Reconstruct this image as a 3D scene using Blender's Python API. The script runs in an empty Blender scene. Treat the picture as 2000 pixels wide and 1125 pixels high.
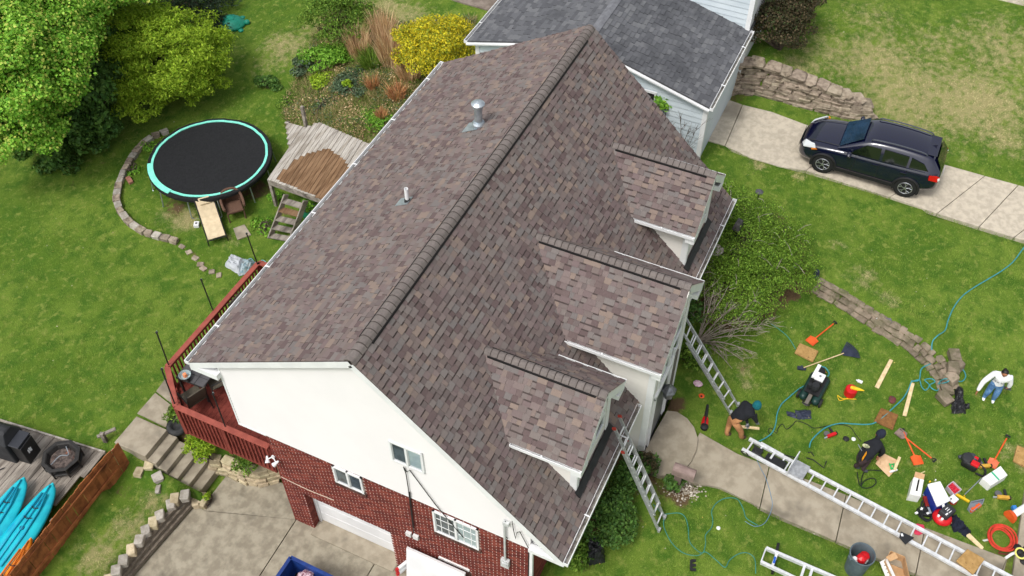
import bpy, bmesh, math, random
import numpy as np
from mathutils import Vector, Matrix
rng = random.Random(7)
nrg = np.random.default_rng(11)
SC = bpy.context.scene
COL = SC.collection
PI = math.pi
# ------------------------------------------------------------------ camera, world, sun, exposure
CAM = np.array([-9.0496, -7.7822, 24.2204])
FPX = 1937.81
ROT = np.array([[0.425508, -0.904943, -0.004611], [-0.68209, -0.317365, -0.658812], [0.594723, 0.283475, -0.752294]])
cd = bpy.data.cameras.new("camera"); cam = bpy.data.objects.new("camera", cd); COL.objects.link(cam)
cd.sensor_width = 36.0; cd.lens = FPX / 2000 * 36.0; cd.clip_start = 0.1; cd.clip_end = 2000
mw = Matrix.Identity(4)
for i in range(3):
    mw[i][0] = ROT[0][i]; mw[i][1] = -ROT[1][i]; mw[i][2] = -ROT[2][i]; mw[i][3] = CAM[i]
cam.matrix_world = mw
SC.camera = cam
SUN_EL, SUN_AZ = 58.0, -72.0            # azimuth from +Y, clockwise
w = bpy.data.worlds.new("World"); SC.world = w; w.use_nodes = True
nt = w.node_tree; nt.nodes.clear()
sky = nt.nodes.new("ShaderNodeTexSky"); sky.sky_type = 'NISHITA'; sky.sun_disc = False
sky.sun_elevation = math.radians(SUN_EL); sky.sun_rotation = math.radians(SUN_AZ)
sky.air_density = 1.0; sky.dust_density = 4.0; sky.ozone_density = 1.0
hs = nt.nodes.new("ShaderNodeHueSaturation"); hs.inputs["Saturation"].default_value = 0.22
bg = nt.nodes.new("ShaderNodeBackground"); bg.inputs["Strength"].default_value = 0.15
wo = nt.nodes.new("ShaderNodeOutputWorld")
nt.links.new(sky.outputs[0], hs.inputs["Color"]); nt.links.new(hs.outputs[0], bg.inputs[0]); nt.links.new(bg.outputs[0], wo.inputs[0])
sl = bpy.data.lights.new("sun", 'SUN'); sl.energy = 1.25; sl.angle = math.radians(14); sl.color = (1.0, 0.965, 0.91)
so = bpy.data.objects.new("sun", sl); COL.objects.link(so)
e, a = math.radians(SUN_EL), math.radians(SUN_AZ)
sdir = Vector((math.sin(a) * math.cos(e), math.cos(a) * math.cos(e), math.sin(e)))
so.rotation_euler = sdir.to_track_quat('Z', 'Y').to_euler(); so.location = (0, 0, 60)
SC.view_settings.view_transform = 'Standard'; SC.view_settings.look = 'None'
SC.view_settings.exposure = 0.36; SC.view_settings.gamma = 1.0; SC.view_settings.use_curve_mapping = False

# ------------------------------------------------------------------ placing helpers
def ray(u, v):
    return ROT.T @ np.array([(u - 1000) / FPX, (v - 562.5) / FPX, 1.0])
def at(u, v, z):
    d = ray(u, v); return Vector(CAM + d * (z - CAM[2]) / d[2])
def onx(u, v, x):
    d = ray(u, v); return Vector(CAM + d * (x - CAM[0]) / d[0])
def px(P):
    c = ROT @ (np.array(P, float) - CAM); return 1000 + FPX * c[0] / c[2], 562.5 + FPX * c[1] / c[2]
def pxs(P):
    c = (np.asarray(P) - CAM) @ ROT.T
    return 1000 + FPX * c[:, 0] / c[:, 2], 562.5 + FPX * c[:, 1] / c[:, 2]
def gp(u, v, h=0.0):
    z = 1.8
    for _ in range(8):
        p = at(u, v, z); z = float(tz(p.x, p.y)) + h
    return at(u, v, z)

def lin(c):
    return tuple((x / 255 / 12.92 if x <= 10.3 else ((x / 255 + 0.055) / 1.055) ** 2.4) for x in c)
def inpoly(x, y, poly):
    x = np.asarray(x, float); y = np.asarray(y, float); r = np.zeros(x.shape, bool); n = len(poly)
    for i in range(n):
        x0, y0 = poly[i][0], poly[i][1]; x1, y1 = poly[(i + 1) % n][0], poly[(i + 1) % n][1]
        if y0 == y1: continue
        c = ((y0 > y) != (y1 > y)) & (x < (x1 - x0) * (y - y0) / (y1 - y0) + x0)
        r ^= c
    return r
def segd(x, y, a, b):
    ax, ay, bx, by = a[0], a[1], b[0], b[1]; dx, dy = bx - ax, by - ay
    t = np.clip(((x - ax) * dx + (y - ay) * dy) / (dx * dx + dy * dy + 1e-9), 0, 1)
    ex, ey = x - ax - t * dx, y - ay - t * dy
    return np.hypot(ex, ey), t, np.sign(dx * ey - dy * ex)

# ------------------------------------------------------------------ materials
MATS = {}
def mt(name, c, c2=None, sc=3.0, rough=0.7, bump=0.0, bsc=40.0, metal=0.0, spec=0.4, rnd=0.0, hue=0.0, isl=False, cells=None, fac=(0.35, 0.65), coat=0.0, stretch=None, c3=None, sc3=0.6, f3=(0.5, 0.7), bdist=0.02, alpha=1.0, trans=0.0, leaf=0.0):
    """principled material: two or three colours mixed by noise, optional per-piece variation and bump"""
    if name in MATS: return MATS[name]
    m = bpy.data.materials.new(name); m.use_nodes = True; MATS[name] = m
    t = m.node_tree; N = t.nodes; L = t.links; b = N["Principled BSDF"]
    b.inputs["Roughness"].default_value = rough; b.inputs["Metallic"].default_value = metal
    b.inputs["Specular IOR Level"].default_value = spec; b.inputs["Coat Weight"].default_value = coat
    b.inputs["Coat Roughness"].default_value = 0.05
    if trans: b.inputs["Transmission Weight"].default_value = trans
    tc = N.new("ShaderNodeNewGeometry"); vec = tc.outputs["Position"]
    if stretch:
        mp = N.new("ShaderNodeMapping"); mp.inputs["Scale"].default_value = stretch; L.new(vec, mp.inputs[0]); vec = mp.outputs[0]
    def noise(s, d=4.0, r=0.6):
        n = N.new("ShaderNodeTexNoise"); n.inputs["Scale"].default_value = s; n.inputs["Detail"].default_value = d; n.inputs["Roughness"].default_value = r
        L.new(vec, n.inputs["Vector"]); return n.outputs["Fac"]
    def rng_(x, lo, hi):
        r = N.new("ShaderNodeMapRange"); r.inputs[1].default_value = lo; r.inputs[2].default_value = hi; r.interpolation_type = 'SMOOTHSTEP'
        L.new(x, r.inputs[0]); return r.outputs[0]
    def mix(f, a_, b_):
        x = N.new("ShaderNodeMix"); x.data_type = 'RGBA'
        if hasattr(f, "links"): L.new(f, x.inputs[0])
        else: x.inputs[0].default_value = f
        for s_, v_ in ((6, a_), (7, b_)):
            if hasattr(v_, "links"): L.new(v_, x.inputs[s_])
            else: x.inputs[s_].default_value = (*v_, 1)
        return x.outputs[2]
    col = lin(c)
    piece = None
    if rnd or hue or cells:
        if isl == 'both':
            o_ = N.new("ShaderNodeObjectInfo"); ad = N.new("ShaderNodeMath"); ad.operation = 'ADD'; L.new(o_.outputs["Random"], ad.inputs[0]); L.new(tc.outputs["Random Per Island"], ad.inputs[1])
            fr = N.new("ShaderNodeMath"); fr.operation = 'FRACT'; L.new(ad.outputs[0], fr.inputs[0]); piece = fr.outputs[0]
        elif isl: piece = tc.outputs["Random Per Island"]
        else: piece = N.new("ShaderNodeObjectInfo").outputs["Random"]
    if cells:
        cr = N.new("ShaderNodeValToRGB"); cr.color_ramp.interpolation = 'CONSTANT'
        el = cr.color_ramp.elements
        while len(el) < len(cells): el.new(0.5)
        for i, k in enumerate(cells):
            el[i].position = i / len(cells); el[i].color = (*lin(k), 1)
        L.new(piece, cr.inputs[0]); col = cr.outputs[0]
    if c2 is not None:
        col = mix(rng_(noise(sc), *fac), col, lin(c2))
    if c3 is not None:
        col = mix(rng_(noise(sc3, 3.0), *f3), col, lin(c3))
    if rnd or hue:
        h = N.new("ShaderNodeHueSaturation")
        if hasattr(col, "links"): L.new(col, h.inputs["Color"])
        else: h.inputs["Color"].default_value = (*col, 1)
        if rnd:
            v = N.new("ShaderNodeMapRange"); v.inputs[3].default_value = 1 - rnd; v.inputs[4].default_value = 1 + rnd; L.new(piece, v.inputs[0]); L.new(v.outputs[0], h.inputs["Value"])
        if hue:
            ml = N.new("ShaderNodeMath"); ml.operation = 'MULTIPLY'; ml.inputs[1].default_value = 7.31; L.new(piece, ml.inputs[0])
            fr = N.new("ShaderNodeMath"); fr.operation = 'FRACT'; L.new(ml.outputs[0], fr.inputs[0])
            v = N.new("ShaderNodeMapRange"); v.inputs[3].default_value = 0.5 - hue; v.inputs[4].default_value = 0.5 + hue; L.new(fr.outputs[0], v.inputs[0]); L.new(v.outputs[0], h.inputs["Hue"])
        col = h.outputs[0]
    if hasattr(col, "links"): L.new(col, b.inputs["Base Color"])
    else: b.inputs["Base Color"].default_value = (*col, 1)
    if leaf:
        td = N.new("ShaderNodeBsdfTranslucent"); ms_ = N.new("ShaderNodeMixShader"); ms_.inputs[0].default_value = leaf
        if hasattr(col, "links"): L.new(col, td.inputs[0])
        else: td.inputs[0].default_value = (*col, 1)
        L.new(b.outputs[0], ms_.inputs[1]); L.new(td.outputs[0], ms_.inputs[2]); L.new(ms_.outputs[0], N["Material Output"].inputs["Surface"])
    if bump:
        bp = N.new("ShaderNodeBump"); bp.inputs["Strength"].default_value = bump; bp.inputs["Distance"].default_value = bdist
        L.new(noise(bsc, 5.0), bp.inputs["Height"]); L.new(bp.outputs[0], b.inputs["Normal"])
    return m

# ------------------------------------------------------------------ mesh builder
def wloc(o):
    v = Vector((0, 0, 0))
    while o is not None: v = v + o.location; o = o.parent
    return v
class MB:
    def __init__(s, M=None): s.v = []; s.f = []; s.m = []; s.M = M
    def add(s, V, F, mi=0):
        k = len(s.v)
        if s.M is not None: V = [s.M @ Vector(p) for p in V]
        s.v += [tuple(p) for p in V]; s.f += [tuple(i + k for i in f) for f in F]; s.m += [mi] * len(F); return s
    def obox(s, c, ax, ay, az, mi=0):
        c, ax, ay, az = Vector(c), Vector(ax), Vector(ay), Vector(az)
        V = [c + ax * i + ay * j + az * k for k in (-1, 1) for j in (-1, 1) for i in (-1, 1)]
        return s.add(V, [(0, 2, 3, 1), (4, 5, 7, 6), (0, 1, 5, 4), (2, 6, 7, 3), (0, 4, 6, 2), (1, 3, 7, 5)], mi)
    def box(s, c, size, rz=0.0, mi=0):
        cs, sn = math.cos(rz), math.sin(rz); x, y, z = size
        return s.obox(c, Vector((cs, sn, 0)) * x / 2, Vector((-sn, cs, 0)) * y / 2, Vector((0, 0, z / 2)), mi)
    def bx(s, x0, x1, y0, y1, z0, z1, mi=0):
        return s.box(((x0 + x1) / 2, (y0 + y1) / 2, (z0 + z1) / 2), (x1 - x0, y1 - y0, z1 - z0), 0, mi)
    def bar(s, p, q, wd, ht, mi=0, up=(0, 0, 1)):
        p, q = Vector(p), Vector(q); d = q - p; l = d.length; d = d / max(l, 1e-6); up = Vector(up)
        if abs(d.dot(up)) > 0.98: up = Vector((1, 0, 0))
        x = d.cross(up).normalized(); z = x.cross(d)
        return s.obox((p + q) / 2, d * l / 2, x * wd / 2, z * ht / 2, mi)
    def tube(s, P, r, n=6, mi=0, closed=False, cap=True):
        P = [Vector(p) for p in P]; k = len(P); R = r if isinstance(r, (list, tuple)) else [r] * k
        V = []; F = []; up = None
        for i, p in enumerate(P):
            d = (P[(i + 1) % k] - P[i - 1]) if closed else (P[min(i + 1, k - 1)] - P[max(i - 1, 0)])
            d = d.normalized() if d.length > 1e-9 else Vector((0, 0, 1))
            if up is None: up = Vector((0, 0, 1)) if abs(d.z) < 0.9 else Vector((1, 0, 0))
            x = d.cross(up);  x = x.normalized() if x.length > 1e-6 else d.orthogonal().normalized()
            up = x.cross(d)
            for j in range(n):
                a_ = 2 * PI * j / n; V.append(p + x * math.cos(a_) * R[i] + up * math.sin(a_) * R[i])
        for i in range(k if closed else k - 1):
            for j in range(n):
                a_, b_ = i * n, ((i + 1) % k) * n; F.append((a_ + j, a_ + (j + 1) % n, b_ + (j + 1) % n, b_ + j))
        if cap and not closed: F += [tuple(range(n - 1, -1, -1)), tuple((k - 1) * n + j for j in range(n))]
        return s.add(V, F, mi)
    def lathe(s, c, prof, n=20, mi=0, R=None, sx=1.0, sy=1.0, a0=0.0):
        c = Vector(c); V = []; F = []; k = len(prof)
        for r, z in prof:
            for j in range(n):
                a_ = a0 + 2 * PI * j / n; p = Vector((r * math.cos(a_) * sx, r * math.sin(a_) * sy, z)); V.append(c + (R @ p if R else p))
        for i in range(k - 1):
            for j in range(n): F.append((i * n + j, i * n + (j + 1) % n, (i + 1) * n + (j + 1) % n, (i + 1) * n + j))
        F += [tuple(range(n - 1, -1, -1)), tuple((k - 1) * n + j for j in range(n))]
        return s.add(V, F, mi)
    def prism(s, poly, z0, z1, mi=0):
        n = len(poly); area = sum(poly[i][0] * poly[(i + 1) % n][1] - poly[(i + 1) % n][0] * poly[i][1] for i in range(n))
        if area < 0: poly = poly[::-1]
        V = [(p[0], p[1], z0) for p in poly] + [(p[0], p[1], z1) for p in poly]
        return s.add(V, [tuple(range(n - 1, -1, -1)), tuple(range(n, 2 * n))] + [(i, (i + 1) % n, n + (i + 1) % n, n + i) for i in range(n)], mi)
    def ext(s, poly, d, mi=0):
        """planar 3D polygon extruded by vector d"""
        n = len(poly); P = [Vector(p) for p in poly]; d = Vector(d)
        nn = Vector((0, 0, 0))
        for i in range(n): nn += P[i].cross(P[(i + 1) % n])
        if nn.dot(d) < 0: P = P[::-1]
        return s.add(P + [p + d for p in P], [tuple(range(n - 1, -1, -1)), tuple(range(n, 2 * n))] + [(i, (i + 1) % n, n + (i + 1) % n, n + i) for i in range(n)], mi)
    def build(s, name, mats, parent=None, smooth=False, bevel=0.0, kind=None, label=None, sub=0):
        L0 = wloc(parent) if parent is not None else Vector((0, 0, 0))
        me = bpy.data.meshes.new(name); V = s.v if L0.length == 0 else [(p[0] - L0.x, p[1] - L0.y, p[2] - L0.z) for p in s.v]
        me.from_pydata(V, [], s.f)
        mats = mats if isinstance(mats, (list, tuple)) else [mats]
        for m in mats: me.materials.append(m)
        if len(mats) > 1: me.polygons.foreach_set("material_index", np.array(s.m, np.int32))
        if smooth: me.polygons.foreach_set("use_smooth", np.ones(len(s.f), bool))
        me.update()
        o = bpy.data.objects.new(name, me); COL.objects.link(o)
        if parent is not None: o.parent = parent
        if bevel:
            b = o.modifiers.new("bevel", 'BEVEL'); b.width = bevel; b.segments = 2; b.limit_method = 'ANGLE'
        if sub:
            b = o.modifiers.new("subsurf", 'SUBSURF'); b.levels = sub; b.render_levels = sub
        if kind: o["kind"] = kind
        if label: o["label"] = label
        return o
def tag(o, label, cat, group=None):
    o["label"] = label; o["category"] = cat
    if group: o["group"] = group
    return o
def thing(name, loc, label, cat, group=None):
    o = bpy.data.objects.new(name, None); COL.objects.link(o); o.location = Vector(loc); o.empty_display_size = 0.2
    return tag(o, label, cat, group)
def npmesh(name, V, F, mats, parent=None, kind=None, mi=None, smooth=False):
    """V (n,3) array, F (m,k) array with k=3 or 4"""
    me = bpy.data.meshes.new(name); V = np.asarray(V, np.float32); F = np.asarray(F, np.int32)
    if parent is not None: V = V - np.array(wloc(parent), np.float32)
    k = F.shape[1]; me.vertices.add(len(V)); me.vertices.foreach_set("co", V.ravel())
    me.loops.add(F.size); me.loops.foreach_set("vertex_index", F.ravel())
    me.polygons.add(len(F)); me.polygons.foreach_set("loop_start", np.arange(0, F.size, k, dtype=np.int32))
    for m in (mats if isinstance(mats, (list, tuple)) else [mats]): me.materials.append(m)
    if mi is not None: me.polygons.foreach_set("material_index", np.asarray(mi, np.int32))
    me.polygons.foreach_set("use_smooth", np.full(len(F), bool(smooth)))
    me.update(calc_edges=True)
    o = bpy.data.objects.new(name, me); COL.objects.link(o)
    if parent is not None: o.parent = parent
    if kind: o["kind"] = kind
    return o
def frame(o, x, y, z=None):
    x = Vector(x); y = Vector(y); z = Vector(z) if z else x.cross(y)
    return Matrix(((x.x, y.x, z.x, o[0]), (x.y, y.y, z.y, o[1]), (x.z, y.z, z.z, o[2]), (0, 0, 0, 1)))
def local(o, rz=0.0, s=1.0):
    return Matrix.Translation(Vector(o)) @ Matrix.Rotation(rz, 4, 'Z') @ Matrix.Scale(s, 4)
def heading(a_, b_):
    return math.atan2(b_.y - a_.y, b_.x - a_.x)
def smooth_path(P, n=6):
    """Catmull-Rom through the points"""
    P = [Vector(p) for p in P]; out = []
    for i in range(len(P) - 1):
        p0, p1, p2, p3 = P[max(i - 1, 0)], P[i], P[i + 1], P[min(i + 2, len(P) - 1)]
        for k in range(n):
            t = k / n
            out.append(0.5 * ((2 * p1) + (p2 - p0) * t + (2 * p0 - 5 * p1 + 4 * p2 - p3) * t * t + (3 * p1 - p0 - 3 * p2 + p3) * t ** 3))
    out.append(P[-1]); return out
# ------------------------------------------------------------------ terrain
SLABZ = 0.0
CPX = [(0,400,1.0),(100,600,1.06),(250,650,1.06),(60,780,1.0),(200,250,1.05),(410,305,1.06),(480,180,1.12),(520,480,1.06),(0,150,.95),(0,0,.9),(450,60,1.3),
 (560,180,1.4),(540,330,1.1),(330,780,1.06),(270,800,1.06),(300,560,1.06),(450,560,1.06),(640,280,1.45),(700,230,1.85),(640,130,1.8),(760,150,2.15),(830,80,2.3),(700,30,2.05),(930,10,2.3),
 (850,0,2.3),(590,60,1.7),(225,905,.85),(300,930,.75),(330,950,.62),(372,962,.5),(200,1080,.5),(130,1125,.5),(280,1030,.5),(0,900,.85),(100,1000,.7),(0,1120,.6),
 (470,890,.55),(510,890,.55),(400,870,.75),(350,830,.95),(1150,1090,1.75),(1290,1038,2.05),(1250,950,2.1),(1400,1050,1.97),(1500,1110,1.88),(1600,1040,1.9),(1330,800,2.12),(1400,720,2.15),(1480,900,2.05),
 (1600,700,2.08),(1560,800,2.05),(1700,820,1.95),(1800,850,1.85),(1800,1000,1.78),(1950,950,1.67),(1950,1100,1.66),(1720,1100,1.78),(1500,480,2.35),(1600,520,2.33),(1700,530,2.3),(1850,600,2.22),
 (1990,500,2.18),(1935,783,1.95),(1990,850,1.8),(1450,350,2.25),(1650,420,2.22),(1800,450,2.18),(1400,250,2.24),(1600,320,2.24),(1800,380,2.2),(1990,430,2.15),(1480,210,2.27),(1600,248,2.26),
 (1500,100,3.3),(1600,130,3.1),(1700,180,2.8),(1760,260,2.42),(1850,260,2.42),(1990,330,2.22),(1700,30,3.3),(1900,30,3.2),(1990,150,2.75),(1990,10,3.2),(1750,120,3.0)]
CP = np.array([[*at(u, v, z)] for u, v, z in CPX])
CP = np.vstack([CP, [[6, 0, 1.2], [12, 0, 1.8], [6, 4.5, 1.05], [10, 5.5, 1.1], [2, -5.5, 1.95], [14, 2, 2.1], [18, 2, 2.24], [-8, 12, .8], [-8, -9, 1.2], [-4, -12, 1.5], [30, 30, 2.2], [30, 10, 2.6], [30, -20, 2.6], [10, -22, 1.6], [0, 40, .8], [-20, 10, .6], [45, 0, 3.0]]])
def wallpts(P, z):
    return [at(u, v, z) for u, v in P]
W1 = wallpts([(1412, 190), (1445, 184), (1480, 187), (1520, 197), (1560, 208), (1600, 219), (1640, 228), (1675, 233), (1703, 233)], 2.27)
W1H = [1.05, 1.05, 1.05, 0.98, 0.88, 0.76, 0.66, 0.5, 0.2]
W2 = wallpts([(1585, 575), (1625, 596), (1665, 620), (1705, 645), (1745, 668), (1780, 690), (1810, 715), (1828, 738), (1836, 760)], 2.0)
W2 = [Vector((p.x, p.y, z)) for p, z in zip(W2, [2.1, 2.08, 2.06, 2.04, 2.02, 1.99, 1.96, 1.94, 1.93])]
W2H = [0.3, 0.32, 0.36, 0.38, 0.38, 0.36, 0.34, 0.3, 0.26]
PLANT = [at(441.5, 930, 0), at(475.5, 945.5, 0), at(513, 951, 0), at(547, 942, 0)]
BW0, BW1 = at(384, 985, 0), at(262, 1125, 0)
BWd = (BW1 - BW0); BWe = BW0 + BWd * 3.0
DRIVE = [(0.2, 3.2), (0.2, -4.0), (-16, -4.0), (-16, BWe.y), (BWe.x, BWe.y + .25), (BW0.x, BW0.y + .25), (-0.5, 5.62), (0.75, 5.62)] + [(p.x + .32, p.y + .05) for p in PLANT] + [(1.2, 3.05)]
HOUSE = [(0.15, 3.14), (0.15, -3.7), (4.6, -3.7), (4.6, -4.85), (6.9, -4.85), (6.9, -3.7), (12.1, -3.7), (12.1, 3.14)]
STRIP = [tuple(at(u, v, .5))[:2] for u, v in ((247, 905), (300, 905), (345, 950), (382, 972), (215, 1140), (-100, 1500), (-200, 1400), (108, 1118))]
def tz(x, y):
    x = np.asarray(x, float); y = np.asarray(y, float); sh = x.shape; x = x.ravel(); y = y.ravel()
    out = np.zeros(len(x))
    for i in range(0, len(x), 20000):
        a, b = x[i:i + 20000], y[i:i + 20000]
        d2 = (a[:, None] - CP[None, :, 0]) ** 2 + (b[:, None] - CP[None, :, 1]) ** 2 + 0.35
        wt = d2 ** -1.6; out[i:i + 20000] = (wt * CP[None, :, 2]).sum(1) / wt.sum(1)
    for W, H, ramp in ((W1, W1H, .2), (W2, W2H, .75)):
        best = np.full(len(x), 1e9); zb = np.zeros(len(x)); zs = np.zeros(len(x)); sg = np.zeros(len(x)); endf = np.ones(len(x))
        for k in range(len(W) - 1):
            d, t, s_ = segd(x, y, W[k], W[k + 1]); m = d < best
            best = np.where(m, d, best); sg = np.where(m, s_, sg); zb = np.where(m, W[k].z * (1 - t) + W[k + 1].z * t, zb); zs = np.where(m, H[k] * (1 - t) + H[k + 1] * t, zs)
        up = sg
        tgt = zb + zs * np.clip((up * best - 0.16) / ramp, 0, 1)
        wgt = 1 - np.clip((best - 0.35) / 1.1, 0, 1); wgt = wgt * wgt * (3 - 2 * wgt)
        out = out * (1 - wgt) + tgt * wgt
    out = np.where(inpoly(x, y, DRIVE), -0.1, out)
    out = np.where(inpoly(x, y, STRIP), np.minimum(out, .5 + .25 * np.clip(x + 1.2, 0, 1)), out)
    out = np.where(inpoly(x, y, [(-.4, 7.36), (.5, 7.36), (.5, 5.4), (-.4, 5.4)]), -.1, out)
    out = np.where(inpoly(x, y, HOUSE), -0.3, out)
    return out.reshape(sh) if sh else float(out[0])

def pxpoly(P, z): return [tuple(at(u, v, z))[:2] for u, v in P]
WALK_U = [(1366, 846), (1440, 888), (1502, 912), (1560, 932), (1652, 968), (1740, 1005), (1806, 1032), (1880, 1060), (1966, 1092), (1950, 1160)]
WALK_L = [(1318, 938), (1405, 953), (1484, 992), (1530, 1014), (1632, 1058), (1710, 1090), (1788, 1122), (1850, 1150), (1930, 1182), (1940, 1186)]
LAND = [(1303, 803), (1322, 805), (1342, 818), (1356, 836), (1363, 858), (1360, 880), (1350, 902), (1336, 918), (1316, 929), (1290, 930), (1262, 915), (1253, 893), (1278, 846)]
CAR_U = [(1400, 188), (1450, 206), (1507, 220), (1574, 245), (1660, 270), (1760, 298), (1841, 322), (1923, 345), (1988, 363), (2080, 388), (2200, 422)]
CAR_L = [(1340, 262), (1416, 286), (1464, 309), (1524, 327), (1574, 334), (1660, 362), (1738, 386), (1830, 418), (1912, 444), (1980, 465), (2060, 490)]
LANDW = [tuple(at(u, v, 2.17))[:2] for u, v in LAND]
WALKW = [tuple(gp(u, v))[:2] for u, v in WALK_U] + [tuple(gp(u, v))[:2] for u, v in WALK_L[::-1]]
CARW = [tuple(at(u, v, 2.24))[:2] for u, v in CAR_U] + [tuple(at(u, v, 2.22))[:2] for u, v in CAR_L[::-1]]
DECKL = pxpoly([(-200, 760), (-2, 826), (215, 888), (110, 985), (20, 1130), (-200, 1300)], .9)
STAIRW = [(-.45, 8.5), (.6, 8.5), (.6, 5.5), (-.5, 5.5)]
LANDBACK = pxpoly([(228, 858), (324, 742), (350, 795), (328, 842), (284, 888)], 1.08)
BED = pxpoly([(548, 185), (600, 90), (640, 20), (720, 15), (790, 60), (930, 50), (930, 110), (730, 280), (600, 245), (555, 225)], 1.9)
NBHOUSE = [(15.7, -2.9), (34, -2.9), (34, 5.7), (15.7, 5.7)]
PATIO = pxpoly([(865, -6), (905, 8), (960, 24), (1010, -60), (880, -60)], 2.3)
BUSHW = pxpoly([(1345, 370), (1420, 375), (1520, 410), (1580, 480), (1585, 560), (1520, 610), (1430, 640), (1350, 620)], 2.3)
NOGRASS = [DRIVE, HOUSE, LANDW, WALKW, CARW, DECKL, STAIRW, LANDBACK, NBHOUSE, PATIO]
DRY = [(1780, 190, 3.4, .62), (1900, 200, 2.8, .68), (1640, 110, 2.8, .52), (1700, 40, 2.4, .46), (1950, 100, 2.8, .55), (1560, 170, 1.4, .55), (1720, 120, 2.5, .62), (1960, 270, 1.3, .6), (1830, 90, 2.2, .5),
 (1690, 545, .8, .5), (1735, 585, .5, .55), (1640, 480, .5, .45), (1450, 720, .45, .55), (1460, 750, .4, .5), (1880, 300, .7, .4), (620, 60, 1.6, .5), (560, 90, 1.5, .6), (530, 130, 1.4, .45), (740, 25, 1.6, .75), (800, 30, 1.2, .6),
 (440, 110, 1.2, .4), (360, 430, .8, .7), (330, 420, .7, .5), (400, 330, 1.6, .3), (450, 470, .6, .4), (300, 980, .7, .55), (250, 1030, .8, .6), (190, 1090, .9, .6), (1800, 905, .9, .35), (1985, 890, .8, .5), (1700, 860, .8, .25), (90, 700, 3, .12), (640, 200, 1, .4), (720, 260, 1.2, .5), (1480, 320, .5, .6), (1560, 345, .4, .6)]
DIRT = [(420, 340, 1.9, .66), (345, 405, .8, .66), (500, 370, 1.0, .72), (290, 380, .7, .5), (560, 420, .8, .6), (430, 520, .4, .5), (380, 500, .35, .6), (345, 950, .6, .5), (250, 960, .5, .6), (1440, 130, .9, .75), (1320, 790, .4, .9), (1330, 960, .55, .9), (1300, 960, .5, .7), (1180, 1000, 1.2, .8), (1240, 920, 1.0, .8), (1140, 1090, .6, .6), (1340, 700, 1.0, .4), (420, 60, 1.4, .7), (150, 330, 2.0, .45), (1150, 60, 2, .5), (1450, 712, .35, .6), (350, 850, .6, .8), (480, 890, .8, .7), (1965, 1095, .5, .7), (1870, 1060, .4, .4), (1430, 870, .4, .4), (1345, 262, .6, .7), (620, 330, 1.2, .6)]
DRYW = [(gp(u, v), r, s) for u, v, r, s in DRY]; DIRTW = [(gp(u, v), r, s) for u, v, r, s in DIRT]
def masks(x, y):
    dry = np.zeros(len(x)); dirt = np.zeros(len(x))
    for p, r, s_ in DRYW: dry = np.maximum(dry, s_ * np.exp(-((x - p.x) ** 2 + (y - p.y) ** 2) / (r * r)))
    for p, r, s_ in DIRTW: dirt = np.maximum(dirt, s_ * np.exp(-((x - p.x) ** 2 + (y - p.y) ** 2) / (r * r)))
    dirt = np.where(inpoly(x, y, BED), np.maximum(dirt, .26), dirt); dirt = np.where(inpoly(x, y, BUSHW), np.maximum(dirt, .8), dirt)
    return dry, dirt
def setattr_f(me, nm, val):
    at_ = me.attributes.new(nm, 'FLOAT', 'POINT'); at_.data.foreach_set("value", np.asarray(val, np.float32))
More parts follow.
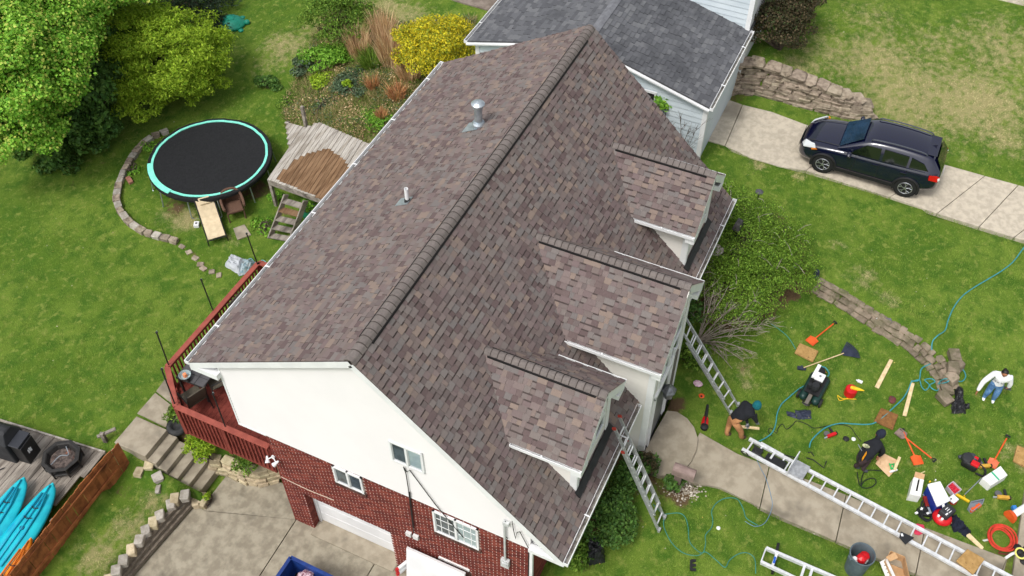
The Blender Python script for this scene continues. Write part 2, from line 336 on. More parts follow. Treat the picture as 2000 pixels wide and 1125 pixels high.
def lawn_mat(name, blades):
    m = bpy.data.materials.new(name); m.use_nodes = True; t = m.node_tree; N = t.nodes; L = t.links; b = N["Principled BSDF"]
    b.inputs["Roughness"].default_value = .85; b.inputs["Specular IOR Level"].default_value = .15
    g = N.new("ShaderNodeNewGeometry"); P = g.outputs["Position"]
    def noise(s, d=4, r=.6):
        n = N.new("ShaderNodeTexNoise"); n.inputs["Scale"].default_value = s; n.inputs["Detail"].default_value = d; n.inputs["Roughness"].default_value = r; L.new(P, n.inputs[0]); return n.outputs["Fac"]
    def mr(x, a, b_, c=0., d=1.):
        r = N.new("ShaderNodeMapRange"); r.interpolation_type = 'SMOOTHSTEP'; L.new(x, r.inputs[0])
        for i, v in zip((1, 2, 3, 4), (a, b_, c, d)): r.inputs[i].default_value = v
        return r.outputs[0]
    def mx(f, a, b_):
        x = N.new("ShaderNodeMix"); x.data_type = 'RGBA'; L.new(f, x.inputs[0])
        for s_, v in ((6, a), (7, b_)):
            if hasattr(v, "links"): L.new(v, x.inputs[s_])
            else: x.inputs[s_].default_value = (*lin(v), 1)
        return x.outputs[2]
    def add(a, b_, op='ADD'):
        x = N.new("ShaderNodeMath"); x.operation = op
        for i, v in enumerate((a, b_)):
            if hasattr(v, "links"): L.new(v, x.inputs[i])
            else: x.inputs[i].default_value = v
        return x.outputs[0]
    def attr(n):
        x = N.new("ShaderNodeAttribute"); x.attribute_name = n; return x.outputs["Fac"]
    c = mx(mr(noise(.35, 3), .38, .62), *GRASS_A)
    c = mx(mr(noise(2.2, 4), .4, .68), c, GRASS_B)
    c = mx(mr(noise(5.0, 3), .52, .72), c, GRASS_C)
    c = mx(mr(noise(14.0, 4, .75), .5, .78, 0, .45), c, (56, 84, 26))
    if blades: c = mx(mr(g.outputs["Random Per Island"], 0, 1, 0, .45), c, GRASS_D)
    dn = add(attr("dry"), add(add(noise(4.0, 6, .72), -.5), 1.25, 'MULTIPLY'))
    c = mx(mr(dn, .3, .75), c, (196, 186, 134) if blades else (160, 152, 106))
    en = add(attr("dirt"), add(add(noise(2.6, 5, .7), -.5), 1.1, 'MULTIPLY'))
    c = mx(mr(en, .45, .72), c, (104, 84, 62) if not blades else (128, 108, 74))
    if not blades: c = mx(mr(noise(60, 3, .8), .45, .8, 0, .6), c, (30, 40, 14))
    L.new(c, b.inputs["Base Color"])
    if not blades:
        bp = N.new("ShaderNodeBump"); bp.inputs["Strength"].default_value = .8; bp.inputs["Distance"].default_value = .05; L.new(noise(35, 5, .8), bp.inputs["Height"]); L.new(bp.outputs[0], b.inputs["Normal"])
    return m
GRASS_A = ((90, 120, 36), (112, 137, 50)); GRASS_B = (74, 110, 32); GRASS_C = (132, 146, 68); GRASS_D = (146, 168, 76)
def axis(lo, hi, st, far):
    a = list(np.arange(lo, hi + 1e-6, st)); g = st; x = lo
    while x > -far: g *= 1.5; x -= g; a.insert(0, x)
    g = st; x = hi
    while x < far: g *= 1.5; x += g; a.append(x)
    return np.array(a)
gx, gy = axis(-6, 34, .24, 420), axis(-24, 32, .24, 420)
X, Y = np.meshgrid(gx, gy, indexing='ij'); Zg = tz(X, Y) + (np.sin(X * 1.7) * np.cos(Y * 1.3) * .015)
for P_ in (CARW, WALKW, LANDW): Zg = Zg - .13 * inpoly(X, Y, P_)
nx_, ny_ = len(gx), len(gy); idx = np.arange(nx_ * ny_).reshape(nx_, ny_)
Fq = np.stack([idx[:-1, :-1], idx[1:, :-1], idx[1:, 1:], idx[:-1, 1:]], -1).reshape(-1, 4)
ground = npmesh("ground", np.stack([X, Y, Zg], -1).reshape(-1, 3), Fq, lawn_mat("lawn_soil", False), kind="structure", smooth=True)
dr_, di_ = masks(X.ravel(), Y.ravel()); setattr_f(ground.data, "dry", dr_); setattr_f(ground.data, "dirt", di_)

# grass blades, one mesh
def blades(name, n, nb, h, wd, mat, box=(-6, 31, -20, 30), keep=None, spread=.05):
    x = nrg.uniform(box[0], box[1], n); y = nrg.uniform(box[2], box[3], n)
    u, v = pxs(np.stack([x, y, np.full(n, 1.8)], 1)); ok = (u > -120) & (u < 2120) & (v > -90) & (v < 1230)
    x, y = x[ok], y[ok]
    bad = np.zeros(len(x), bool)
    for p in NOGRASS: bad |= inpoly(x, y, p)
    x, y = x[~bad], y[~bad]; dry, dirt = masks(x, y)
    pr_ = 1 - dirt * 1.15 if keep is None else keep(x, y, dry, dirt)
    ok = nrg.random(len(x)) < pr_; x, y, dry, dirt = x[ok], y[ok], dry[ok], dirt[ok]
    z = tz(x, y) + np.sin(x * 1.7) * np.cos(y * 1.3) * .015; k = len(x)
    cl = .55 + .8 * (np.sin(x * 2.3 + np.sin(y * 1.9) * 2) * np.sin(y * 2.7 + np.cos(x * 1.3) * 2) * .5 + .5)
    bx_ = np.repeat(x, nb) + nrg.normal(0, spread, k * nb); by = np.repeat(y, nb) + nrg.normal(0, spread, k * nb); bz = np.repeat(z, nb) - .005
    a = nrg.uniform(0, 2 * PI, k * nb); ln = nrg.uniform(.4, 1.5, k * nb) * h * np.repeat(cl, nb); hh = ln * nrg.uniform(.35, .9, k * nb); ww = wd * nrg.uniform(.6, 1.4, k * nb)
    ca, sa = np.cos(a), np.sin(a)
    V = np.stack([np.stack([bx_ - sa * ww, by + ca * ww, bz], 1), np.stack([bx_ + sa * ww, by - ca * ww, bz], 1), np.stack([bx_ + ca * ln * .8, by + sa * ln * .8, bz + hh], 1)], 1).reshape(-1, 3)
    o = npmesh(name, V, np.arange(len(V)).reshape(-1, 3), mat, kind="stuff")
    setattr_f(o.data, "dry", np.repeat(np.repeat(dry, nb), 3)); setattr_f(o.data, "dirt", np.repeat(np.repeat(dirt, nb), 3)); return o
grass = blades("grass", 420000, 4, .05, .0075, lawn_mat("grass_blades", True)); grass["label"] = "mown green lawn grass covering the yards"

# ------------------------------------------------------------------ concrete
CONC = mt("concrete", (168, 158, 140), (146, 136, 119), 2.6, .9, .5, 60, c3=(112, 105, 93), sc3=.9, f3=(.52, .75), spec=.2)
CONC_OLD = mt("concrete_drive", (164, 156, 138), (138, 130, 114), 3.4, .9, .5, 55, c3=(104, 98, 86), sc3=1.6, f3=(.52, .85), spec=.2)
CONC_PALE = mt("concrete_pale", (196, 186, 168), (176, 166, 150), 5.0, .9, .45, 60, c3=(144, 136, 122), sc3=.5, f3=(.55, .75), spec=.2)
def structure(name, loc=(0, 0, 0)):
    o = bpy.data.objects.new(name, None); COL.objects.link(o); o.location = loc; o["kind"] = "structure"; return o
def slabs(root, name, U, Lo, splits, mat, lift, thick=.14, zf=None, gap=.012):
    """concrete slabs between two edge polylines, cut at the given indices"""
    A = [gp(u, v) for u, v in U] if zf is None else [at(u, v, zf) for u, v in U]
    B = [gp(u, v) for u, v in Lo] if zf is None else [at(u, v, zf) for u, v in Lo]
    for i0, i1 in zip(splits[:-1], splits[1:]):
        a_ = A[i0:i1 + 1]; b_ = B[i0:i1 + 1]; d = (a_[-1] - a_[0]).normalized() * gap
        a_ = [a_[0] + d] + a_[1:-1] + [a_[-1] - d]; b_ = [b_[0] + d] + b_[1:-1] + [b_[-1] - d]
        m = MB(); n = len(a_); V = []
        for p, q in zip(a_, b_): V += [p + Vector((0, 0, lift)), q + Vector((0, 0, lift)), p + Vector((0, 0, lift - thick)), q + Vector((0, 0, lift - thick))]
        F = []
        for k in range(n - 1):
            o = 4 * k; F += [(o, o + 1, o + 5, o + 4), (o, o + 4, o + 6, o + 2), (o + 1, o + 3, o + 7, o + 5)]
        F += [(0, 2, 3, 1), (4 * n - 4, 4 * n - 3, 4 * n - 1, 4 * n - 2)]
        m.add(V, F); m.build("concrete_slab", mat, root)
walk = structure("front_walkway", gp(1600, 1000)); slabs(walk, "w", WALK_U, WALK_L, [0, 2, 4, 6, 8, 9], CONC, .035)
m = MB(); m.prism(LANDW, 2.0, 2.2); landing = m.build("front_landing", CONC, None, bevel=.01, kind="structure")
cdrive = structure("side_driveway", (17.5, -6, 2.2)); slabs(cdrive, "c", CAR_U, CAR_L, [0, 1, 4, 6, 7, 8, 9, 10], CONC_PALE, .03)
drive = structure("garage_driveway", (-2, 0, 0))
def dslab(P, z1=0.0):
    m = MB(); m.prism(P, -.12, z1); m.build("concrete_slab", CONC_OLD, drive)
jA = at(577, 1014, 0); jB = at(505, 1125, 0); jL = at(400, 997, 0); jC = at(741, 1085, 0); jD = at(717, 1125, 0)
dAB = (jB - jA); dCD = (jD - jC)
eAB = jA + dAB * 6; eCD = jC + dCD * 8
Pl = [(p.x, p.y) for p in PLANT]
g_ = .014
dslab([(.12, jA.y + g_), (.95, jA.y + g_), Pl[3], Pl[2], Pl[1], Pl[0], (-.4, 5.62), (BW0.x, BW0.y), (jL.x, jL.y)])
dslab([(jL.x - g_, jL.y - .02), (BW0.x - .02, BW0.y), (BWe.x, BWe.y), (eAB.x, eAB.y + g_), (.12, jA.y - .01)])
dslab([(.12, jA.y - .04), (eAB.x, eAB.y - g_), (eCD.x, eCD.y + g_), (.12, jC.y + g_)])
dslab([(.12, jC.y - g_), (eCD.x, eCD.y - g_), (-16, -4.0), (.12, -4.0)])
m = MB(); m.bx(-.085, .5, -.02, 2.49, -.1, .025); m.build("concrete_slab", CONC, drive)   # garage sill
m = MB(); m.prism(PATIO, 2.2, 2.36); m.build("neighbor_patio", mt("patio_stone", (140, 128, 118), (112, 100, 90), 2.5, .9, .6, 30), None, kind="structure")
m = MB(); P = [at(1925, -8, 3.22), at(2080, 32, 3.2), at(2100, 10, 3.2), at(1960, -40, 3.22)]; m.ext([Vector((p.x, p.y, tz(p.x, p.y) - .05)) for p in P], (0, 0, .11)); m.build("far_sidewalk", CONC_PALE, None, kind="structure")
# kerb and road at the bottom right
ka, kb = gp(1988, 1125), gp(2022, 905)
kd = (kb - ka).normalized(); kn = Vector((kd.y, -kd.x, 0)); kn = kn if kn.y < 0 else -kn
kz = 1.76
m = MB(); A0, A1 = ka - kd * 8, ka + kd * 22
m.bar((A0.x, A0.y, kz - .02), (A1.x, A1.y, kz - .02), .3, .14); m.build("kerb", CONC, None, bevel=.02, kind="structure")
m = MB(); q = [A0 + kn * .15, A1 + kn * .15, A1 + kn * 9, A0 + kn * 9]
m.ext([Vector((p.x, p.y, kz - .2)) for p in q], (0, 0, .16)); m.build("road", mt("asphalt", (98, 97, 94), (82, 81, 78), 3, .95, .6, 90), None, kind="structure")

# ------------------------------------------------------------------ stones
def stone_mesh(seed, jit=.1, ch=.14):
    r = random.Random(seed); V = []; F = []
    bm = bmesh.new(); bmesh.ops.create_cube(bm, size=1.0)
    for v in bm.verts: v.co += Vector((r.uniform(-jit, jit), r.uniform(-jit, jit), r.uniform(-jit, jit) * .7))
    bmesh.ops.bevel(bm, geom=bm.edges[:], offset=ch * .5, segments=1, affect='EDGES', profile=.5)
    me = bpy.data.meshes.new("stone"); bm.to_mesh(me); bm.free(); return me
ST_GREY = mt("stone_grey", (164, 151, 134), (136, 123, 108), 6, .95, .9, 30, rnd=.22, hue=.01, c3=(86, 78, 66), sc3=3.0, f3=(.5, .75), spec=.15)
ST_BUFF = mt("stone_buff", (196, 182, 152), (164, 150, 122), 5, .95, .8, 30, rnd=.16, hue=.01, spec=.15)
ST_PALE = mt("stone_block", (178, 172, 162), (150, 143, 132), 6, .95, .8, 40, rnd=.16, spec=.15)
ST_MOSS = mt("stone_mossy", (146, 132, 116), (110, 104, 84), 4, .95, .9, 30, rnd=.24, c3=(84, 92, 52), sc3=1.6, f3=(.55, .75), spec=.15)
SMESH = {}
def stone_var(mat, k, jit=.1, ch=.14):
    key = (mat.name, k, jit)
    if key not in SMESH:
        me = stone_mesh(k * 13 + 5, jit, ch); me.materials.append(mat); SMESH[key] = me
    return SMESH[key]
def stone(parent, c, size, rz, mat, name="stone", jit=.1, tilt=0.03):
    o = bpy.data.objects.new(name, stone_var(mat, rng.randrange(6), jit)); COL.objects.link(o)
    o.parent = parent; o.location = Vector(c) - wloc(parent); o.scale = size
    o.rotation_euler = (rng.uniform(-tilt, tilt), rng.uniform(-tilt, tilt), rz + rng.uniform(-tilt, tilt) * 2); return o
def along(P, t):
    """point and heading at distance t on a polyline"""
    for i in range(len(P) - 1):
        l = (P[i + 1] - P[i]).length
        if t <= l or i == len(P) - 2: return P[i].lerp(P[i + 1], t / l), math.atan2(P[i + 1].y - P[i].y, P[i + 1].x - P[i].x), i + min(t / l, 1)
        t -= l
def plen(P): return sum((P[i + 1] - P[i]).length for i in range(len(P) - 1))
def course_wall(root, P, H, mat, ch, ln, depth, batter=.08, cap=None):
    L_ = plen(P); 
    mx_ = int(max(H) / ch + .99)
    for k in range(mx_):
        t = -rng.uniform(0, ln * .5)
        while t < L_:
            l = ln * rng.uniform(.65, 1.4); c, a_, fi = along(P, min(max(t + l / 2, 0.01), L_ - .01)); i = int(min(fi, len(H) - 1.001)); h = H[i] + (H[min(i + 1, len(H) - 1)] - H[i]) * (fi - i)
            if h > ch * (k + .35):
                n = Vector((-math.sin(a_), math.cos(a_), 0))
                iscap = cap and h <= ch * (k + 1.35)
                sz = (l * .98, depth * (rng.uniform(.9, 1.2)) * (1.25 if iscap else 1), ch * .97)
                stone(root, c + n * (batter * k + depth * .35 + rng.uniform(-.02, .02)) + Vector((0, 0, ch * (k + .5) - .02)), sz, a_, mat, jit=.14)
            t += l
rw = thing("retaining_wall", W1[3], "tall dry stacked stone retaining wall beside the side driveway above the parked car", "stone wall")
course_wall(rw, W1, W1H, ST_GREY, .12, .38, .3, .045)
for k in range(12):      # rough capstones
    c, a_, fi = along(W1, plen(W1) * (k + .5) / 12); i = int(min(fi, len(W1H) - 1.001)); h = W1H[i] + (W1H[i + 1] - W1H[i]) * (fi - i)
    n = Vector((-math.sin(a_), math.cos(a_), 0)); stone(rw, c + n * .42 + Vector((0, 0, h + .03)), (.5, .45, .14), a_ + rng.uniform(-.3, .3), ST_GREY, jit=.2)
rw2 = thing("garden_wall", W2[4], "low curved weathered block wall dividing the two front lawns", "stone wall")
course_wall(rw2, W2, [.24] * len(W2), ST_MOSS, .075, .22, .19, .165)
for k, (u, v) in enumerate([(1862, 700), (1868, 716), (1855, 730), (1853, 748), (1846, 765), (1843, 782), (1847, 738)]):
    p = gp(u, v); stone(rw2, p + Vector((0, 0, .1 + (.15 if k in (2, 3) else 0))), (.36, .28, .2), rng.uniform(-.4, .4) + .6, ST_MOSS, jit=.12)
# border of blocks round the trampoline
bord = thing("stone_border", gp(240, 370), "curved row of grey blocks edging the trampoline bed", "stone border")
BP = [gp(u, v) for u, v in [(330, 258), (305, 267), (285, 280), (268, 298), (255, 318), (243, 338), (234, 362), (229, 390), (234, 412), (247, 430), (262, 443), (280, 455), (298, 461), (318, 467), (345, 474)]]
t = 0; L_ = plen(BP)
while t < L_ - .1:
    c, a_, _ = along(BP, t + .15); stone(bord, c + Vector((0, 0, .06)), (.3 * rng.uniform(.85, 1.1), .22, .2), a_ + rng.uniform(-.1, .1), ST_GREY if rng.random() < .6 else ST_PALE, name="block"); t += .315
for u, v in [(357, 482), (366, 493), (378, 505), (388, 517), (400, 525), (413, 531), (425, 538)]:
    stone(bord, gp(u + rng.uniform(-4, 4), v, .005), (.2, .16, .08), rng.random() * 3, ST_GREY, name="block")
b1 = thing("brick_block", gp(253, 352), "loose red brick lying on the trampoline bed inside the border", "brick"); stone(b1, gp(253, 352, .06), (.34, .16, .12), 1.1, mt("old_red_brick", (164, 116, 98), (140, 96, 80), 8, .9), name="body", jit=.03)
# block edging above the garage driveway
ed = thing("block_edging", BW0, "row of pale concrete blocks topping the low wall beside the garage driveway", "block wall")
for k, (u, v) in enumerate([(342, 976), (334, 986), (313, 1008), (299, 1022), (286, 1037), (273, 1056), (257, 1075), (242, 1095), (228, 1115), (212, 1135), (362, 968)]):
    stone(ed, at(u, v, .55), (.3, .22, .2), -.95 + rng.uniform(-.15, .15) + 1.6, ST_PALE if k % 3 else ST_BUFF, name="block", jit=.07)
m = MB(); dW = BWd.normalized(); nW = Vector((-dW.y, dW.x, 0)); nW = nW if nW.y > 0 else -nW
for k in range(3):
    a_ = BW0 + nW * (.06 + .07 * k) + Vector((0, 0, .08 + .15 * k)); m.bar(a_ + Vector((0, 0, .02)), a_ + BWd * 3, .12, .15)
m.build("timber", mt("old_timber", (138, 128, 114), (108, 98, 86), 8, .95, .9, 40, stretch=(1, 1, 4)), ed)
for i, (u, v, s_, l) in enumerate([(292, 907, .3, "rounded buff stone nearest the concrete steps top"), (271, 922, .26, "tan rough stone lying left of the paired grey pavers"), (308, 932, .3, "pale square paver left of its twin below the steps"), (326, 937, .28, "grey square paver right of its twin below the steps"), (309, 956, .24, "white brick lying alone on the grass strip")]):
    o = thing("loose_stone", gp(u, v), l, "stone", "loose stones below the steps"); stone(o, gp(u, v, .05), (s_, s_ * (.5 if i == 4 else .8), .12), rng.random(), ST_BUFF if i in (0, 1) else ST_PALE, name="body", jit=.1)
for u, v, s_ in [(393, 975, .3), (383, 983, .22), (398, 985, .2), (388, 967, .24), (402, 975, .18)]:
    stone(ed, at(u, v, .12), (s_, s_ * .8, .22), rng.random(), ST_BUFF, name="block")
# curved planter wall below the deck
pw = thing("planter_wall", PLANT[1], "curved buff block planter wall below the red deck", "block wall")
PP = [PLANT[0] + Vector((-.1, .35, 0))] + PLANT
course_wall(pw, [p for p in PP[::-1]], [.58] * 5, ST_BUFF, .15, .3, .26, .03) if False else None
for k in range(4):
    t = rng.uniform(-.15, 0); L_ = plen(PP)
    while t < L_:
        c, a_, _ = along(PP, min(max(t + .14, .01), L_ - .01)); n = Vector((math.sin(a_), -math.cos(a_), 0)); n = n if n.x > 0 else -n
        stone(pw, c + n * (.1 + .035 * k) + Vector((0, 0, .075 + .15 * k)), (.29, .24, .145), a_, ST_BUFF, jit=.08); t += .3
# back steps and path slabs
st = thing("concrete_steps", (0, 6.5, 0), "flight of five grey concrete steps from the back lawn down to the garage driveway", "steps")
lx0, lx1 = -.42, .52
for k in range(6):
    y1 = 7.36 - .3 * (k - 1) if k else 8.42; y0 = 7.36 - .3 * k; z1 = 1.08 - .178 * k
    if k == 5: z1 = .19
    m = MB(); m.bx(lx0, lx1, y0, y1 - .004, -.1 if k else .4, z1 if k < 5 else z1); m.build("step" if k else "landing", CONC, st, bevel=.015)
bp_ = structure("back_path", gp(300, 790)); m = MB()
for P in ([(270, 811), (305, 771), (337, 796), (326, 838)], [(307, 768), (325, 743), (352, 780), (339, 793)]):
    m = MB(); m.ext([gp(u, v, -.06) for u, v in P], (0, 0, .1)); m.build("concrete_slab", CONC, bp_)
# ------------------------------------------------------------------ house
ZR, MF, MBK, LX = 8.976, 0.9785, 0.57, 12.32
YF, YB = -4.631, 4.605
def zfront(y): return ZR + y * MF
def zback(y): return ZR - y * MBK
WHITE = mt("white_trim", (236, 237, 238), (226, 227, 228), 1.5, .45, spec=.3)
SIDING = mt("vinyl_siding", (230, 227, 227), (226, 223, 223), .4, .6, spec=.25)
CREAM = mt("cream_siding", (232, 228, 222), (226, 222, 216), .9, .6, spec=.25)
DARK = mt("dark_void", (24, 22, 22), rough=.9)
_SHC = [(114, 102, 98), (103, 90, 88), (118, 109, 105), (110, 100, 97), (122, 108, 102), (96, 83, 82), (114, 104, 101), (128, 113, 104), (108, 103, 101), (111, 98, 96), (117, 104, 101), (100, 91, 89), (107, 94, 93), (113, 106, 103)]
SHC = [tuple(int((q * .95 + k_ * .05) * 1.045) for q, k_ in zip(c, (111, 101, 98))) for c in _SHC]
SH = mt("roof_shingle", (110, 100, 95), cells=SHC, isl='both', rnd=.06, rough=.95, bump=.7, bsc=160, spec=.12, c2=(92, 84, 82), sc=40, fac=(.6, 1.0), bdist=.006)
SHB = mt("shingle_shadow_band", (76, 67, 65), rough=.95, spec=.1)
SHD = mt("roof_deck", (84, 75, 72), rough=.95, spec=.1)
CAPM = mt("ridge_cap", (120, 112, 108), (110, 103, 100), 14, .95, .6, 150, rnd=.09, spec=.12, bdist=.006)
GLASS = mt("window_glass", (92, 104, 110), (60, 68, 72), 2.0, .06, spec=.8)
GLASSB = mt("window_glass_blind", (168, 186, 188), (150, 168, 172), 3.0, .1, spec=.8)
BLACK = mt("black_plastic", (26, 26, 27), (38, 38, 40), 4, .5)
STEEL = mt("galvanised", (196, 204, 210), (168, 178, 186), 8, .38, metal=.75)
house = thing("house", (6, 0, 0), "long white and brick house with a brown shingled roof and three front dormers", "house")
roof = MB()
def deck_plane(mb, pts, th=.07):
    P = [Vector(p) for p in pts]; n = (P[1] - P[0]).cross(P[2] - P[0]).normalized(); n = n if n.z > 0 else -n
    mb.ext([p - n * .006 for p in P], -n * th)
for x0, x1, ye in ((0, 4.56, YF), (4.56, 6.97, -3.2), (6.97, LX, YF)):
    deck_plane(roof, [(x0, 0, ZR), (x1, 0, ZR), (x1, ye, zfront(ye)), (x0, ye, zfront(ye))])
deck_plane(roof, [(0, 0, ZR), (LX, 0, ZR), (LX, YB, zback(YB)), (0, YB, zback(YB))])
roof = roof.build("roof", SHD, house)
PIECES = []     # (parent, origin, s, t, n, s0, s1, t0, t1, high)
def field(parent, O, s, t, Ls, Lt, expo, keep, wide=(.09, .25), cap=.2):
    O, s, t = Vector(O), Vector(s).normalized(), Vector(t).normalized(); n = s.cross(t); n = n if n.z > 0 else -n
    k = 0; tt = 0
    while tt < Lt - .02:
        t1 = min(tt + expo, Lt + .02); x = -rng.uniform(0, .2); hi = rng.random() < .5
        while x < Ls:
            wd = rng.uniform(*wide) if hi else rng.uniform(wide[0], wide[1] * .8)
            a, b = max(x, 0), min(x + wd, Ls)
            if b - a > .02:
                c = [O + s * q + t * r for q in (a, b) for r in (tt, t1)]
                if keep(c): PIECES.append((parent, O, s, t, n, a, b, tt, t1, hi))
            x += wd; hi = (not hi) if rng.random() < .85 else hi
        tt += expo; k += 1
EX = .143
DORM = [dict(cx=2.455, hw=.92, rh=1.25, zr=7.405, ze=6.285, yf=-4.47, yw=-4.25, z0=4.7, yv=-1.62), dict(cx=5.765, hw=1.17, rh=1.5, zr=7.685, ze=6.27, yf=-5.13, yw=-4.93, z0=1.9, yv=-1.33), dict(cx=9.88, hw=.92, rh=1.25, zr=7.37, ze=6.285, yf=-4.47, yw=-4.25, z0=4.7, yv=-1.66)]
def keep_front(c):
    for d in DORM:
        if all(abs(p.x - d['cx']) < d['hw'] - .02 and d['yw'] + .05 < p.y < d['yv'] - .15 and p.z < d['zr'] - abs(p.x - d['cx']) * .9 - .1 for p in c): return False
    if all(4.58 < p.x < 6.95 and p.y < -3.2 for p in c): return False
    return True
slF = math.hypot(YF, YF * MF); slB = math.hypot(YB, YB * MBK)
field(roof, (0, 0, ZR), (1, 0, 0), (0, -1, -MF), LX, slF, EX, keep_front)
field(roof, (0, 0, ZR), (1, 0, 0), (0, 1, -MBK), LX, slB, EX, lambda c: True)
CAPB = mt("cap_band_shade", (74, 67, 64), rough=.95, spec=.1)  # dark granule band plus painted shade below each cap lip
def caps(parent, p, q, dl, dr, expo, half, raise_, name="ridge_cap", vent=(0, 1), ends=3):
    """arched cap shingles along p->q; dl, dr are the unit downslope directions on each side"""
    p, q = Vector(p), Vector(q); d = (q - p); l = d.length; d.normalize(); dl, dr = Vector(dl).normalized(), Vector(dr).normalized()
    n = max(int(l / expo), 1); up = Vector((0, 0, 1))
    def mesh(lift):
        prof = [dl * half, dl * half * .55, dl * half * .18, dr * half * .18, dr * half * .55, dr * half]; off = [0, .012, .02, .02, .012, 0]
        m = MB(); V = []
        for j, (tt, h) in enumerate(((0, .0), (expo * 1.25, .014))):
            for i, v in enumerate(prof):
                b = v + up * (lift + off[i] - abs(v.z) * 0 + .012 + h - .028 * (1 if i in (2, 3) else 0)); V += [d * tt + b, d * tt + b - up * (.014 + h)]
        k = len(prof); F = []
        for i in range(k - 1):
            a = 2 * i; b = 2 * k + 2 * i; F += [(a, a + 2, b + 2, b), (b, b + 2, b + 3, b + 1), (a + 1, b + 1, b + 3, a + 3)]
        F += [(0, 2 * k, 2 * k + 1, 1), (2 * k - 2, 2 * k - 1, 4 * k - 1, 4 * k - 2)]
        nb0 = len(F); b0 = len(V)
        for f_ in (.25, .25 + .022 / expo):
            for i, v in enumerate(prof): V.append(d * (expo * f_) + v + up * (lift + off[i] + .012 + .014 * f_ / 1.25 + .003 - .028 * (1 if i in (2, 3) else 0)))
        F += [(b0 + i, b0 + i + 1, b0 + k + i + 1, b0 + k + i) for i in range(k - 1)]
        me = bpy.data.meshes.new(name); me.from_pydata([tuple(v) for v in V], [], F); me.materials.append(CAPM); me.materials.append(CAPB)
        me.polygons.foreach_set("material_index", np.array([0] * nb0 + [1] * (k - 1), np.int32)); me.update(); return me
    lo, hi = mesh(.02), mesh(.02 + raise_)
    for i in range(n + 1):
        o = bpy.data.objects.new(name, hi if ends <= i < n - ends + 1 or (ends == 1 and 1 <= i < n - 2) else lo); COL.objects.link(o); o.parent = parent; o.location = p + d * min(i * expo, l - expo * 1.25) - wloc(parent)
    m = MB()
    for side in (dl, dr):
        c = side * (half + .004) + up * (.014 + raise_ * .35)
        m.bar(p + d * expo * ends + c, q - d * expo * (ends + .3) + c, .05, .035 + raise_, up=up)
    return m.build("ridge_vent", DARK, parent)
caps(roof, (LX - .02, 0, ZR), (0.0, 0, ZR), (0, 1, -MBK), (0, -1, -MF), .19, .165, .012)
# --- dormers
def gutter(mb, p, q, out, mi=0, w=.11, h=.11):
    p, q, out = Vector(p), Vector(q), Vector(out); d = (q - p).normalized(); up = Vector((0, 0, 1))
    mb.bar(p + out * w - up * h * .5, q + out * w - up * h * .5, .012, h, mi); mb.bar(p + out * .006 - up * h * .5, q + out * .006 - up * h * .5, .012, h, mi)
    mb.bar(p + out * (w * .5) - up * h, q + out * (w * .5) - up * h, w, .012, 1)
    mb.bar(p + out * (w + .0) - up * .006, q + out * (w + .0) - up * .006, .018, .014, mi)
    for e in (p, q): mb.bar(e + out * .004 - up * h * .5, e + out * (w + .01) - up * h * .5, .012, h, mi)
    l = (q - p).length; k = max(int(l / 1.9), 1)
    for i in range(k): c = p + d * (l * (i + .55) / k); mb.bar(c - out * .02 + up * .012, c + out * (w + .0) + up * .004, .035, .012, mi)
GUT = [WHITE, mt("gutter_inside", (150, 146, 138), (96, 90, 82), 7, .8)]
def clap(mb, n_, a_of, b_of, z0, z1, put, step=.115, lip=.014):
    """horizontal clapboards: put(a, z, out) gives the point"""
    z = z0
    while z < z1 - .02:
        zt = min(z + step, z1); a0, b0, a1, b1 = a_of(z), b_of(z), a_of(zt), b_of(zt)
        if (b0 - a0) * n_ > .02 and (b1 - a1) * n_ > -.02:
            if (b1 - a1) * n_ < 0: a1 = b1 = (a1 + b1) / 2
            mb.add([put(a0, z, lip), put(b0, z, lip), put(b1, zt, .003), put(a1, zt, .003), put(a0, z, 0), put(b0, z, 0)], [(0, 1, 2, 3), (0, 4, 5, 1)])
        z = zt
def yroof(z): return -(ZR - .07 - z) / MF
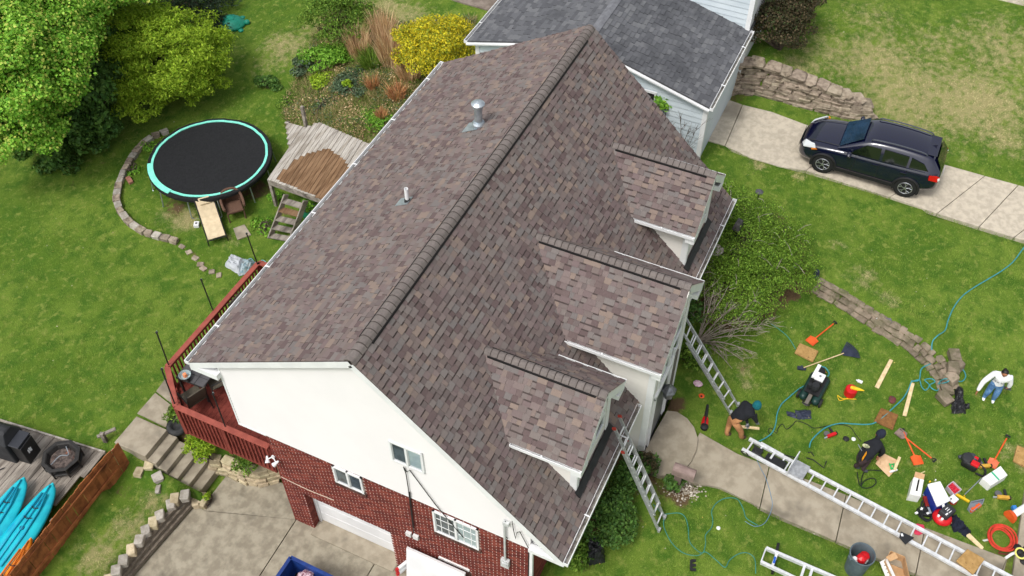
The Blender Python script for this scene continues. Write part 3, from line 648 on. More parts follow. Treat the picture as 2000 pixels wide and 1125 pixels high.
for di, D in enumerate(DORM):
    cx, hw, rh, zr, ze, yf, yw, z0, yv = (D[k] for k in ('cx', 'hw', 'rh', 'zr', 'ze', 'yf', 'yw', 'z0', 'yv'))
    sl = (zr - ze) / rh; zw = zr - .1 - hw * sl
    wm = MB(); y1 = yv - .45
    wm.ext([(cx - hw, yw, z0), (cx + hw, yw, z0), (cx + hw, yw, zw), (cx, yw, zr - .1), (cx - hw, yw, zw)], (0, y1 - yw, 0))
    for sd in (-1, 1): deck_plane(wm, [(cx, yv, zr), (cx, yf, zr), (cx + sd * rh, yf, ze), (cx + sd * rh, yv - 1.2, ze)], .06)
    dm = wm.build("dormer", CREAM, house, label=["small dormer nearest the white gable end", "large middle dormer over the front door", "small dormer at the far end of the roof"][di])
    for sd in (-1, 1):
        def kd(c, sd=sd): return any(p.z > zfront(p.y) - .03 for p in c)
        field(dm, (cx, yf, zr), (0, 1, 0), (sd, 0, -sl), yv - yf + .1, math.hypot(rh, rh * sl), EX, kd)
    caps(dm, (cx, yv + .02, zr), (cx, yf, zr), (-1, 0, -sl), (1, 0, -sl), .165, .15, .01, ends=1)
    # side clapboards, corner boards
    for sd in (-1, 1):
        s_ = MB(); clap(s_, 1, lambda z: yw + .12, lambda z: (yroof(z) if z > 5.2 else -3.8), max(z0, 2.1) if di == 1 else 4.72, zw - .02, lambda a, z, o, sd=sd: (cx + sd * (hw + .004 + o), a, z))
        s_.build("siding", CREAM, dm)
    tm = MB()
    for sd in (-1, 1):
        tm.bx(cx + sd * (hw + .015) - .014, cx + sd * (hw + .015) + .014, yw - .02, yw + .13, z0 + .1, zw - .02)       # corner board, side
        tm.bx(*sorted((cx + sd * (hw + .02), cx + sd * (hw - .12))), yw - .035, yw - .006, z0 + .1, zw)
        a, b = Vector((cx, yf + .02, zr - .165)), Vector((cx + sd * rh, yf + .02, ze - .165)); tm.bar(a, b, .045, .17, up=(-sd * sl, 0, 1))   # rake fascia
        sof = Vector((cx, (yf + yw) / 2 + .02, zr - .115)), Vector((cx + sd * rh, (yf + yw) / 2 + .02, ze - .115)); tm.bar(*sof, abs(yw - yf) - .03, .012, up=(-sd * sl, 0, 1))
        tm.bx(*sorted((cx + sd * (rh + .02), cx + sd * (hw - .02))), yf + .0, yw + .02, ze - .3, ze - .15)                     # eave return
        tm.bx(*sorted((cx + sd * rh, cx + sd * (hw + .02))), yf + .05, yv - 1.15, ze - .17, ze - .15)                            # soffit
        tm.bx(*sorted((cx + sd * (rh - .015), cx + sd * (rh + .004))), yf + .05, yv - 1.15, ze - .17, ze - .03)
    tm.build("fascia", WHITE, dm)
    for sd in (-1, 1):
        g = MB(); gutter(g, (cx + sd * (rh - .02), yf + .0, ze - .02), (cx + sd * (rh - .02), yv - 1.22, ze - .02), (sd, 0, 0), 0, .085, .09); g.build("gutter", GUT, dm)
    if di != 1:
        b = MB(); y2 = yw - .09; b.bar((cx - hw - .1, y2, zfront(y2) + .035), (cx + hw + .1, y2, zfront(y2) + .035), .17, .05, up=(0, -MF, 1)); b.build("black_flashing", BLACK, dm)
    # front window with a grid
    wz0, wz1 = (zw - 1.1, zw - .05) if di != 1 else (4.6, 6.0)
    wf = MB(); ww = hw * .62
    for z in (wz0, wz1, (wz0 + wz1) / 2): wf.bx(cx - ww, cx + ww, yw - .045, yw - .004, z - .045, z + .045)
    for x in (cx - ww, cx + ww, cx): wf.bx(x - .045, x + .045, yw - .048, yw - .006, wz0, wz1)
    wf.build("window_frame", WHITE, dm); wp = MB(); wp.bx(cx - ww, cx + ww, yw - .02, yw - .002, wz0, wz1); wp.build("window_pane", GLASS, dm)
# valley lines
# --- main walls
wallb = MB(); wallb.bx(.6, 12.2, -3.81, 3.1, -.25, 4.17); wallb.bx(.135, .6, 2.5, 3.1, -.25, 4.17); wallb.bx(.135, .6, -3.81, -.03, -.25, 4.17); wallb.bx(.135, .6, -.03, 2.5, 1.815, 4.17)
wallb = wallb.build("brick_wall", mt("mortar", (216, 188, 178), (200, 170, 160), 5, .95, .4, 60), house)
gz = lambda y: (zback(y) if y > 0 else zfront(y)) - .11
up = MB(); up.ext([(.14, 3.87, 4.18), (.14, 3.87, gz(3.87)), (.14, 0, ZR - .11), (.14, -3.81, gz(-3.81)), (.14, -3.81, 4.18)], (12.06, 0, 0))
up = up.build("upper_wall", SIDING, house)
cl = MB(); clap(cl, -1, lambda z: min(3.87, (ZR - .12 - z) / MBK), lambda z: -min(3.81, (ZR - .12 - z) / MF), 4.18, ZR - .15, lambda a, z, o: (.14 - o, a, z), .11, .024); cl = cl.build("siding", SIDING, up); cl["kind"] = "stuff"
tr = MB()
tr.bx(.11, .2, 3.85, 3.895, 4.16, gz(3.87)); tr.bx(.105, .14, 3.1, 3.89, 4.14, 4.19); tr.bx(.115, .14, -3.83, 3.1, 4.15, 4.185); tr.build("corner_trim", WHITE, house)
rk = MB()
for a, b, u_ in (((.02, 0, ZR - .125), (.02, YB, zback(YB) - .125), (0, MBK, 1)), ((.02, 0, ZR - .15), (.02, YF, zfront(YF) - .15), (0, -MF, 1))):
    rk.bar(a, b, .05, .17, up=u_); a2, b2 = Vector(a) + Vector((.07, 0, -.06)), Vector(b) + Vector((.07, 0, -.06)); rk.bar(a2, b2, .13, .015, up=u_)
rk.bx(-.004, .16, 3.87, YB + .02, zback(YB) - .28, zback(YB) - .1); rk.bx(-.004, .16, YF - .02, -3.81, zfront(YF) - .2, zfront(YF) - .08)
rk.build("rake_board", WHITE, house)
fz = zfront(YF); bz = zback(YB)
eg = MB(); gutter(eg, (-.01, YB, bz + .02), (LX, YB, bz + .02), (0, 1, 0)); eg.build("gutter", GUT, house)
for x0, x1 in ((-.01, 4.5), (7.03, LX + .02)):
    eg = MB(); gutter(eg, (x0, YF, fz + .02), (x1, YF, fz + .02), (0, -1, 0)); eg.build("gutter", GUT, house)
sf = MB(); sf.bx(.14, 4.55, YF, -3.8, fz - .16, fz - .14); sf.bx(6.98, LX, YF, -3.8, fz - .16, fz - .14); sf.bx(0, LX, 3.87, YB, bz - .16, bz - .14); sf.build("soffit", WHITE, house)
for e in ((LX - .02, YB, MBK), (LX - .02, YF, -MF)): pass
fr = MB(); fr.ext([(12.2, 3.87, 3.9), (12.2, 3.87, gz(3.87)), (12.2, 0, ZR - .11), (12.2, -3.81, gz(-3.81)), (12.2, -3.81, 3.9)], (.02, 0, 0)); fr.build("far_gable", SIDING, house)
# front wall cladding below the eave
fw = MB(); clap(fw, 1, lambda z: .16, lambda z: 4.55, 2.0, 4.3, lambda a, z, o: (a, -3.812 - o, z)); fw.build("front_siding", CREAM, house)
# --- bricks on the gable wall
OPEN = [(-.03, 2.5, -.1, 1.8), (.47, 1.27, 3.38, 4.1), (-2.54, -1.38, 3.06, 4.03), (-2.22, -1.38, 1.56, 1.74)]
SILL = [(.43, 1.31, 3.26, 3.38), (-2.58, -1.34, 2.94, 3.06), (-2.26, -1.34, 1.45, 1.56)]
BRK = mt("brick", (126, 48, 42), cells=[(124, 62, 54), (110, 54, 48), (134, 72, 62), (118, 58, 52), (98, 50, 46), (128, 64, 54)], isl='both', rnd=.16, rough=.9, bump=.5, bsc=120, spec=.15)
BRKD = mt("brick_sill", (92, 66, 60), rnd=.3, rough=.9, isl='both', spec=.15)
bw_, bh_ = .2, .0675
blist = []
row = 0; z = 0.0
while z < 4.14:
    y = 3.12 - (.1 if row % 2 else 0) + .1
    while y > -3.81:
        a, b = min(y, 3.115), max(y - bw_, -3.81); zz0, zz1 = z, z + bh_ - .012
        segs = [(a, b + .024)]
        for o in OPEN + SILL:
            if zz1 > o[2] and zz0 < o[3]:
                ns = []
                for (p, q) in segs:
                    if q >= o[1] or p <= o[0]: ns.append((p, q)); continue
                    if p > o[1] + .03: ns.append((p, o[1]))
                    if q < o[0] - .03: ns.append((o[0], q))
                segs = ns
        for p, q in segs:
            if p - q > .03: blist.append((p, q, zz0, zz1))
        y -= bw_
    z += bh_; row += 1
def uv_of(P): return px(P)
sc_ = []
for i, (p, q, z0, z1) in enumerate(blist):
    u, v = px((.14, (p + q) / 2, z1)); sc_.append((-(v if (p - q) > .17 and 0 < u < 2000 and v < 1120 else -1), i))
big = set(i for _, i in sorted(sc_)[:300])
bm_ = MB(); bm_.bx(0, 1, 0, 1, 0, 1); bme = bpy.data.meshes.new("brick"); bme.from_pydata(bm_.v, [], bm_.f); bme.materials.append(BRK); bme.update()
rest = MB()
for i, (p, q, z0, z1) in enumerate(blist):
    d = rng.uniform(.0, .006)
    if i in big:
        o = bpy.data.objects.new("brick", bme); COL.objects.link(o); o.parent = wallb; o.location = Vector((.128 - d, q, z0)) - wloc(wallb); o.scale = (.04, p - q, z1 - z0)
    else: rest.bx(.128 - d, .168, q, p, z0, z1)
# side returns of bricks: corner at the back and front
for k in range(int(4.14 / bh_)):
    for j in range(7):
        x = .14 + j * .2 + (.1 if k % 2 else 0)
        rest.bx(x, x + .188, 3.09, 3.122, k * bh_, k * bh_ + bh_ - .011)
        rest.bx(x, x + .188, -3.835, -3.8, k * bh_, k * bh_ + bh_ - .011)
rest.build("brick_field", BRK, wallb, kind="stuff")
for s_ in SILL:
    y = s_[0]
    while y < s_[1] - .03:
        o = bpy.data.objects.new("sill_brick", bme.copy() if False else bme); o.data = bpy.data.meshes.get("sill_brick_mesh") or (lambda m: (m.materials.clear(), m.materials.append(BRKD), setattr(m, 'name', 'sill_brick_mesh'), m)[3])(bme.copy())
        COL.objects.link(o); o.parent = wallb; o.location = Vector((.075, y, s_[2])) - wloc(wallb); o.scale = (.1, .062, s_[3] - s_[2] - .005); y += .072
# openings: windows
def window(y0, y1, z0, z1, x, grid, panes):
    f = MB(); t = .05; xo = x - .035
    for y in (y0 + t / 2, y1 - t / 2, (y0 + y1) / 2): f.bx(xo, x + .03, y - t / 2, y + t / 2, z0, z1)
    for z in (z0 + t / 2, z1 - t / 2): f.bx(xo + .002, x + .028, y0, y1, z - t / 2, z + t / 2)
    if grid:
        for h, (a, b) in enumerate(((y0, (y0 + y1) / 2), ((y0 + y1) / 2, y1))):
            for k in (1, 2): yy = a + (b - a) * k / 3; f.bx(x - .012, x + .012, yy - .009, yy + .009, z0, z1)
            for k in (1, 2): zz = z0 + (z1 - z0) * k / 3; f.bx(x - .011, x + .011, a, b, zz - .009, zz + .009)
    f = f.build("window", WHITE, house)
    ym = (y0 + y1) / 2
    for k, (a, b) in enumerate(((y0 + t, ym - t / 2), (ym + t / 2, y1 - t))):
        p = MB(); p.bx(x - .004, x + .01, a, b, z0 + t, z1 - t); p.build("pane", panes[k], f)
        s2 = MB()
        for yy in (a + .012, b - .012): s2.bx(x - .016, x - .004, yy - .012, yy + .012, z0 + t, z1 - t)
        s2.bx(x - .016, x - .004, a, b, z0 + t, z0 + t + .03); s2.build("sash", mt("sash_grey", (190, 192, 194)), f)
window(-1.32, -.5, 5.58, 6.36, .12, False, [GLASSB, GLASS])
window(.47, 1.27, 3.38, 4.1, .115, False, [GLASS, GLASS])
window(-2.54, -1.38, 3.06, 4.03, .115, True, [GLASSB, GLASS])
f = MB(); f.bx(.10, .17, -2.22, -1.38, 1.62, 1.7); f.build("window_lintel", WHITE, house)
# garage door in its recess
rest2 = MB()
for k in range(int(1.79 / bh_)):
    for j in range(2): rest2.bx(.13 + j * .16, .13 + j * .16 + .15, 2.49, 2.51, k * bh_, k * bh_ + bh_ - .011)
rest2.build("reveal_bricks", BRK, wallb, kind="stuff")
gd = MB(); gd.bx(.42, .46, .03, 2.44, .03, 1.8)
for z in (.47, .92, 1.36): gd.bx(.415, .43, .03, 2.44, z - .012, z + .012)
gd = gd.build("garage_door", WHITE, house)
gj = MB(); gj.bx(.36, .42, 2.42, 2.495, .0, 1.79); gj.bx(.36, .42, -.025, .04, .0, 1.79); gj.build("door_jamb", WHITE, house)
# services on the gable wall
ms = MB(); a = onx(985, 1020, .06); b = onx(997, 1098, .06)
ms.tube([(a.x, a.y, a.z), (a.x, a.y, b.z)], .028, 8); ms.bx(.02, .11, a.y - .1, a.y + .1, b.z - .32, b.z); ms.lathe((.04, a.y, b.z - .14), [(.07, -.02), (.07, .05)], 12, R=Matrix.Rotation(-PI / 2, 3, 'Y'))
ms.bx(.03, .12, a.y - .11, a.y + .03, a.z - .1, a.z + .02); ms.build("electric_meter", mt("meter_grey", (206, 208, 208), (188, 190, 190), 8, .5), house)
jb = MB()
for u, v in ((799, 1042), (813, 1048)): p = onx(u, v, .1); jb.bx(.05, .12, p.y - .07, p.y + .07, p.z - .08, p.z + .08)
jb.build("junction_box", mt("box_white", (214, 214, 212)), house)
cb = MB(); P = [onx(u, v, .085) for u, v in ((788, 912), (793, 925), (797, 950), (803, 1000), (808, 1040))]; cb.tube(P, .012, 5)
P = [onx(u, v, .08) for u, v in ((789, 914), (795, 922), (800, 918), (850, 985), (905, 1050))]; cb.tube(P, .012, 5)
P = [onx(u, v, .09) for u, v in ((798, 960), (801, 990), (806, 1030))]; cb.tube([p + Vector((0, -.03, 0)) for p in P], .012, 5)
for Q in (((987, 1018), (984, 1035), (987, 1048), (992, 1052)), ((1000, 1018), (1003, 1035), (1007, 1052), (1010, 1040), (1015, 1038), (1024, 1055), (1032, 1070))): cb.tube([onx(u, v, .07) for u, v in Q], .01, 5)
cb.build("cable", BLACK, house)
cb = MB(); cb.tube([onx(u, v, .12) for u, v in ((549, 931), (575, 944), (605, 958), (652, 977))], .012, 5); cb.build("conduit", mt("conduit_tan", (196, 178, 160)), house)
ds = MB(); p = onx(1036, 1074, .1); ds.bx(.04, .11, -3.9, -3.83, -.1, p.z); ds.build("downspout", WHITE, house); ds = MB(); ds.bx(.07, .12, -3.82, -3.785, -.1, p.z + .02); ds.build("drain_pipe", BLACK, house)
fl = MB(); p = onx(533, 893, .08); fl.lathe((.09, p.y, p.z), [(.05, -.02), (.05, .03)], 12, R=Matrix.Rotation(-PI / 2, 3, 'Y'))
for dy in (-.14, .12):
    R_ = Matrix.Rotation(-2.2, 3, 'Y') @ Matrix.Rotation(dy * 4, 3, 'X'); fl.lathe((.0, p.y + dy, p.z - .05), [(.025, -.08), (.035, 0), (.066, .09), (.062, .094), (.03, .06)], 14, R=R_); fl.tube([(.09, p.y, p.z), (0, p.y + dy, p.z - .05)], .015, 6)
fl.build("floodlight", WHITE, house)
# roof vents
def B_(u, v): d = ray(u, v); k = (ZR - CAM[2] - CAM[1] * MBK) / (d[2] + d[1] * MBK); return Vector(CAM + d * k)
nB = Vector((0, MBK, 1)).normalized()
b = B_(935, 246); m = MB(); m.lathe(b, [(.1, -.05), (.1, .66)], 20); m.lathe(b, [(.165, -.02), (.165, .1), (.13, .15), (.12, .15)], 20); vp = m.build("vent_stack", STEEL, house, smooth=False)
m = MB(); m.lathe(b + Vector((0, 0, .66)), [(.125, -.1), (.125, .0), (.165, .01), (.172, .04), (.1, .1), (.02, .13)], 24); m.build("vent_cap", STEEL, vp)
m = MB(); sB = Vector((0, 1, -MBK)).normalized(); m.obox(b + sB * .18 + nB * .025, Vector((.2, 0, 0)), sB * .24, nB * .006); m.build("flashing", STEEL, vp)
b = B_(796, 394); m = MB(); m.lathe(b, [(.05, -.05), (.05, .42), (.04, .42), (.04, .3)], 14); vp = m.build("vent_pipe", WHITE, house)
m = MB(); m.lathe(b, [(.085, -.03), (.07, .09), (.052, .1)], 14); m.build("pipe_boot", BLACK, vp); m = MB(); m.obox(b + sB * .1 + nB * .025, Vector((.14, 0, 0)), sB * .2, nB * .006); m.build("flashing", STEEL, vp)
# the porch front: door, shutters, lantern
d2 = DORM[1]
def ony(u, v, y): d = ray(u, v); return Vector(CAM + d * (y - CAM[1]) / d[1])
m = MB(); m.bx(5.0, 5.95, -4.955, -4.925, 2.2, 4.25); m.build("front_door", mt("door_grey", (110, 114, 116), (90, 94, 96), 3, .4), house)
m = MB()
for x in (4.9, 5.98): m.bx(x, x + .1, -4.985, -4.93, 2.2, 4.3)
m.bx(4.9, 6.08, -4.985, -4.93, 4.25, 4.4); m.bx(6.1, 6.16, -5.0, -4.93, 2.2, 4.9); m.build("door_surround", WHITE, house)
m = MB(); m.bx(6.3, 6.7, -4.97, -4.925, 2.3, 4.2); m.build("shutter", mt("shutter_grey", (112, 108, 102), (98, 94, 88), 4, .7), house)
p = ony(1306, 766, -5.12); m = MB(); m.lathe(p + Vector((0, 0, -.2)), [(.06, 0), (.13, .04), (.15, .3), (.12, .3)], 6); m.lathe(p + Vector((0, 0, .1)), [(.2, 0), (.14, .08), (.05, .16), (.015, .24)], 6); m.bar(p + Vector((0, 0, .0)), p + Vector((0, .22, .05)), .04, .06)
lan = m.build("wall_lantern", mt("lantern_metal", (136, 138, 142), (100, 102, 106), 8, .4, metal=.5), house)
m = MB(); m.bx(4.6, 6.9, -4.97, -4.93, 2.0, 2.24); m.build("sill_flashing", BLACK, house)

# ------------------------------------------------------------------ neighbour's house
nb = thing("neighbor_house", (20, 1.4, 2.2), "pale blue clapboard house with a weathered grey shingled roof behind the brown roof", "house")
NX0, NX1, NY0, NY1, NE, NYR, NR = 15.72, 20.2, -2.83, 5.62, 4.68, 1.4, 5.84
NBL = mt("blue_siding", (206, 216, 222), (196, 207, 214), 1.0, .6, rnd=.04)
nm = (NR - NE) / (NYR - NY0); nmb = (NR - NE) / (NY1 - NYR)
m = MB(); m.ext([(NX0 + .12, NY0 + .12, 1.8), (NX0 + .12, NY1 - .3, 1.8), (NX0 + .12, NY1 - .3, NE - .02), (NX0 + .12, NYR, NR - .12), (NX0 + .12, NY0 + .12, NE - .07)], (14, 0, 0)); nbw = m.build("wall", NBL, nb)
z = 2.1
while z < NR - .3:
    zt = z + .2; a0, a1 = NY0 + .1, NY1 - .28
    f_ = lambda zz: (max(a0, NY0 + (zz - (NE - .1)) / nm), min(a1, NY1 - (zz - (NE - .1)) / nmb))
    (p0, q0), (p1, q1) = f_(z), f_(zt)
    if q1 > p1 + .1:
        m = MB(); x = NX0 + .12; m.add([(x - .03, p0, z), (x - .03, q0, z), (x - .006, q1, zt), (x - .006, p1, zt), (x, p0, z), (x, q0, z)], [(0, 3, 2, 1), (0, 1, 5, 4)]); m.build("clapboard", NBL, nbw)
    z = zt
m = MB()
for sgn, ye in ((1, NY0), (-1, NY1)):
    a, b = Vector((NX0 - .02, NYR, NR - .08)), Vector((NX0 - .02, ye, NE - .08)); m.bar(a, b, .05, .16, up=(0, 1 * sgn, 3.6)); 
m.bx(NX0 + .07, NX0 + .2, NY0 + .05, NY0 + .2, 1.9, NE - .12); m.bx(NX0 + .07, NX0 + .2, NY1 - .4, NY1 - .26, 1.9, NE - .12); m.build("trim", WHITE, nb)
nr = MB(); deck_plane(nr, [(NX0, NYR, NR), (30, NYR, NR), (30, NY0, NE), (NX0, NY0, NE)]); deck_plane(nr, [(NX0, NYR, NR), (30, NYR, NR), (30, NY1, NE), (NX0, NY1, NE)]); nr = nr.build("roof", mt("nb_deck", (70, 70, 72), rough=.95), nb)
for ye, od in ((NY0, -1), (NY1, 1)):
    g = MB(); gutter(g, (NX0 - .02, ye, NE + .02), (20.25 if od < 0 else 28, ye, NE + .02), (0, od, 0)); g.build("gutter", GUT, nb)
# two-storey part
m = MB(); m.bx(20.24, 30, -2.72, 4.6, 1.8, 9.0); tw = m.build("tall_wall", NBL, nb)
z = NE
while z < 9:
    m = MB(); x = 20.24; m.add([(x - .03, -2.72, z), (x - .03, 4.6, z), (x - .006, 4.6, z + .2), (x - .006, -2.72, z + .2), (x, -2.72, z), (x, 4.6, z)], [(0, 3, 2, 1), (0, 1, 5, 4)]); m.build("clapboard", NBL, tw); z += .2
m = MB(); m.bx(20.18, 20.3, -2.78, -2.62, 1.8, 9); m.bx(20.3, 30, -2.76, -2.72, 1.8, 9); m.build("corner_board", WHITE, nb)
p = onx(1264, 182, NX0 + .05); m = MB(); m.bx(NX0 + .05, NX0 + .1, p.y - .3, p.y + .3, p.z - .6, p.z + .1); wf = m.build("window", WHITE, nb); m = MB(); m.bx(NX0 + .04, NX0 + .06, p.y - .24, p.y + .24, p.z - .55, p.z + .03); m.build("pane", DARK, wf)
NP0 = len(PIECES)
field(nr, (NX0, NYR, NR), (1, 0, 0), (0, -1, -nm), 4.6, math.hypot(NYR - NY0, NR - NE), .145, lambda c: True, wide=(.29, .31))
field(nr, (NX0, NYR, NR), (1, 0, 0), (0, 1, -nmb), 4.6, math.hypot(NY1 - NYR, NR - NE), .145, lambda c: True, wide=(.29, .31))
NSH = mt("grey_shingle", (92, 94, 99), cells=[(100, 101, 105), (90, 91, 95), (107, 108, 111), (95, 96, 100), (83, 84, 88)], isl='both', rnd=.08, rough=.95, bump=.6, bsc=150, spec=.12, c3=(78, 79, 83), sc3=.7, f3=(.48, .7), bdist=.006)
NB_N = len(PIECES)
m = MB(); 
for k in range(30):
    x = NX0 + k * .15
    for sd, mm in ((-1, nm), (1, nmb)): m.add([(x, NYR, NR + .03 + .006), (x + .17, NYR, NR + .03), (x + .17, NYR + sd * .15, NR - .15 * mm + .025), (x, NYR + sd * .15, NR - .15 * mm + .032)], [(0, 1, 2, 3)])
m.build("ridge_cap", mt("nb_cap", (118, 119, 124), (104, 105, 110), 6, .95, isl=True, rnd=.08), nr)

# ------------------------------------------------------------------ shingles: the largest 300 of each house as parts, the rest joined
def piece_geo(P, low):
    """corner arrays of wedge shingles"""
    par, O, s, t, n, a, b, t0, t1, hi = P
    h0, h1 = (.004, .026) if hi else (.003, .009)
    c = lambda q, r, h: O + s * q + t * r + n * h
    return [c(a, t0, h0), c(b, t0, h0), c(b, t1, h1), c(a, t1, h1), c(a, t0, -.004), c(b, t0, -.004), c(b, t1, -.004), c(a, t1, -.004)]
UF = [(0, 3, 2, 1), (0, 1, 5, 4), (1, 2, 6, 5), (2, 3, 7, 6), (3, 0, 4, 7)]
def unit_mesh(mats, hi, band):
    h0 = .15 if hi else .3
    V = [(0, 0, h0), (1, 0, h0), (1, 1, 1), (0, 1, 1), (0, 0, 0), (1, 0, 0), (1, 1, 0), (0, 1, 0)]; F = list(UF); mi = [0] * 5
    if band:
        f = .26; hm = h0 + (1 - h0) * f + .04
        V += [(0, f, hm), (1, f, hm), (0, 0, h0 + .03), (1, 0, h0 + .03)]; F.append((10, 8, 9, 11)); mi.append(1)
    me = bpy.data.meshes.new("shingle"); me.from_pydata(V, [], F)
    for q in mats: me.materials.append(q)
    me.polygons.foreach_set("material_index", np.array(mi, np.int32)); me.update(); return me
def lay(pieces, mats, bands, hmul, nmax=300, gap=.003):
    cen = np.array([p[1] + p[2] * ((p[5] + p[6]) / 2) + p[3] * ((p[7] + p[8]) / 2) for p in pieces]); u, v = pxs(cen)
    area = []
    for i, p in enumerate(pieces):
        c0 = px(p[1] + p[2] * p[5] + p[3] * p[7]); c1 = px(p[1] + p[2] * p[6] + p[3] * p[7]); c3 = px(p[1] + p[2] * p[5] + p[3] * p[8])
        ar = abs((c1[0] - c0[0]) * (c3[1] - c0[1]) - (c1[1] - c0[1]) * (c3[0] - c0[0]))
        area.append(ar if 10 < u[i] < 1990 and 10 < v[i] < 1115 and p[4] @ (Vector(CAM) - Vector(cen[i])) > 0 else 0)
    top = set(np.argsort(-np.array(area))[:nmax].tolist())
    um = {(h, b): unit_mesh(mats, h, b) for h in (True, False) for b in (True, False)}
    byp = {}
    for i, p in enumerate(pieces):
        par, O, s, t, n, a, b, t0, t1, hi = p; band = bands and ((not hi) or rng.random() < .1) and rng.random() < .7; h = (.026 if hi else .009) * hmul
        if i in top:
            o = bpy.data.objects.new("shingle", um[(hi, band)]); COL.objects.link(o); o.parent = par
            c = O + s * a + t * t0 - wloc(par); x, y, z = s * (b - a - gap), t * (t1 - t0), n * h
            o.matrix_basis = Matrix(((x.x, y.x, z.x, c.x), (x.y, y.y, z.y, c.y), (x.z, y.z, z.z, c.z), (0, 0, 0, 1)))
        else: byp.setdefault(par.name, (par, []))[1].append((p, band, h))
    for par, lst in byp.values():
        V, F, M = [], [], []
        for p, band, h in lst:
            _, O, s, t, n, a, b, t0, t1, hi = p; h0 = .15 if hi else .3; b = b - gap
            c = lambda q, r, g: O + s * q + t * r + n * (g * h)
            k = len(V); V += [c(a, t0, h0), c(b, t0, h0), c(b, t1, 1), c(a, t1, 1), c(a, t0, 0), c(b, t0, 0), c(b, t1, 0), c(a, t1, 0)]
            F += [tuple(k + j for j in f) for f in UF]; M += [0] * 5
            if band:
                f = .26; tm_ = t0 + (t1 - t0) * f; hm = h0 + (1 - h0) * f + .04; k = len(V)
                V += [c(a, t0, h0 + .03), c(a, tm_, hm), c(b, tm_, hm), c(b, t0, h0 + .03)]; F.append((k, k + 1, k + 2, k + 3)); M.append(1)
        npmesh("shingle_field", np.array([tuple(q) for q in V]), np.array(F), mats, par, kind="stuff", mi=M)
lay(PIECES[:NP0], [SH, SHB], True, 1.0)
lay(PIECES[NP0:], [NSH, mt("nb_joint", (52, 52, 56), rough=.95)], False, .9, gap=.014)
# ------------------------------------------------------------------ vegetation
def leaf_mesh(name, C, N, size, mats, parent=None, kind="stuff", aspect=.55, jit=.9, mi=None, fold=True):
    """one leaf (two triangles, folded along the midrib) per point; C centres (n,3), N outward normals"""
    n = len(C); N = N + nrg.normal(0, jit, (n, 3)); N /= np.linalg.norm(N, axis=1, keepdims=True) + 1e-9
    A = nrg.normal(0, 1, (n, 3)); A -= (A * N).sum(1, keepdims=True) * N; A /= np.linalg.norm(A, axis=1, keepdims=True) + 1e-9
    B = np.cross(N, A); s = (np.asarray(size) * nrg.uniform(.6, 1.35, n))[:, None]; f = .18 if fold else 0
    V = np.stack([C - A * s, C + B * s * aspect + N * s * f, C + A * s, C - B * s * aspect + N * s * f], 1).reshape(-1, 3)
    k = np.arange(n)[:, None] * 4
    F = np.concatenate([k + np.array([[0, 2, 1]]), k + np.array([[0, 3, 2]])], 0)
    m2 = None if mi is None else np.concatenate([mi, mi])
    return npmesh(name, V, F, mats, parent, kind=kind, mi=m2)
def lumpy(n, c, rad, lumps, seed, depth=.3, zmin=-.2, lobe=.34):
    """points near the surface of a lumpy ellipsoid, with outward normals: many overlapping sub-lobes"""
    r = np.random.default_rng(seed); c = np.array(c); rad = np.array(rad)
    d = r.normal(0, 1, (lumps, 3)); d[:, 2] = np.abs(d[:, 2]) * 1.0 + zmin * r.random(lumps); d /= np.linalg.norm(d, axis=1, keepdims=True)
    lc = d * r.uniform(.5, .95, (lumps, 1)); lr = r.uniform(.5, 1.3, lumps) * lobe
    w_ = lr ** 2; i = r.choice(lumps, n, p=w_ / w_.sum()); q = r.normal(0, 1, (n, 3)); q /= np.linalg.norm(q, axis=1, keepdims=True)
    P = lc[i] + q * np.array([1.15, 1.15, .62]) * (lr[i] * (1 - depth * r.random(n) ** 2))[:, None] + r.normal(0, .028, (n, 3))
    nn = q * .6 + P / (np.linalg.norm(P, axis=1, keepdims=True) + 1e-6) * .5; nn[:, 2] += .35
    return c + P * rad, nn, i
FB = {'maple_leaf': 1.1, 'lime_leaf': 1.04, 'dark_leaf': 1.32, 'arching_leaf': 1.26, 'spruce_needle': 1.1, 'forsythia_bloom': 1.06, 'straw': 1.3, 'rust_straw': 1.1, 'burgundy_leaf': 1.1}
def foliage(name, cols, **k):
    cols = [tuple(min(int(q * FB.get(name, 1.2)), 235) for q in c) for c in cols]; return mt(name, cols[0], cells=cols, isl='both', rnd=.2, hue=.012, rough=.6, spec=.22, leaf=.25, **k)
def stems(parent, base, tips, r0, mat, name="stem", n=5, sag=.15):
    m = MB()
    for t in tips:
        b = Vector(base) + Vector((rng.uniform(-.1, .1), rng.uniform(-.1, .1), 0)); t = Vector(t); mid = b.lerp(t, .5) + Vector((rng.uniform(-1, 1), rng.uniform(-1, 1), rng.uniform(0, 1))) * sag
        P = smooth_path([b, mid, t], 4); m.tube(P, [r0 * (1 - .8 * i / len(P)) for i in range(len(P))], n)
    return m.build(name, mat, parent)
BARK = mt("bark", (92, 80, 68), (64, 54, 46), 9, .95, .9, 30)
TWIG = mt("grey_twig", (158, 148, 136), (122, 112, 100), 8, .95)
MAPLE = foliage("maple_leaf", [(112, 160, 44), (128, 176, 58), (98, 146, 40), (142, 188, 68), (158, 194, 82), (104, 150, 46), (170, 178, 86), (84, 128, 40)])
LIME = foliage("lime_leaf", [(146, 176, 44), (160, 188, 54), (128, 158, 38), (170, 194, 64), (112, 142, 34)])
DARKG = foliage("dark_leaf", [(56, 82, 32), (66, 94, 40), (46, 70, 28), (78, 104, 48), (60, 86, 44)])
SPRUCE = foliage("spruce_needle", [(40, 58, 40), (50, 68, 48), (34, 50, 34), (58, 76, 52)])
MIDG = foliage("mid_leaf", [(86, 114, 38), (98, 126, 46), (72, 100, 32), (110, 134, 54), (64, 90, 30)])
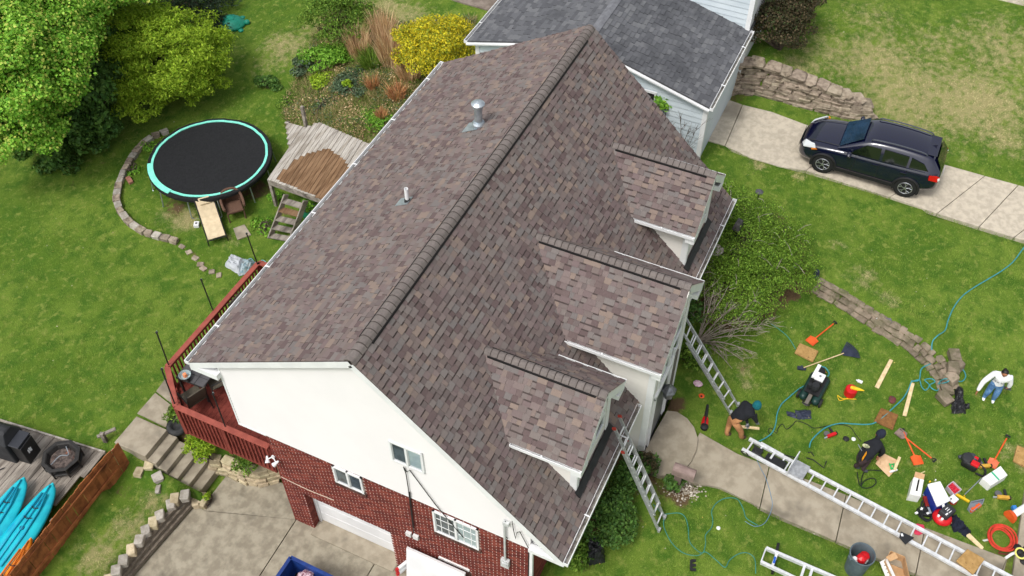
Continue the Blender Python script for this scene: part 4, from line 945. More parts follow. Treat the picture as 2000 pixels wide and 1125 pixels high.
WEIG = foliage("arching_leaf", [(88, 116, 38), (102, 130, 46), (74, 100, 30), (114, 142, 54), (62, 86, 28)])
HEDGE = foliage("burgundy_leaf", [(70, 66, 44), (58, 58, 38), (84, 72, 52), (64, 74, 42), (92, 80, 60), (50, 50, 34)])
YEL = foliage("forsythia_bloom", [(204, 190, 40), (216, 204, 58), (186, 178, 42), (150, 154, 46), (208, 194, 46), (116, 130, 42)])
BLUEG = foliage("blue_green_leaf", [(70, 88, 66), (82, 100, 74), (58, 76, 56), (92, 108, 84)])
BRIGHT = foliage("bright_leaf", [(92, 134, 40), (106, 148, 48), (80, 120, 36), (118, 156, 60)])
STRAW = foliage("straw", [(170, 144, 112), (156, 130, 98), (186, 162, 128), (140, 116, 90)])
RUST = foliage("rust_straw", [(184, 134, 92), (170, 120, 80), (196, 150, 106), (150, 112, 80)])
def canopy(name, label, cat, base, crowns, mat, leaf, trunk=.12, seed=1, group=None, jit=.9, aspect=.6, tipn=14, depth=.35, name2="crown", twigs=0):
    """crowns: list of (centre, radii, count, lumps, lobe)"""
    o = thing(name, base, label, cat, group); CC, NN = [], []; tips = []
    for j, (c, rad, n, lumps, lobe) in enumerate(crowns):
        C, N, i = lumpy(n, c, rad, lumps, seed * 31 + j, lobe=lobe, depth=depth); ok = C[:, 2] > base[2] + .05; CC.append(C[ok]); NN.append(N[ok]); tips += [C[k] for k in range(0, len(C), max(len(C) // tipn, 1))]
    leaf_mesh(name2, np.concatenate(CC), np.concatenate(NN), leaf, mat, o, jit=jit, aspect=aspect)
    if twigs:
        al = np.concatenate(CC); al = al[al[:, 2] > np.median(al[:, 2])]; m = MB()
        for k in range(twigs):
            p = Vector(al[rng.randrange(len(al))]); d = Vector((rng.uniform(-1, 1), rng.uniform(-1, 1), rng.uniform(-.1, .5))) * rng.uniform(.2, .5); m.tube([p - d * .6, p + Vector((0, 0, .08)), p + d * .7 + Vector((0, 0, .0))], [.011, .009, .004], 4)
        m.build("twigs", TWIG, o, kind="stuff")
    stems(o, base, [Vector(base).lerp(Vector(t), .93) for t in tips], trunk, BARK, name="trunk" if trunk > .05 else "stem"); return o
# trees at the top left
def G(u, v, dz=0.0): p = gp(u, v); return Vector((p.x, p.y, p.z + dz))
def A(u, v, z): return tuple(at(u, v, z))
b = at(60, 330, .9); b = at(20, 260, 1.0)
canopy("maple_tree", "big bright green maple with yellow tinged leaves in the top left corner", "tree", tuple(at(60, 250, .95)),
       [(A(40, 130, 5.0), (3.0, 2.6, 2.6), 36000, 190, .14), (A(20, 240, 3.6), (2.0, 1.9, 1.7), 21000, 120, .15), (A(-40, 40, 6.0), (3.2, 2.6, 2.6), 18000, 110, .15), (A(95, 60, 5.4), (1.7, 1.6, 1.6), 14000, 80, .17), (A(120, 190, 3.8), (1.0, .9, 1.0), 2200, 16, .3)], MAPLE, .052, .16, 3, jit=.45, aspect=.75)
canopy("maple_tree", "bright green maple crown at the top edge right of the corner maple", "tree", tuple(at(235, 10, 1.0)),
       [(A(200, -25, 5.2), (2.0, 2.0, 1.6), 16000, 80, .17), (A(110, -30, 5.6), (1.8, 1.8, 1.6), 8000, 36, .22)], MAPLE, .052, .14, 4, jit=.45, aspect=.75)
canopy("lime_shrub", "large lime green layered shrub left of the turtle sandbox above the trampoline", "shrub", tuple(at(330, 190, 1.05)),
       [(A(330, 120, 2.6), (2.5, 2.35, 1.9), 32000, 230, .11), (A(255, 90, 3.0), (1.9, 1.8, 1.7), 15000, 130, .12), (A(375, 160, 1.9), (1.2, 1.3, 1.0), 6000, 50, .2), (A(280, 195, 1.9), (1.2, 1.1, .9), 4600, 40, .2)], LIME, .06, .07, 5, jit=.6, aspect=.36, depth=.2)
canopy("dark_shrub", "dark leaved tall shrub between the maple and the lime green shrub", "shrub", tuple(at(160, 260, 1.0)),
       [(A(165, 200, 2.6), (1.5, 1.5, 1.9), 5600, 34, .28), (A(150, 270, 1.8), (1.25, 1.2, 1.1), 3600, 26, .28), (A(90, 290, 1.6), (1.0, 1.0, .8), 1800, 16, .3), (A(130, 110, 3.2), (1.3, 1.3, 1.2), 3600, 30, .26), (A(200, 70, 3.4), (1.3, 1.3, 1.2), 4200, 34, .26), (A(215, 150, 2.6), (1.0, 1.0, 1.2), 3000, 30, .26), (A(200, 250, 1.7), (.9, .9, .7), 2200, 24, .28)], DARKG, .085, .06, 6, jit=.8)
canopy("low_shrub", "small sprawling green shrub on the lawn below the dark shrub", "shrub", tuple(at(120, 322, 1.0)), [(A(120, 318, 1.1), (.75, .75, .45), 900, 12, .4)], DARKG, .07, .03, 7)
def conifer(label, base, h, r, n, seed, lean=(0, 0)):
    o = thing("spruce_tree", base, label, "tree", "spruces along the top edge"); C, N = [], []; m = MB(); q = np.random.default_rng(seed)
    top = Vector(base) + Vector((lean[0], lean[1], h)); m.tube([base, Vector(base).lerp(top, .5), top], [.14, .09, .02], 7)
    for k in range(60):
        f = (k / 60) ** .9; z = f * h; a_ = k * 2.4; l = r * (1 - f) * q.uniform(.8, 1.15) + .1; p0 = Vector(base).lerp(top, f); p1 = p0 + Vector((math.cos(a_) * l, math.sin(a_) * l, -l * .18)); m.tube([p0, p1], [.03 * (1 - f) + .008, .005], 4)
        j = int(n * (1 - f) / 30) + 6; t = q.random(j) ** .6; pts = np.array(p0)[None] * (1 - t[:, None]) + np.array(p1)[None] * t[:, None]; pts += q.normal(0, .1, (j, 3)) * np.array([1.3, 1.3, .5]) * (.4 + l * .6); C.append(pts); N.append(np.tile([0, 0, .7], (j, 1)))
    m.build("trunk", BARK, o); leaf_mesh("crown", np.concatenate(C), np.concatenate(N), .1, SPRUCE, o, jit=.5, aspect=.25)
conifer("dark spruce at the top edge nearest the turtle sandbox", at(385, 30, 1.1), 4.4, 2.0, 5200, 1)
conifer("dark spruce at the top edge behind the lime green shrub", at(310, -10, 1.1), 5.4, 2.2, 5200, 2)
conifer("low dark spruce between the lime shrub and the turtle sandbox", at(420, 62, 1.15), 1.2, .9, 1600, 3)
conifer("dark spruce at the top edge behind the corner maple", at(160, -20, 1.0), 6.2, 2.2, 3800, 4)
# the flower bank behind the house
def shrub(label, u, v, zc, rad, n, mat, leaf, seed, lumps=22, lobe=.32, name="shrub", cat="shrub", group=None, zb=None, jit=.85, aspect=.55, trunk=.03):
    c = at(u, v, zc); zg = float(tz(c.x, c.y)); return canopy(name, label, cat, (c.x, c.y, zg), [(tuple(c), rad, n, lumps, lobe)], mat, leaf, trunk, seed, group, jit, aspect)
shrub("yellow flowering forsythia bush beside the eave of the brown roof", 848, 100, 3.1, (1.45, 1.55, 1.35), 16000, YEL, .043, 11, 90, .2, "forsythia")
o = shrub("tall loose green shrub at the top of the bank", 655, 40, 2.7, (1.5, 1.3, 1.0), 10000, MIDG, .042, 12, 60, .24)
shrub("bushy bright green perennial in the middle of the bank", 628, 118, 2.0, (.75, .8, .42), 2600, BRIGHT, .05, 13, 24, .34, "perennial_plant", "plant")
shrub("bright green low plant under the straw grass clump", 665, 108, 2.0, (.5, .5, .35), 1500, BRIGHT, .05, 14, 18, .36, "perennial_plant", "plant")
shrub("blue green mounded plant on the left of the bank", 592, 135, 1.75, (.5, .55, .36), 1800, BLUEG, .045, 15, 18, .36, "perennial_plant", "plant")
shrub("wide blue green ground plant around the small lime plant", 690, 165, 1.95, (1.0, .75, .26), 3600, BLUEG, .045, 16, 40, .28, "perennial_plant", "plant")
shrub("blue green trailing plant low on the bank above the weathered platform", 640, 205, 1.55, (1.35, .7, .22), 3600, BLUEG, .045, 17, 40, .26, "perennial_plant", "plant")
shrub("dark green tuft at the lawn edge of the bank", 525, 165, 1.42, (.35, .55, .28), 1300, DARKG, .06, 18, 14, .4, "perennial_plant", "plant")
shrub("yellow green strip of low plants below the bright perennial", 628, 155, 1.75, (.6, .4, .22), 1400, LIME, .045, 19, 16, .4, "perennial_plant", "plant")
shrub("green plant behind the straw grass at the top of the bank", 715, 75, 2.35, (.5, .5, .6), 1400, MIDG, .05, 20, 16, .36, "perennial_plant", "plant")
shrub("tiny round lime green plant alone in the blue green bed", 679, 165, 2.15, (.17, .17, .16), 260, LIME, .05, 21, 8, .5, "lime_plant", "plant")
shrub("green patch of leaves beside the eave right of the platform", 745, 235, 1.9, (.5, .7, .2), 1400, BRIGHT, .045, 22, 18, .36, "perennial_plant", "plant")
shrub("green leafy plants at the lower left of the bank", 560, 200, 1.4, (.6, .45, .2), 1400, MIDG, .045, 23, 18, .36, "perennial_plant", "plant")
def grass_clump(label, u, v, n, h, r, mat, seed, up=.28, name="ornamental_grass"):
    p = gp(u, v); o = thing(name, p, label, "ornamental grass", "dry grass clumps on the bank"); q = np.random.default_rng(seed); a = q.uniform(0, 2 * PI, n); rr = r * np.sqrt(q.random(n)); x = p.x + np.cos(a) * rr; y = p.y + np.sin(a) * rr; hh = h * q.uniform(.5, 1.1, n); lx = np.cos(a) * hh * up * q.uniform(.2, 1.6, n) + q.normal(0, .06, n); ly = np.sin(a) * hh * up * q.uniform(.2, 1.6, n) + q.normal(0, .06, n)
    w_ = .012; b = q.uniform(0, PI, n); dx, dy = np.cos(b) * w_, np.sin(b) * w_; z = np.full(n, p.z - .02)
    V = np.stack([np.stack([x - dx, y - dy, z], 1), np.stack([x + dx, y + dy, z], 1), np.stack([x + lx * .5 + dx * .8, y + ly * .5 + dy * .8, z + hh * .62], 1), np.stack([x + lx * .5 - dx * .8, y + ly * .5 - dy * .8, z + hh * .62], 1), np.stack([x + lx * 1.2, y + ly * 1.2, z + hh], 1)], 1).reshape(-1, 3)
    k = np.arange(n)[:, None] * 5; F = np.concatenate([k + np.array([[0, 1, 2]]), k + np.array([[0, 2, 3]]), k + np.array([[3, 2, 4]])], 0)
    npmesh("blades", V, F, mat, o, kind="stuff")
grass_clump("tall tan straw grass clump left of the forsythia", 703, 112, 560, 1.25, .36, STRAW, 1, .2)
grass_clump("tall tan straw grass clump touching the forsythia", 768, 125, 560, 1.5, .45, STRAW, 2, .22)
grass_clump("pale straw grass clump behind the forsythia's left side", 750, 78, 500, 1.2, .4, STRAW, 3, .2)
grass_clump("small rust orange grass tuft below the straw clumps", 728, 172, 150, .55, .16, RUST, 4, .3)
grass_clump("wide rust orange grass tuft near the eave", 776, 190, 220, .6, .3, RUST, 5, .35)
grass_clump("thin rust orange grass tuft nearest the weathered platform", 746, 235, 200, .5, .13, RUST, 6, .25)
grass_clump("green arching grass clump between the straw clumps", 728, 130, 420, .7, .35, MIDG, 7, .6)
grass_clump("brown faded grass clump below the forsythia", 800, 150, 420, .7, .4, STRAW, 8, .4)
def bank_keep(x, y, dry, dirt): return inpoly(x, y, BED) * .8
def weeds(name, n, mat, seed):
    x = nrg.uniform(9, 24, n); y = nrg.uniform(4.5, 18, n); ok = inpoly(x, y, BED); x, y = x[ok], y[ok]; f = np.sin(x * 1.9 + seed) * np.cos(y * 2.3 - seed) > -.15; x, y = x[f], y[f]; z = tz(x, y) + nrg.uniform(.02, .22, len(x))
    return leaf_mesh(name, np.stack([x, y, z], 1), np.tile([0, 0, 1.], (len(x), 1)), .032, mat, None, jit=.6)
for nm_, mat_, sd_ in (("bank_undergrowth", MIDG, 1), ("bank_undergrowth", BLUEG, 3), ("bank_dead_leaves", STRAW, 5)):
    weeds(nm_, 42000, mat_, sd_)["label"] = "low mixed undergrowth covering the bank behind the house"
bgm = foliage("bank_grass_blade", [(150, 134, 96), (120, 116, 70), (92, 108, 52), (166, 146, 108), (104, 112, 60), (80, 98, 44)])
blades("bank_grass", 110000, 4, .24, .009, bgm, box=(8, 25, 4.5, 18), keep=bank_keep)["label"] = "long tangled dry and green grass on the bank behind the house"
# front garden
canopy("round_hedge", "round dark burgundy green clipped bush beside the pale blue house corner", "bush", tuple(at(1520, 95, 3.2)), [(A(1516, 50, 4.2), (1.2, 1.35, 1.15), 11000, 60, .22), (A(1535, 10, 4.3), (1.1, 1.2, 1.2), 6500, 40, .24)], HEDGE, .045, .05, 30, depth=.2)
canopy("spreading_shrub", "large spreading green shrub in front of the far dormer", "shrub", tuple(at(1460, 520, 2.3)),
       [(A(1465, 475, 3.0), (1.9, 1.75, .85), 21000, 130, .16), (A(1415, 420, 3.0), (1.2, 1.2, .9), 9000, 60, .2), (A(1520, 520, 2.8), (1.2, 1.3, .7), 9000, 60, .2), (A(1455, 575, 2.7), (1.5, 1.2, .65), 10000, 70, .2), (A(1390, 560, 2.8), (1.0, .9, .7), 2600, 20, .3), (A(1390, 395, 2.9), (.8, .8, .7), 2000, 18, .3), (A(1540, 470, 2.6), (.9, .9, .6), 2400, 20, .3)], WEIG, .033, .045, 31, jit=.85, depth=.3, aspect=.42, twigs=70)
def bare(label, base, tips, r0, seed, mat=TWIG, name="bare_shrub", sub=7):
    o = thing(name, base, label, "shrub"); q = random.Random(seed); m = MB(); base = Vector(base)
    for t in tips:
        t = Vector(t); P = smooth_path([base, base.lerp(t, .45) + Vector((q.uniform(-.12, .12), q.uniform(-.12, .12), .18)), t], 5); m.tube(P, [r0 * (1 - .85 * i / len(P)) for i in range(len(P))], 5)
        for k in range(sub):
            i = q.randrange(3, len(P) - 1); d = (P[i] - P[i - 1]).normalized(); s_ = P[i]; l = q.uniform(.25, .7); e_ = s_ + (d * .8 + Vector((q.uniform(-.7, .7), q.uniform(-.7, .7), q.uniform(-.2, .5)))).normalized() * l
            m.tube([s_, s_.lerp(e_, .5) + Vector((q.uniform(-.05, .05),) * 3), e_], [.009, .006, .003], 4)
            for _ in range(2): m.tube([s_.lerp(e_, .55), s_.lerp(e_, .6) + (e_ - s_) * .5 + Vector((q.uniform(-.15, .15), q.uniform(-.15, .15), q.uniform(-.05, .1)))], [.005, .002], 3)
    m.build("branches", mat, o); return o
bare("bare grey branched shrub between the second ladder and the spreading shrub", gp(1362, 668), [at(u, v, z) for u, v, z in [(1488, 640, 2.7), (1470, 612, 3.0), (1478, 690, 2.5), (1452, 705, 2.5), (1440, 590, 3.2), (1415, 575, 3.2), (1395, 565, 3.3), (1430, 720, 2.4), (1500, 632, 2.6), (1460, 655, 2.9), (1375, 560, 3.3), (1410, 690, 2.6), (1445, 628, 3.1)]], .028, 5)
bare("bare twiggy climber against the pale blue house wall", Vector((15.3, -2.2, 2.2)), [Vector((15.5 - rng.uniform(0, .4), -2.7 + rng.uniform(0, 2.6), rng.uniform(3.2, 4.4))) for _ in range(16)], .014, 6, mt("dark_twig", (92, 82, 74), rough=.9), sub=6)
shrub("green leafy sapling by the pale blue house window", 1292, 205, 4.1, (.3, .4, .55), 420, BRIGHT, .09, 33, 12, .45, "sapling", "plant")
for j, (lab, u, v, zc, rad, n, mat) in enumerate([("dark green ivy mound under the front eave below the first ladder", 1205, 985, 2.3, (1.3, .7, .4), 4200, DARKG), ("dark shrub beside the round landing under the front eave", 1245, 925, 2.4, (.55, .5, .45), 1700, DARKG),
        ("low dark plants along the house left of the black bag", 1125, 1075, 2.0, (.5, .45, .3), 1300, MIDG), ("green plants at the foot of the wall by the bare shrub", 1345, 690, 2.35, (.4, .6, .4), 1300, MIDG), ("small dark plant behind the taupe mailbox", 1318, 945, 2.25, (.3, .25, .2), 600, DARKG), ("purple green twiggy shrub left of the landing", 1262, 905, 2.6, (.3, .3, .3), 500, HEDGE),
        ("green leaves in the angle of the wall beside the middle dormer", 1345, 600, 2.6, (.6, .6, .5), 1600, DARKG)]):
    shrub(lab, u, v, zc, rad, n, mat, .05, 40 + j, 20, .34, "foundation_shrub")
# planter by the deck
for j, (lab, u, v, zc, rad, n, mat) in enumerate([("dark green lilies filling the curved buff planter", 505, 882, .85, (.95, .4, .4), 3200, MIDG), ("yellow green bush spilling over the left end of the planter", 388, 872, .95, (.38, .42, .32), 1200, LIME), ("yellow green trailing plant at the planter's corner", 407, 892, .55, (.18, .2, .2), 300, LIME), ("green weeds beside the black tyre under the deck corner", 345, 808, 1.15, (.28, .35, .2), 600, MIDG), ("weed tuft at the foot of the concrete steps", 403, 972, .18, (.14, .1, .12), 160, LIME)]):
    shrub(lab, u, v, zc, rad, n, mat, .055, 60 + j, 18, .36, "planter_plant", "plant", aspect=.35)
for j, (lab, u, v, zc, rad, n) in enumerate([("yellow green weed beside the wooden step rail", 608, 405, 1.5, (.3, .3, .3), 260), ("weeds beside the trampoline's stone border", 300, 290, 1.15, (.3, .5, .15), 500), ("weed patch under the trampoline's left edge", 262, 335, 1.12, (.3, .3, .14), 320), ("weeds under the platform's left corner", 545, 385, 1.2, (.3, .35, .2), 420), ("low green weeds beside the wooden steps' foot", 520, 440, 1.1, (.4, .5, .08), 600)]):
    shrub(lab, u, v, zc, rad, n, BRIGHT, .05, 80 + j, 14, .4, "weed_patch", "plant")
# dandelions and clippings: tiny things nobody could count
n = 700; x = nrg.uniform(-2, 28, n); y = nrg.uniform(-18, 16, n)
bad = np.zeros(n, bool)
for p in NOGRASS: bad |= inpoly(x, y, p)
x, y = x[~bad], y[~bad]; o = leaf_mesh("lawn_debris", np.stack([x, y, tz(x, y) + .04], 1), np.tile([0, 0, 1.], (len(x), 1)), .02, mt("debris", (196, 190, 150), cells=[(206, 200, 180), (190, 176, 90), (150, 130, 96)], isl=True, rnd=.1), None, jit=.3); o["label"] = "scattered tiny clippings and dandelions on the lawn"
# ------------------------------------------------------------------ objects: back yard
RED = mt("red_stain", (136, 66, 56), (120, 56, 48), 5, .75, .4, 30, rnd=.08, spec=.2)
REDL = mt("red_rail", (158, 84, 72), (142, 74, 64), 5, .75, .3, 30, spec=.2)
GREYW = mt("grey_wood", (160, 152, 142), (120, 112, 104), 6, .95, .7, 30, rnd=.16, stretch=(.18, 1, 1), c3=(84, 78, 72), sc3=2.5, f3=(.56, .75), spec=.1)
PALEW = mt("weathered_plank", (186, 180, 172), (150, 142, 132), 9, stretch=(.15, 1, 1), rough=.95, bump=.7, bsc=30, rnd=.1, spec=.1, c3=(104, 96, 90), sc3=3.0, f3=(.58, .8))
_PW = mt("weathered_plank2", (182, 176, 168), (146, 138, 128), 7, .95, .7, 30, rnd=.14, c3=(96, 88, 82), sc3=2.2, f3=(.55, .78), spec=.1)
BROWNW = mt("brown_plank", (140, 112, 86), (110, 84, 62), 8, stretch=(.15, 1, 1), rough=.95, bump=.6, bsc=30, rnd=.1, spec=.1, c3=(78, 60, 46), sc3=4, f3=(.64, .8))
_BW2 = mt("brown_plank2", (140, 112, 86), (110, 84, 62), 6, .95, .6, 30, rnd=.12, c3=(70, 52, 40), sc3=5, f3=(.62, .8), spec=.1)
ORANGEW = mt("cedar_fence", (166, 104, 64), (138, 84, 52), 5, .9, .5, 30, rnd=.22, c3=(92, 56, 38), sc3=2.0, f3=(.5, .8), spec=.15)
NEWW = mt("new_lumber", (226, 206, 164), (208, 184, 140), 9, .8, .2, 40, spec=.2)
ALU = mt("aluminium", (196, 198, 200), (170, 172, 175), 10, .42, metal=.55)
ALUW = mt("white_aluminium", (226, 228, 230), (206, 208, 210), 8, .45, metal=.2)
def hv(b, v):
    b = Vector(b); lo, hi = 0, 6.0
    for _ in range(40):
        m_ = (lo + hi) / 2
        if px(b + Vector((0, 0, m_)))[1] > v: lo = m_
        else: hi = m_
    return lo
DZ, RZ = 2.65, 3.6
dk = thing("deck", (2.5, 5, 1.0), "red stained timber deck with baluster railing behind the white gable", "deck")
D = [Vector((5.1, 6.9, 0)), Vector((1.04, 6.93, 0)), Vector((.13, 5.95, 0)), Vector((.13, 3.16, 0))]
y = 3.2
while y < 6.85:
    xs = .17 if y < 5.95 else .17 + (y - 5.95) * .93
    m = MB(); m.bx(xs, 5.05, y, y + .135, DZ - .035, DZ + rng.uniform(0, .004)); m.build("plank", RED, dk); y += .142
for a, b in zip(D[:-1], D[1:]):
    d = (b - a); l = d.length; d.normalize(); up = Vector((0, 0, 1))
    m = MB(); m.bar(a + up * RZ, b + up * RZ, .15, .04); m.build("top_rail", REDL, dk, bevel=.006)
    m = MB(); m.bar(a + up * (RZ - .09), b + up * (RZ - .09), .04, .09); m.bar(a + up * (DZ + .06), b + up * (DZ + .06), .04, .09); m.build("rail", RED, dk)
    m = MB(); m.bar(a + up * (DZ - .13), b + up * (DZ - .13), .05, .24); m.build("rim_board", RED, dk)
    n = int(l / .125); out = Vector((d.y, -d.x, 0)); out = out if (a + out - Vector((3, 4, 0))).length > (a - out - Vector((3, 4, 0))).length else -out
    for k in range(n):
        p = a + d * (l * (k + .5) / n) + out * .04; m = MB(); m.box((p.x, p.y, (RZ + DZ) / 2 - .1), (.04, .04, .96), math.atan2(d.y, d.x)); m.build("baluster", RED, dk)
    for t in ([0, .5] if l > 2 else [0]):
        p = a + d * l * t; m = MB(); m.box((p.x, p.y, (RZ + DZ) / 2 - .14), (.1, .1, RZ - DZ + .24), math.atan2(d.y, d.x)); m.build("post", RED, dk)
for q in ((1.7, 3.6), (1.9, 5.9), (4.6, 6.4), (4.6, 3.6)): m = MB(); m.box((q[0], q[1], 1.5), (.1, .1, 2.2)); m.build("support_post", RED, dk)
m = MB(); m.bar(Vector((5.1, 6.9, RZ)), Vector((5.1, 4.6, RZ)), .15, .04); m.build("top_rail", REDL, dk)
for k in range(6): m = MB(); m.box((5.1, 6.7 - k * .14, 3.05), (.04, .04, .98)); m.build("baluster", RED, dk)
for i, ((u, v), (ut, vt), lab) in enumerate([((329, 712), (306, 650), "black light pole at the outer corner of the deck rail"), ((416, 606), (393, 547), "black light pole in the middle of the deck's long rail"), ((503, 516), (482, 457), "black light pole at the far end of the deck's long rail"), ((341, 788), (316, 722), "black light pole at the chamfered corner of the deck rail"), ((440, 833), (416, 770), "black light pole on the deck rail facing the driveway")]):
    b = at(u, v, RZ + .02); h = hv(b, vt); t = at(ut, vt, b.z + h); o = thing("light_pole", b, lab, "pole", "string light poles on the deck rail")
    m = MB(); m.tube([b, t], .018, 6); m.tube([t, t + Vector((0, 0, .03))], .03, 6); m.build("pole", BLACK, o); m = MB(); m.lathe(t + Vector((.05, .04, -.06)), [(.008, .06), (.02, .02), (.022, 0), (.008, -.02)], 8); m.build("bulb", GLASSB, o)
TZ = DZ + .72; p0, p1, p2 = at(343, 737, TZ), at(397, 757, TZ), at(426, 714, TZ); ax = (p1 - p0); ay = p2 - p1; ay = ay - ax * (ay.dot(ax) / ax.dot(ax)); c = p0 + ax * .5 + ay * .5
TBL = mt("table_black", (58, 56, 56), (50, 48, 48), 5, .5); TILE = mt("table_tile", (84, 82, 84), (72, 70, 72), 6, .45, rnd=.06)
tb = thing("patio_table", (c.x, c.y, DZ), "black square patio table with tiled top at the corner of the red deck", "table")
m = MB(); m.obox(c - Vector((0, 0, .03)), ax * .5, ay * .5, Vector((0, 0, .025))); m.build("table_frame", TBL, tb)
for i in range(3):
    for j in range(3): m = MB(); m.obox(p0 + ax * ((i + .5) / 3) + ay * ((j + .5) / 3) + Vector((0, 0, .0)), ax * .155, ay * .155, Vector((0, 0, .006))); m.build("tile", TILE, tb)
for i in (.06, .94):
    for j in (.06, .94): m = MB(); q = p0 + ax * i + ay * j; m.bar((q.x, q.y, DZ), (q.x, q.y, TZ - .05), .05, .05); m.build("leg", TBL, tb)
FAB = mt("sling_fabric", (92, 86, 74), (78, 72, 62), 30, .9)
def sling_chair(loc, rz, lab):
    o = thing("patio_chair", loc, lab, "chair", "dark sling chairs around the patio table"); M = local(loc, rz)
    m = MB(M); m.obox((0, 0, .42), (.26, 0, 0), (0, .25, 0), (0, 0, .015)); m.build("seat", FAB, o); m = MB(M); m.obox((-.33, 0, .74), (.1, 0, -.3), (0, .25, 0), (.012, 0, .004)); m.build("backrest", FAB, o)
    for s in (-1, 1):
        m = MB(M); m.tube([(.28, s * .28, 0), (.26, s * .28, .42), (.22, s * .28, .64), (-.25, s * .28, .64)], .016, 6); m.build("arm", BLACK, o); m = MB(M); m.tube([(-.42, s * .27, 1.06), (-.24, s * .27, .42), (-.38, s * .27, 0)], .016, 6); m.build("leg", BLACK, o)
def dkp(u, v): p = at(u, v, DZ); return (p.x, p.y, DZ)
sling_chair(dkp(385, 792), 1.2, "dark sling patio chair nearest the driveway side of the deck rail"); sling_chair(dkp(432, 760), 2.6, "dark sling patio chair tucked against the white siding")
q = at(432, 632, 3.5); q2 = at(460, 592, 3.5)
sling_chair((q.x, q.y - .42, DZ), -1.6, "dark high backed chair at the rail, lower of the two by the roof eave"); sling_chair((q2.x, q2.y - .42, DZ), -1.6, "dark high backed chair at the rail, upper of the two by the roof eave")
p = at(363, 737, TZ + .03); o = thing("fire_bowl", p, "glass bowl with an orange centre on the black patio table", "bowl"); m = MB(); m.lathe(p, [(.06, 0), (.13, .06), (.16, .12), (.15, .12), (.11, .05)], 14); m.build("bowl", GLASSB, o); m = MB(); m.lathe(p + Vector((0, 0, .05)), [(.06, 0), (.05, .1), (.02, .11)], 8); m.build("candle", mt("orange_candle", (226, 140, 96)), o)
p = at(369, 744, TZ + .02); o = thing("mug", p, "small black cup beside the glass bowl on the patio table", "cup"); m = MB(); m.lathe(p, [(.04, 0), (.045, .1), (.038, .1), (.035, .02)], 10); m.build("body", BLACK, o)
# trampoline
tc = at(410, 308, 1.95); gz_ = 1.06
tp = thing("trampoline", (tc.x, tc.y, gz_), "round black trampoline with a turquoise ring pad", "trampoline")
MATB = mt("jump_mat", (24, 25, 28), (29, 30, 33), 2, .85, c3=(40, 40, 43), sc3=6, f3=(.68, .8)); TURQ = mt("turquoise_pad", (140, 236, 214), (120, 220, 198), 4, .6); NETB = mt("black_net", (18, 19, 22), (26, 27, 30), 12, .8, .5, 20)
def annulus(r0, r1, z, n, a0=0, a1=2 * PI, th=.03, wav=0.0):
    m = MB(); V = []; F = []
    for k in range(n + 1):
        a = a0 + (a1 - a0) * k / n; w_ = wav * math.sin(k * 1.7) * math.sin(k * .6)
        for r, zz in ((r0 + w_, z), (r1 + w_, z), (r1 + w_, z - th), (r0 + w_, z - th)): V.append((tc.x + r * math.cos(a), tc.y + r * math.sin(a), zz + w_ * .3))
    for k in range(n):
        o = 4 * k; F += [(o + j, o + 4 + j, o + 4 + (j + 1) % 4, o + (j + 1) % 4) for j in range(4)]
    return m.add(V, F)
m = MB(); m.lathe((tc.x, tc.y, tc.z), [(1.87, -.02), (1.87, 0), (.9, -.012), (.02, -.02)], 64); m.build("jump_mat", MATB, tp)
annulus(1.90, 2.06, tc.z + .015, 64, wav=.02, th=.05).build("frame_pad", NETB, tp); annulus(1.865, 1.945, tc.z + .035, 64, wav=.012).build("ring_pad", TURQ, tp)
al = math.atan2(*(lambda q: (q.y - tc.y, q.x - tc.x))(at(300, 345, 1.95))); annulus(1.86, 2.05, tc.z + .05, 18, al - .34, al + .55).build("loose_pad", TURQ, tp)
m = MB(); m.lathe((tc.x, tc.y, tc.z - .14), [(2.03, 0), (2.075, .03), (2.075, .13), (2.02, .15)], 64); m.build("net_skirt", NETB, tp)
for k in range(6):
    a = .5 + k * PI / 3; m = MB(); c_ = Vector((tc.x, tc.y, 0)); q = lambda da, z, r=2.02: c_ + Vector((r * math.cos(a + da), r * math.sin(a + da), z))
    m.tube([q(-.24, tc.z - .05), q(-.24, gz_ + .1, 2.1), q(-.2, gz_ + .03, 2.1), q(.2, gz_ + .03, 2.1), q(.24, gz_ + .1, 2.1), q(.24, tc.z - .05)], .022, 7); m.build("leg", STEEL, tp)
# lounge chair, wicker chair, slab, small things
TAN = mt("tan_sling", (216, 198, 166), (202, 184, 152), 6, .8)
def place(u0, v0, u1, v1): a, b = gp(u0, v0), gp(u1, v1); return a, b, math.atan2(b.y - a.y, b.x - a.x), (b - a).length
a, b, rz, l = place(427, 475, 405, 410); lc = thing("lounge_chair", a, "tan sling sun lounger with black frame under the trampoline's edge", "sun lounger"); M = local(a, rz, .84)
for x0, x1, z0, z1 in ((.0, .85, .32, .34), (.85, 1.1, .34, .46), (1.1, 1.62, .46, 1.04)):
    m = MB(M); n_ = Vector((-(z1 - z0), 0, x1 - x0)).normalized(); m.obox(((x0 + x1) / 2, 0, (z0 + z1) / 2), ((x1 - x0) / 2, 0, (z1 - z0) / 2), (0, .33, 0), n_ * .012); m.build("sling", TAN, lc)
m = MB(M); m.obox((1.5, 0, .96), (.09, 0, .1), (0, .22, 0), (-.035, 0, .03)); m.build("pillow", TAN, lc, bevel=.02)
for s in (-1, 1): m = MB(M); m.tube([(-.05, s * .36, .3), (.85, s * .36, .33), (1.1, s * .36, .46), (1.66, s * .36, 1.08)], .022, 6); m.build("rail", BLACK, lc); m = MB(M); m.tube([(-.05, s * .36, .3), (-.02, s * .37, 0), (1.3, s * .37, 0), (1.45, s * .36, .82)], .02, 6); m.build("leg", BLACK, lc)
m = MB(M); m.tube([(-.05, -.36, .3), (-.05, .36, .3)], .02, 6); m.build("end_bar", BLACK, lc)
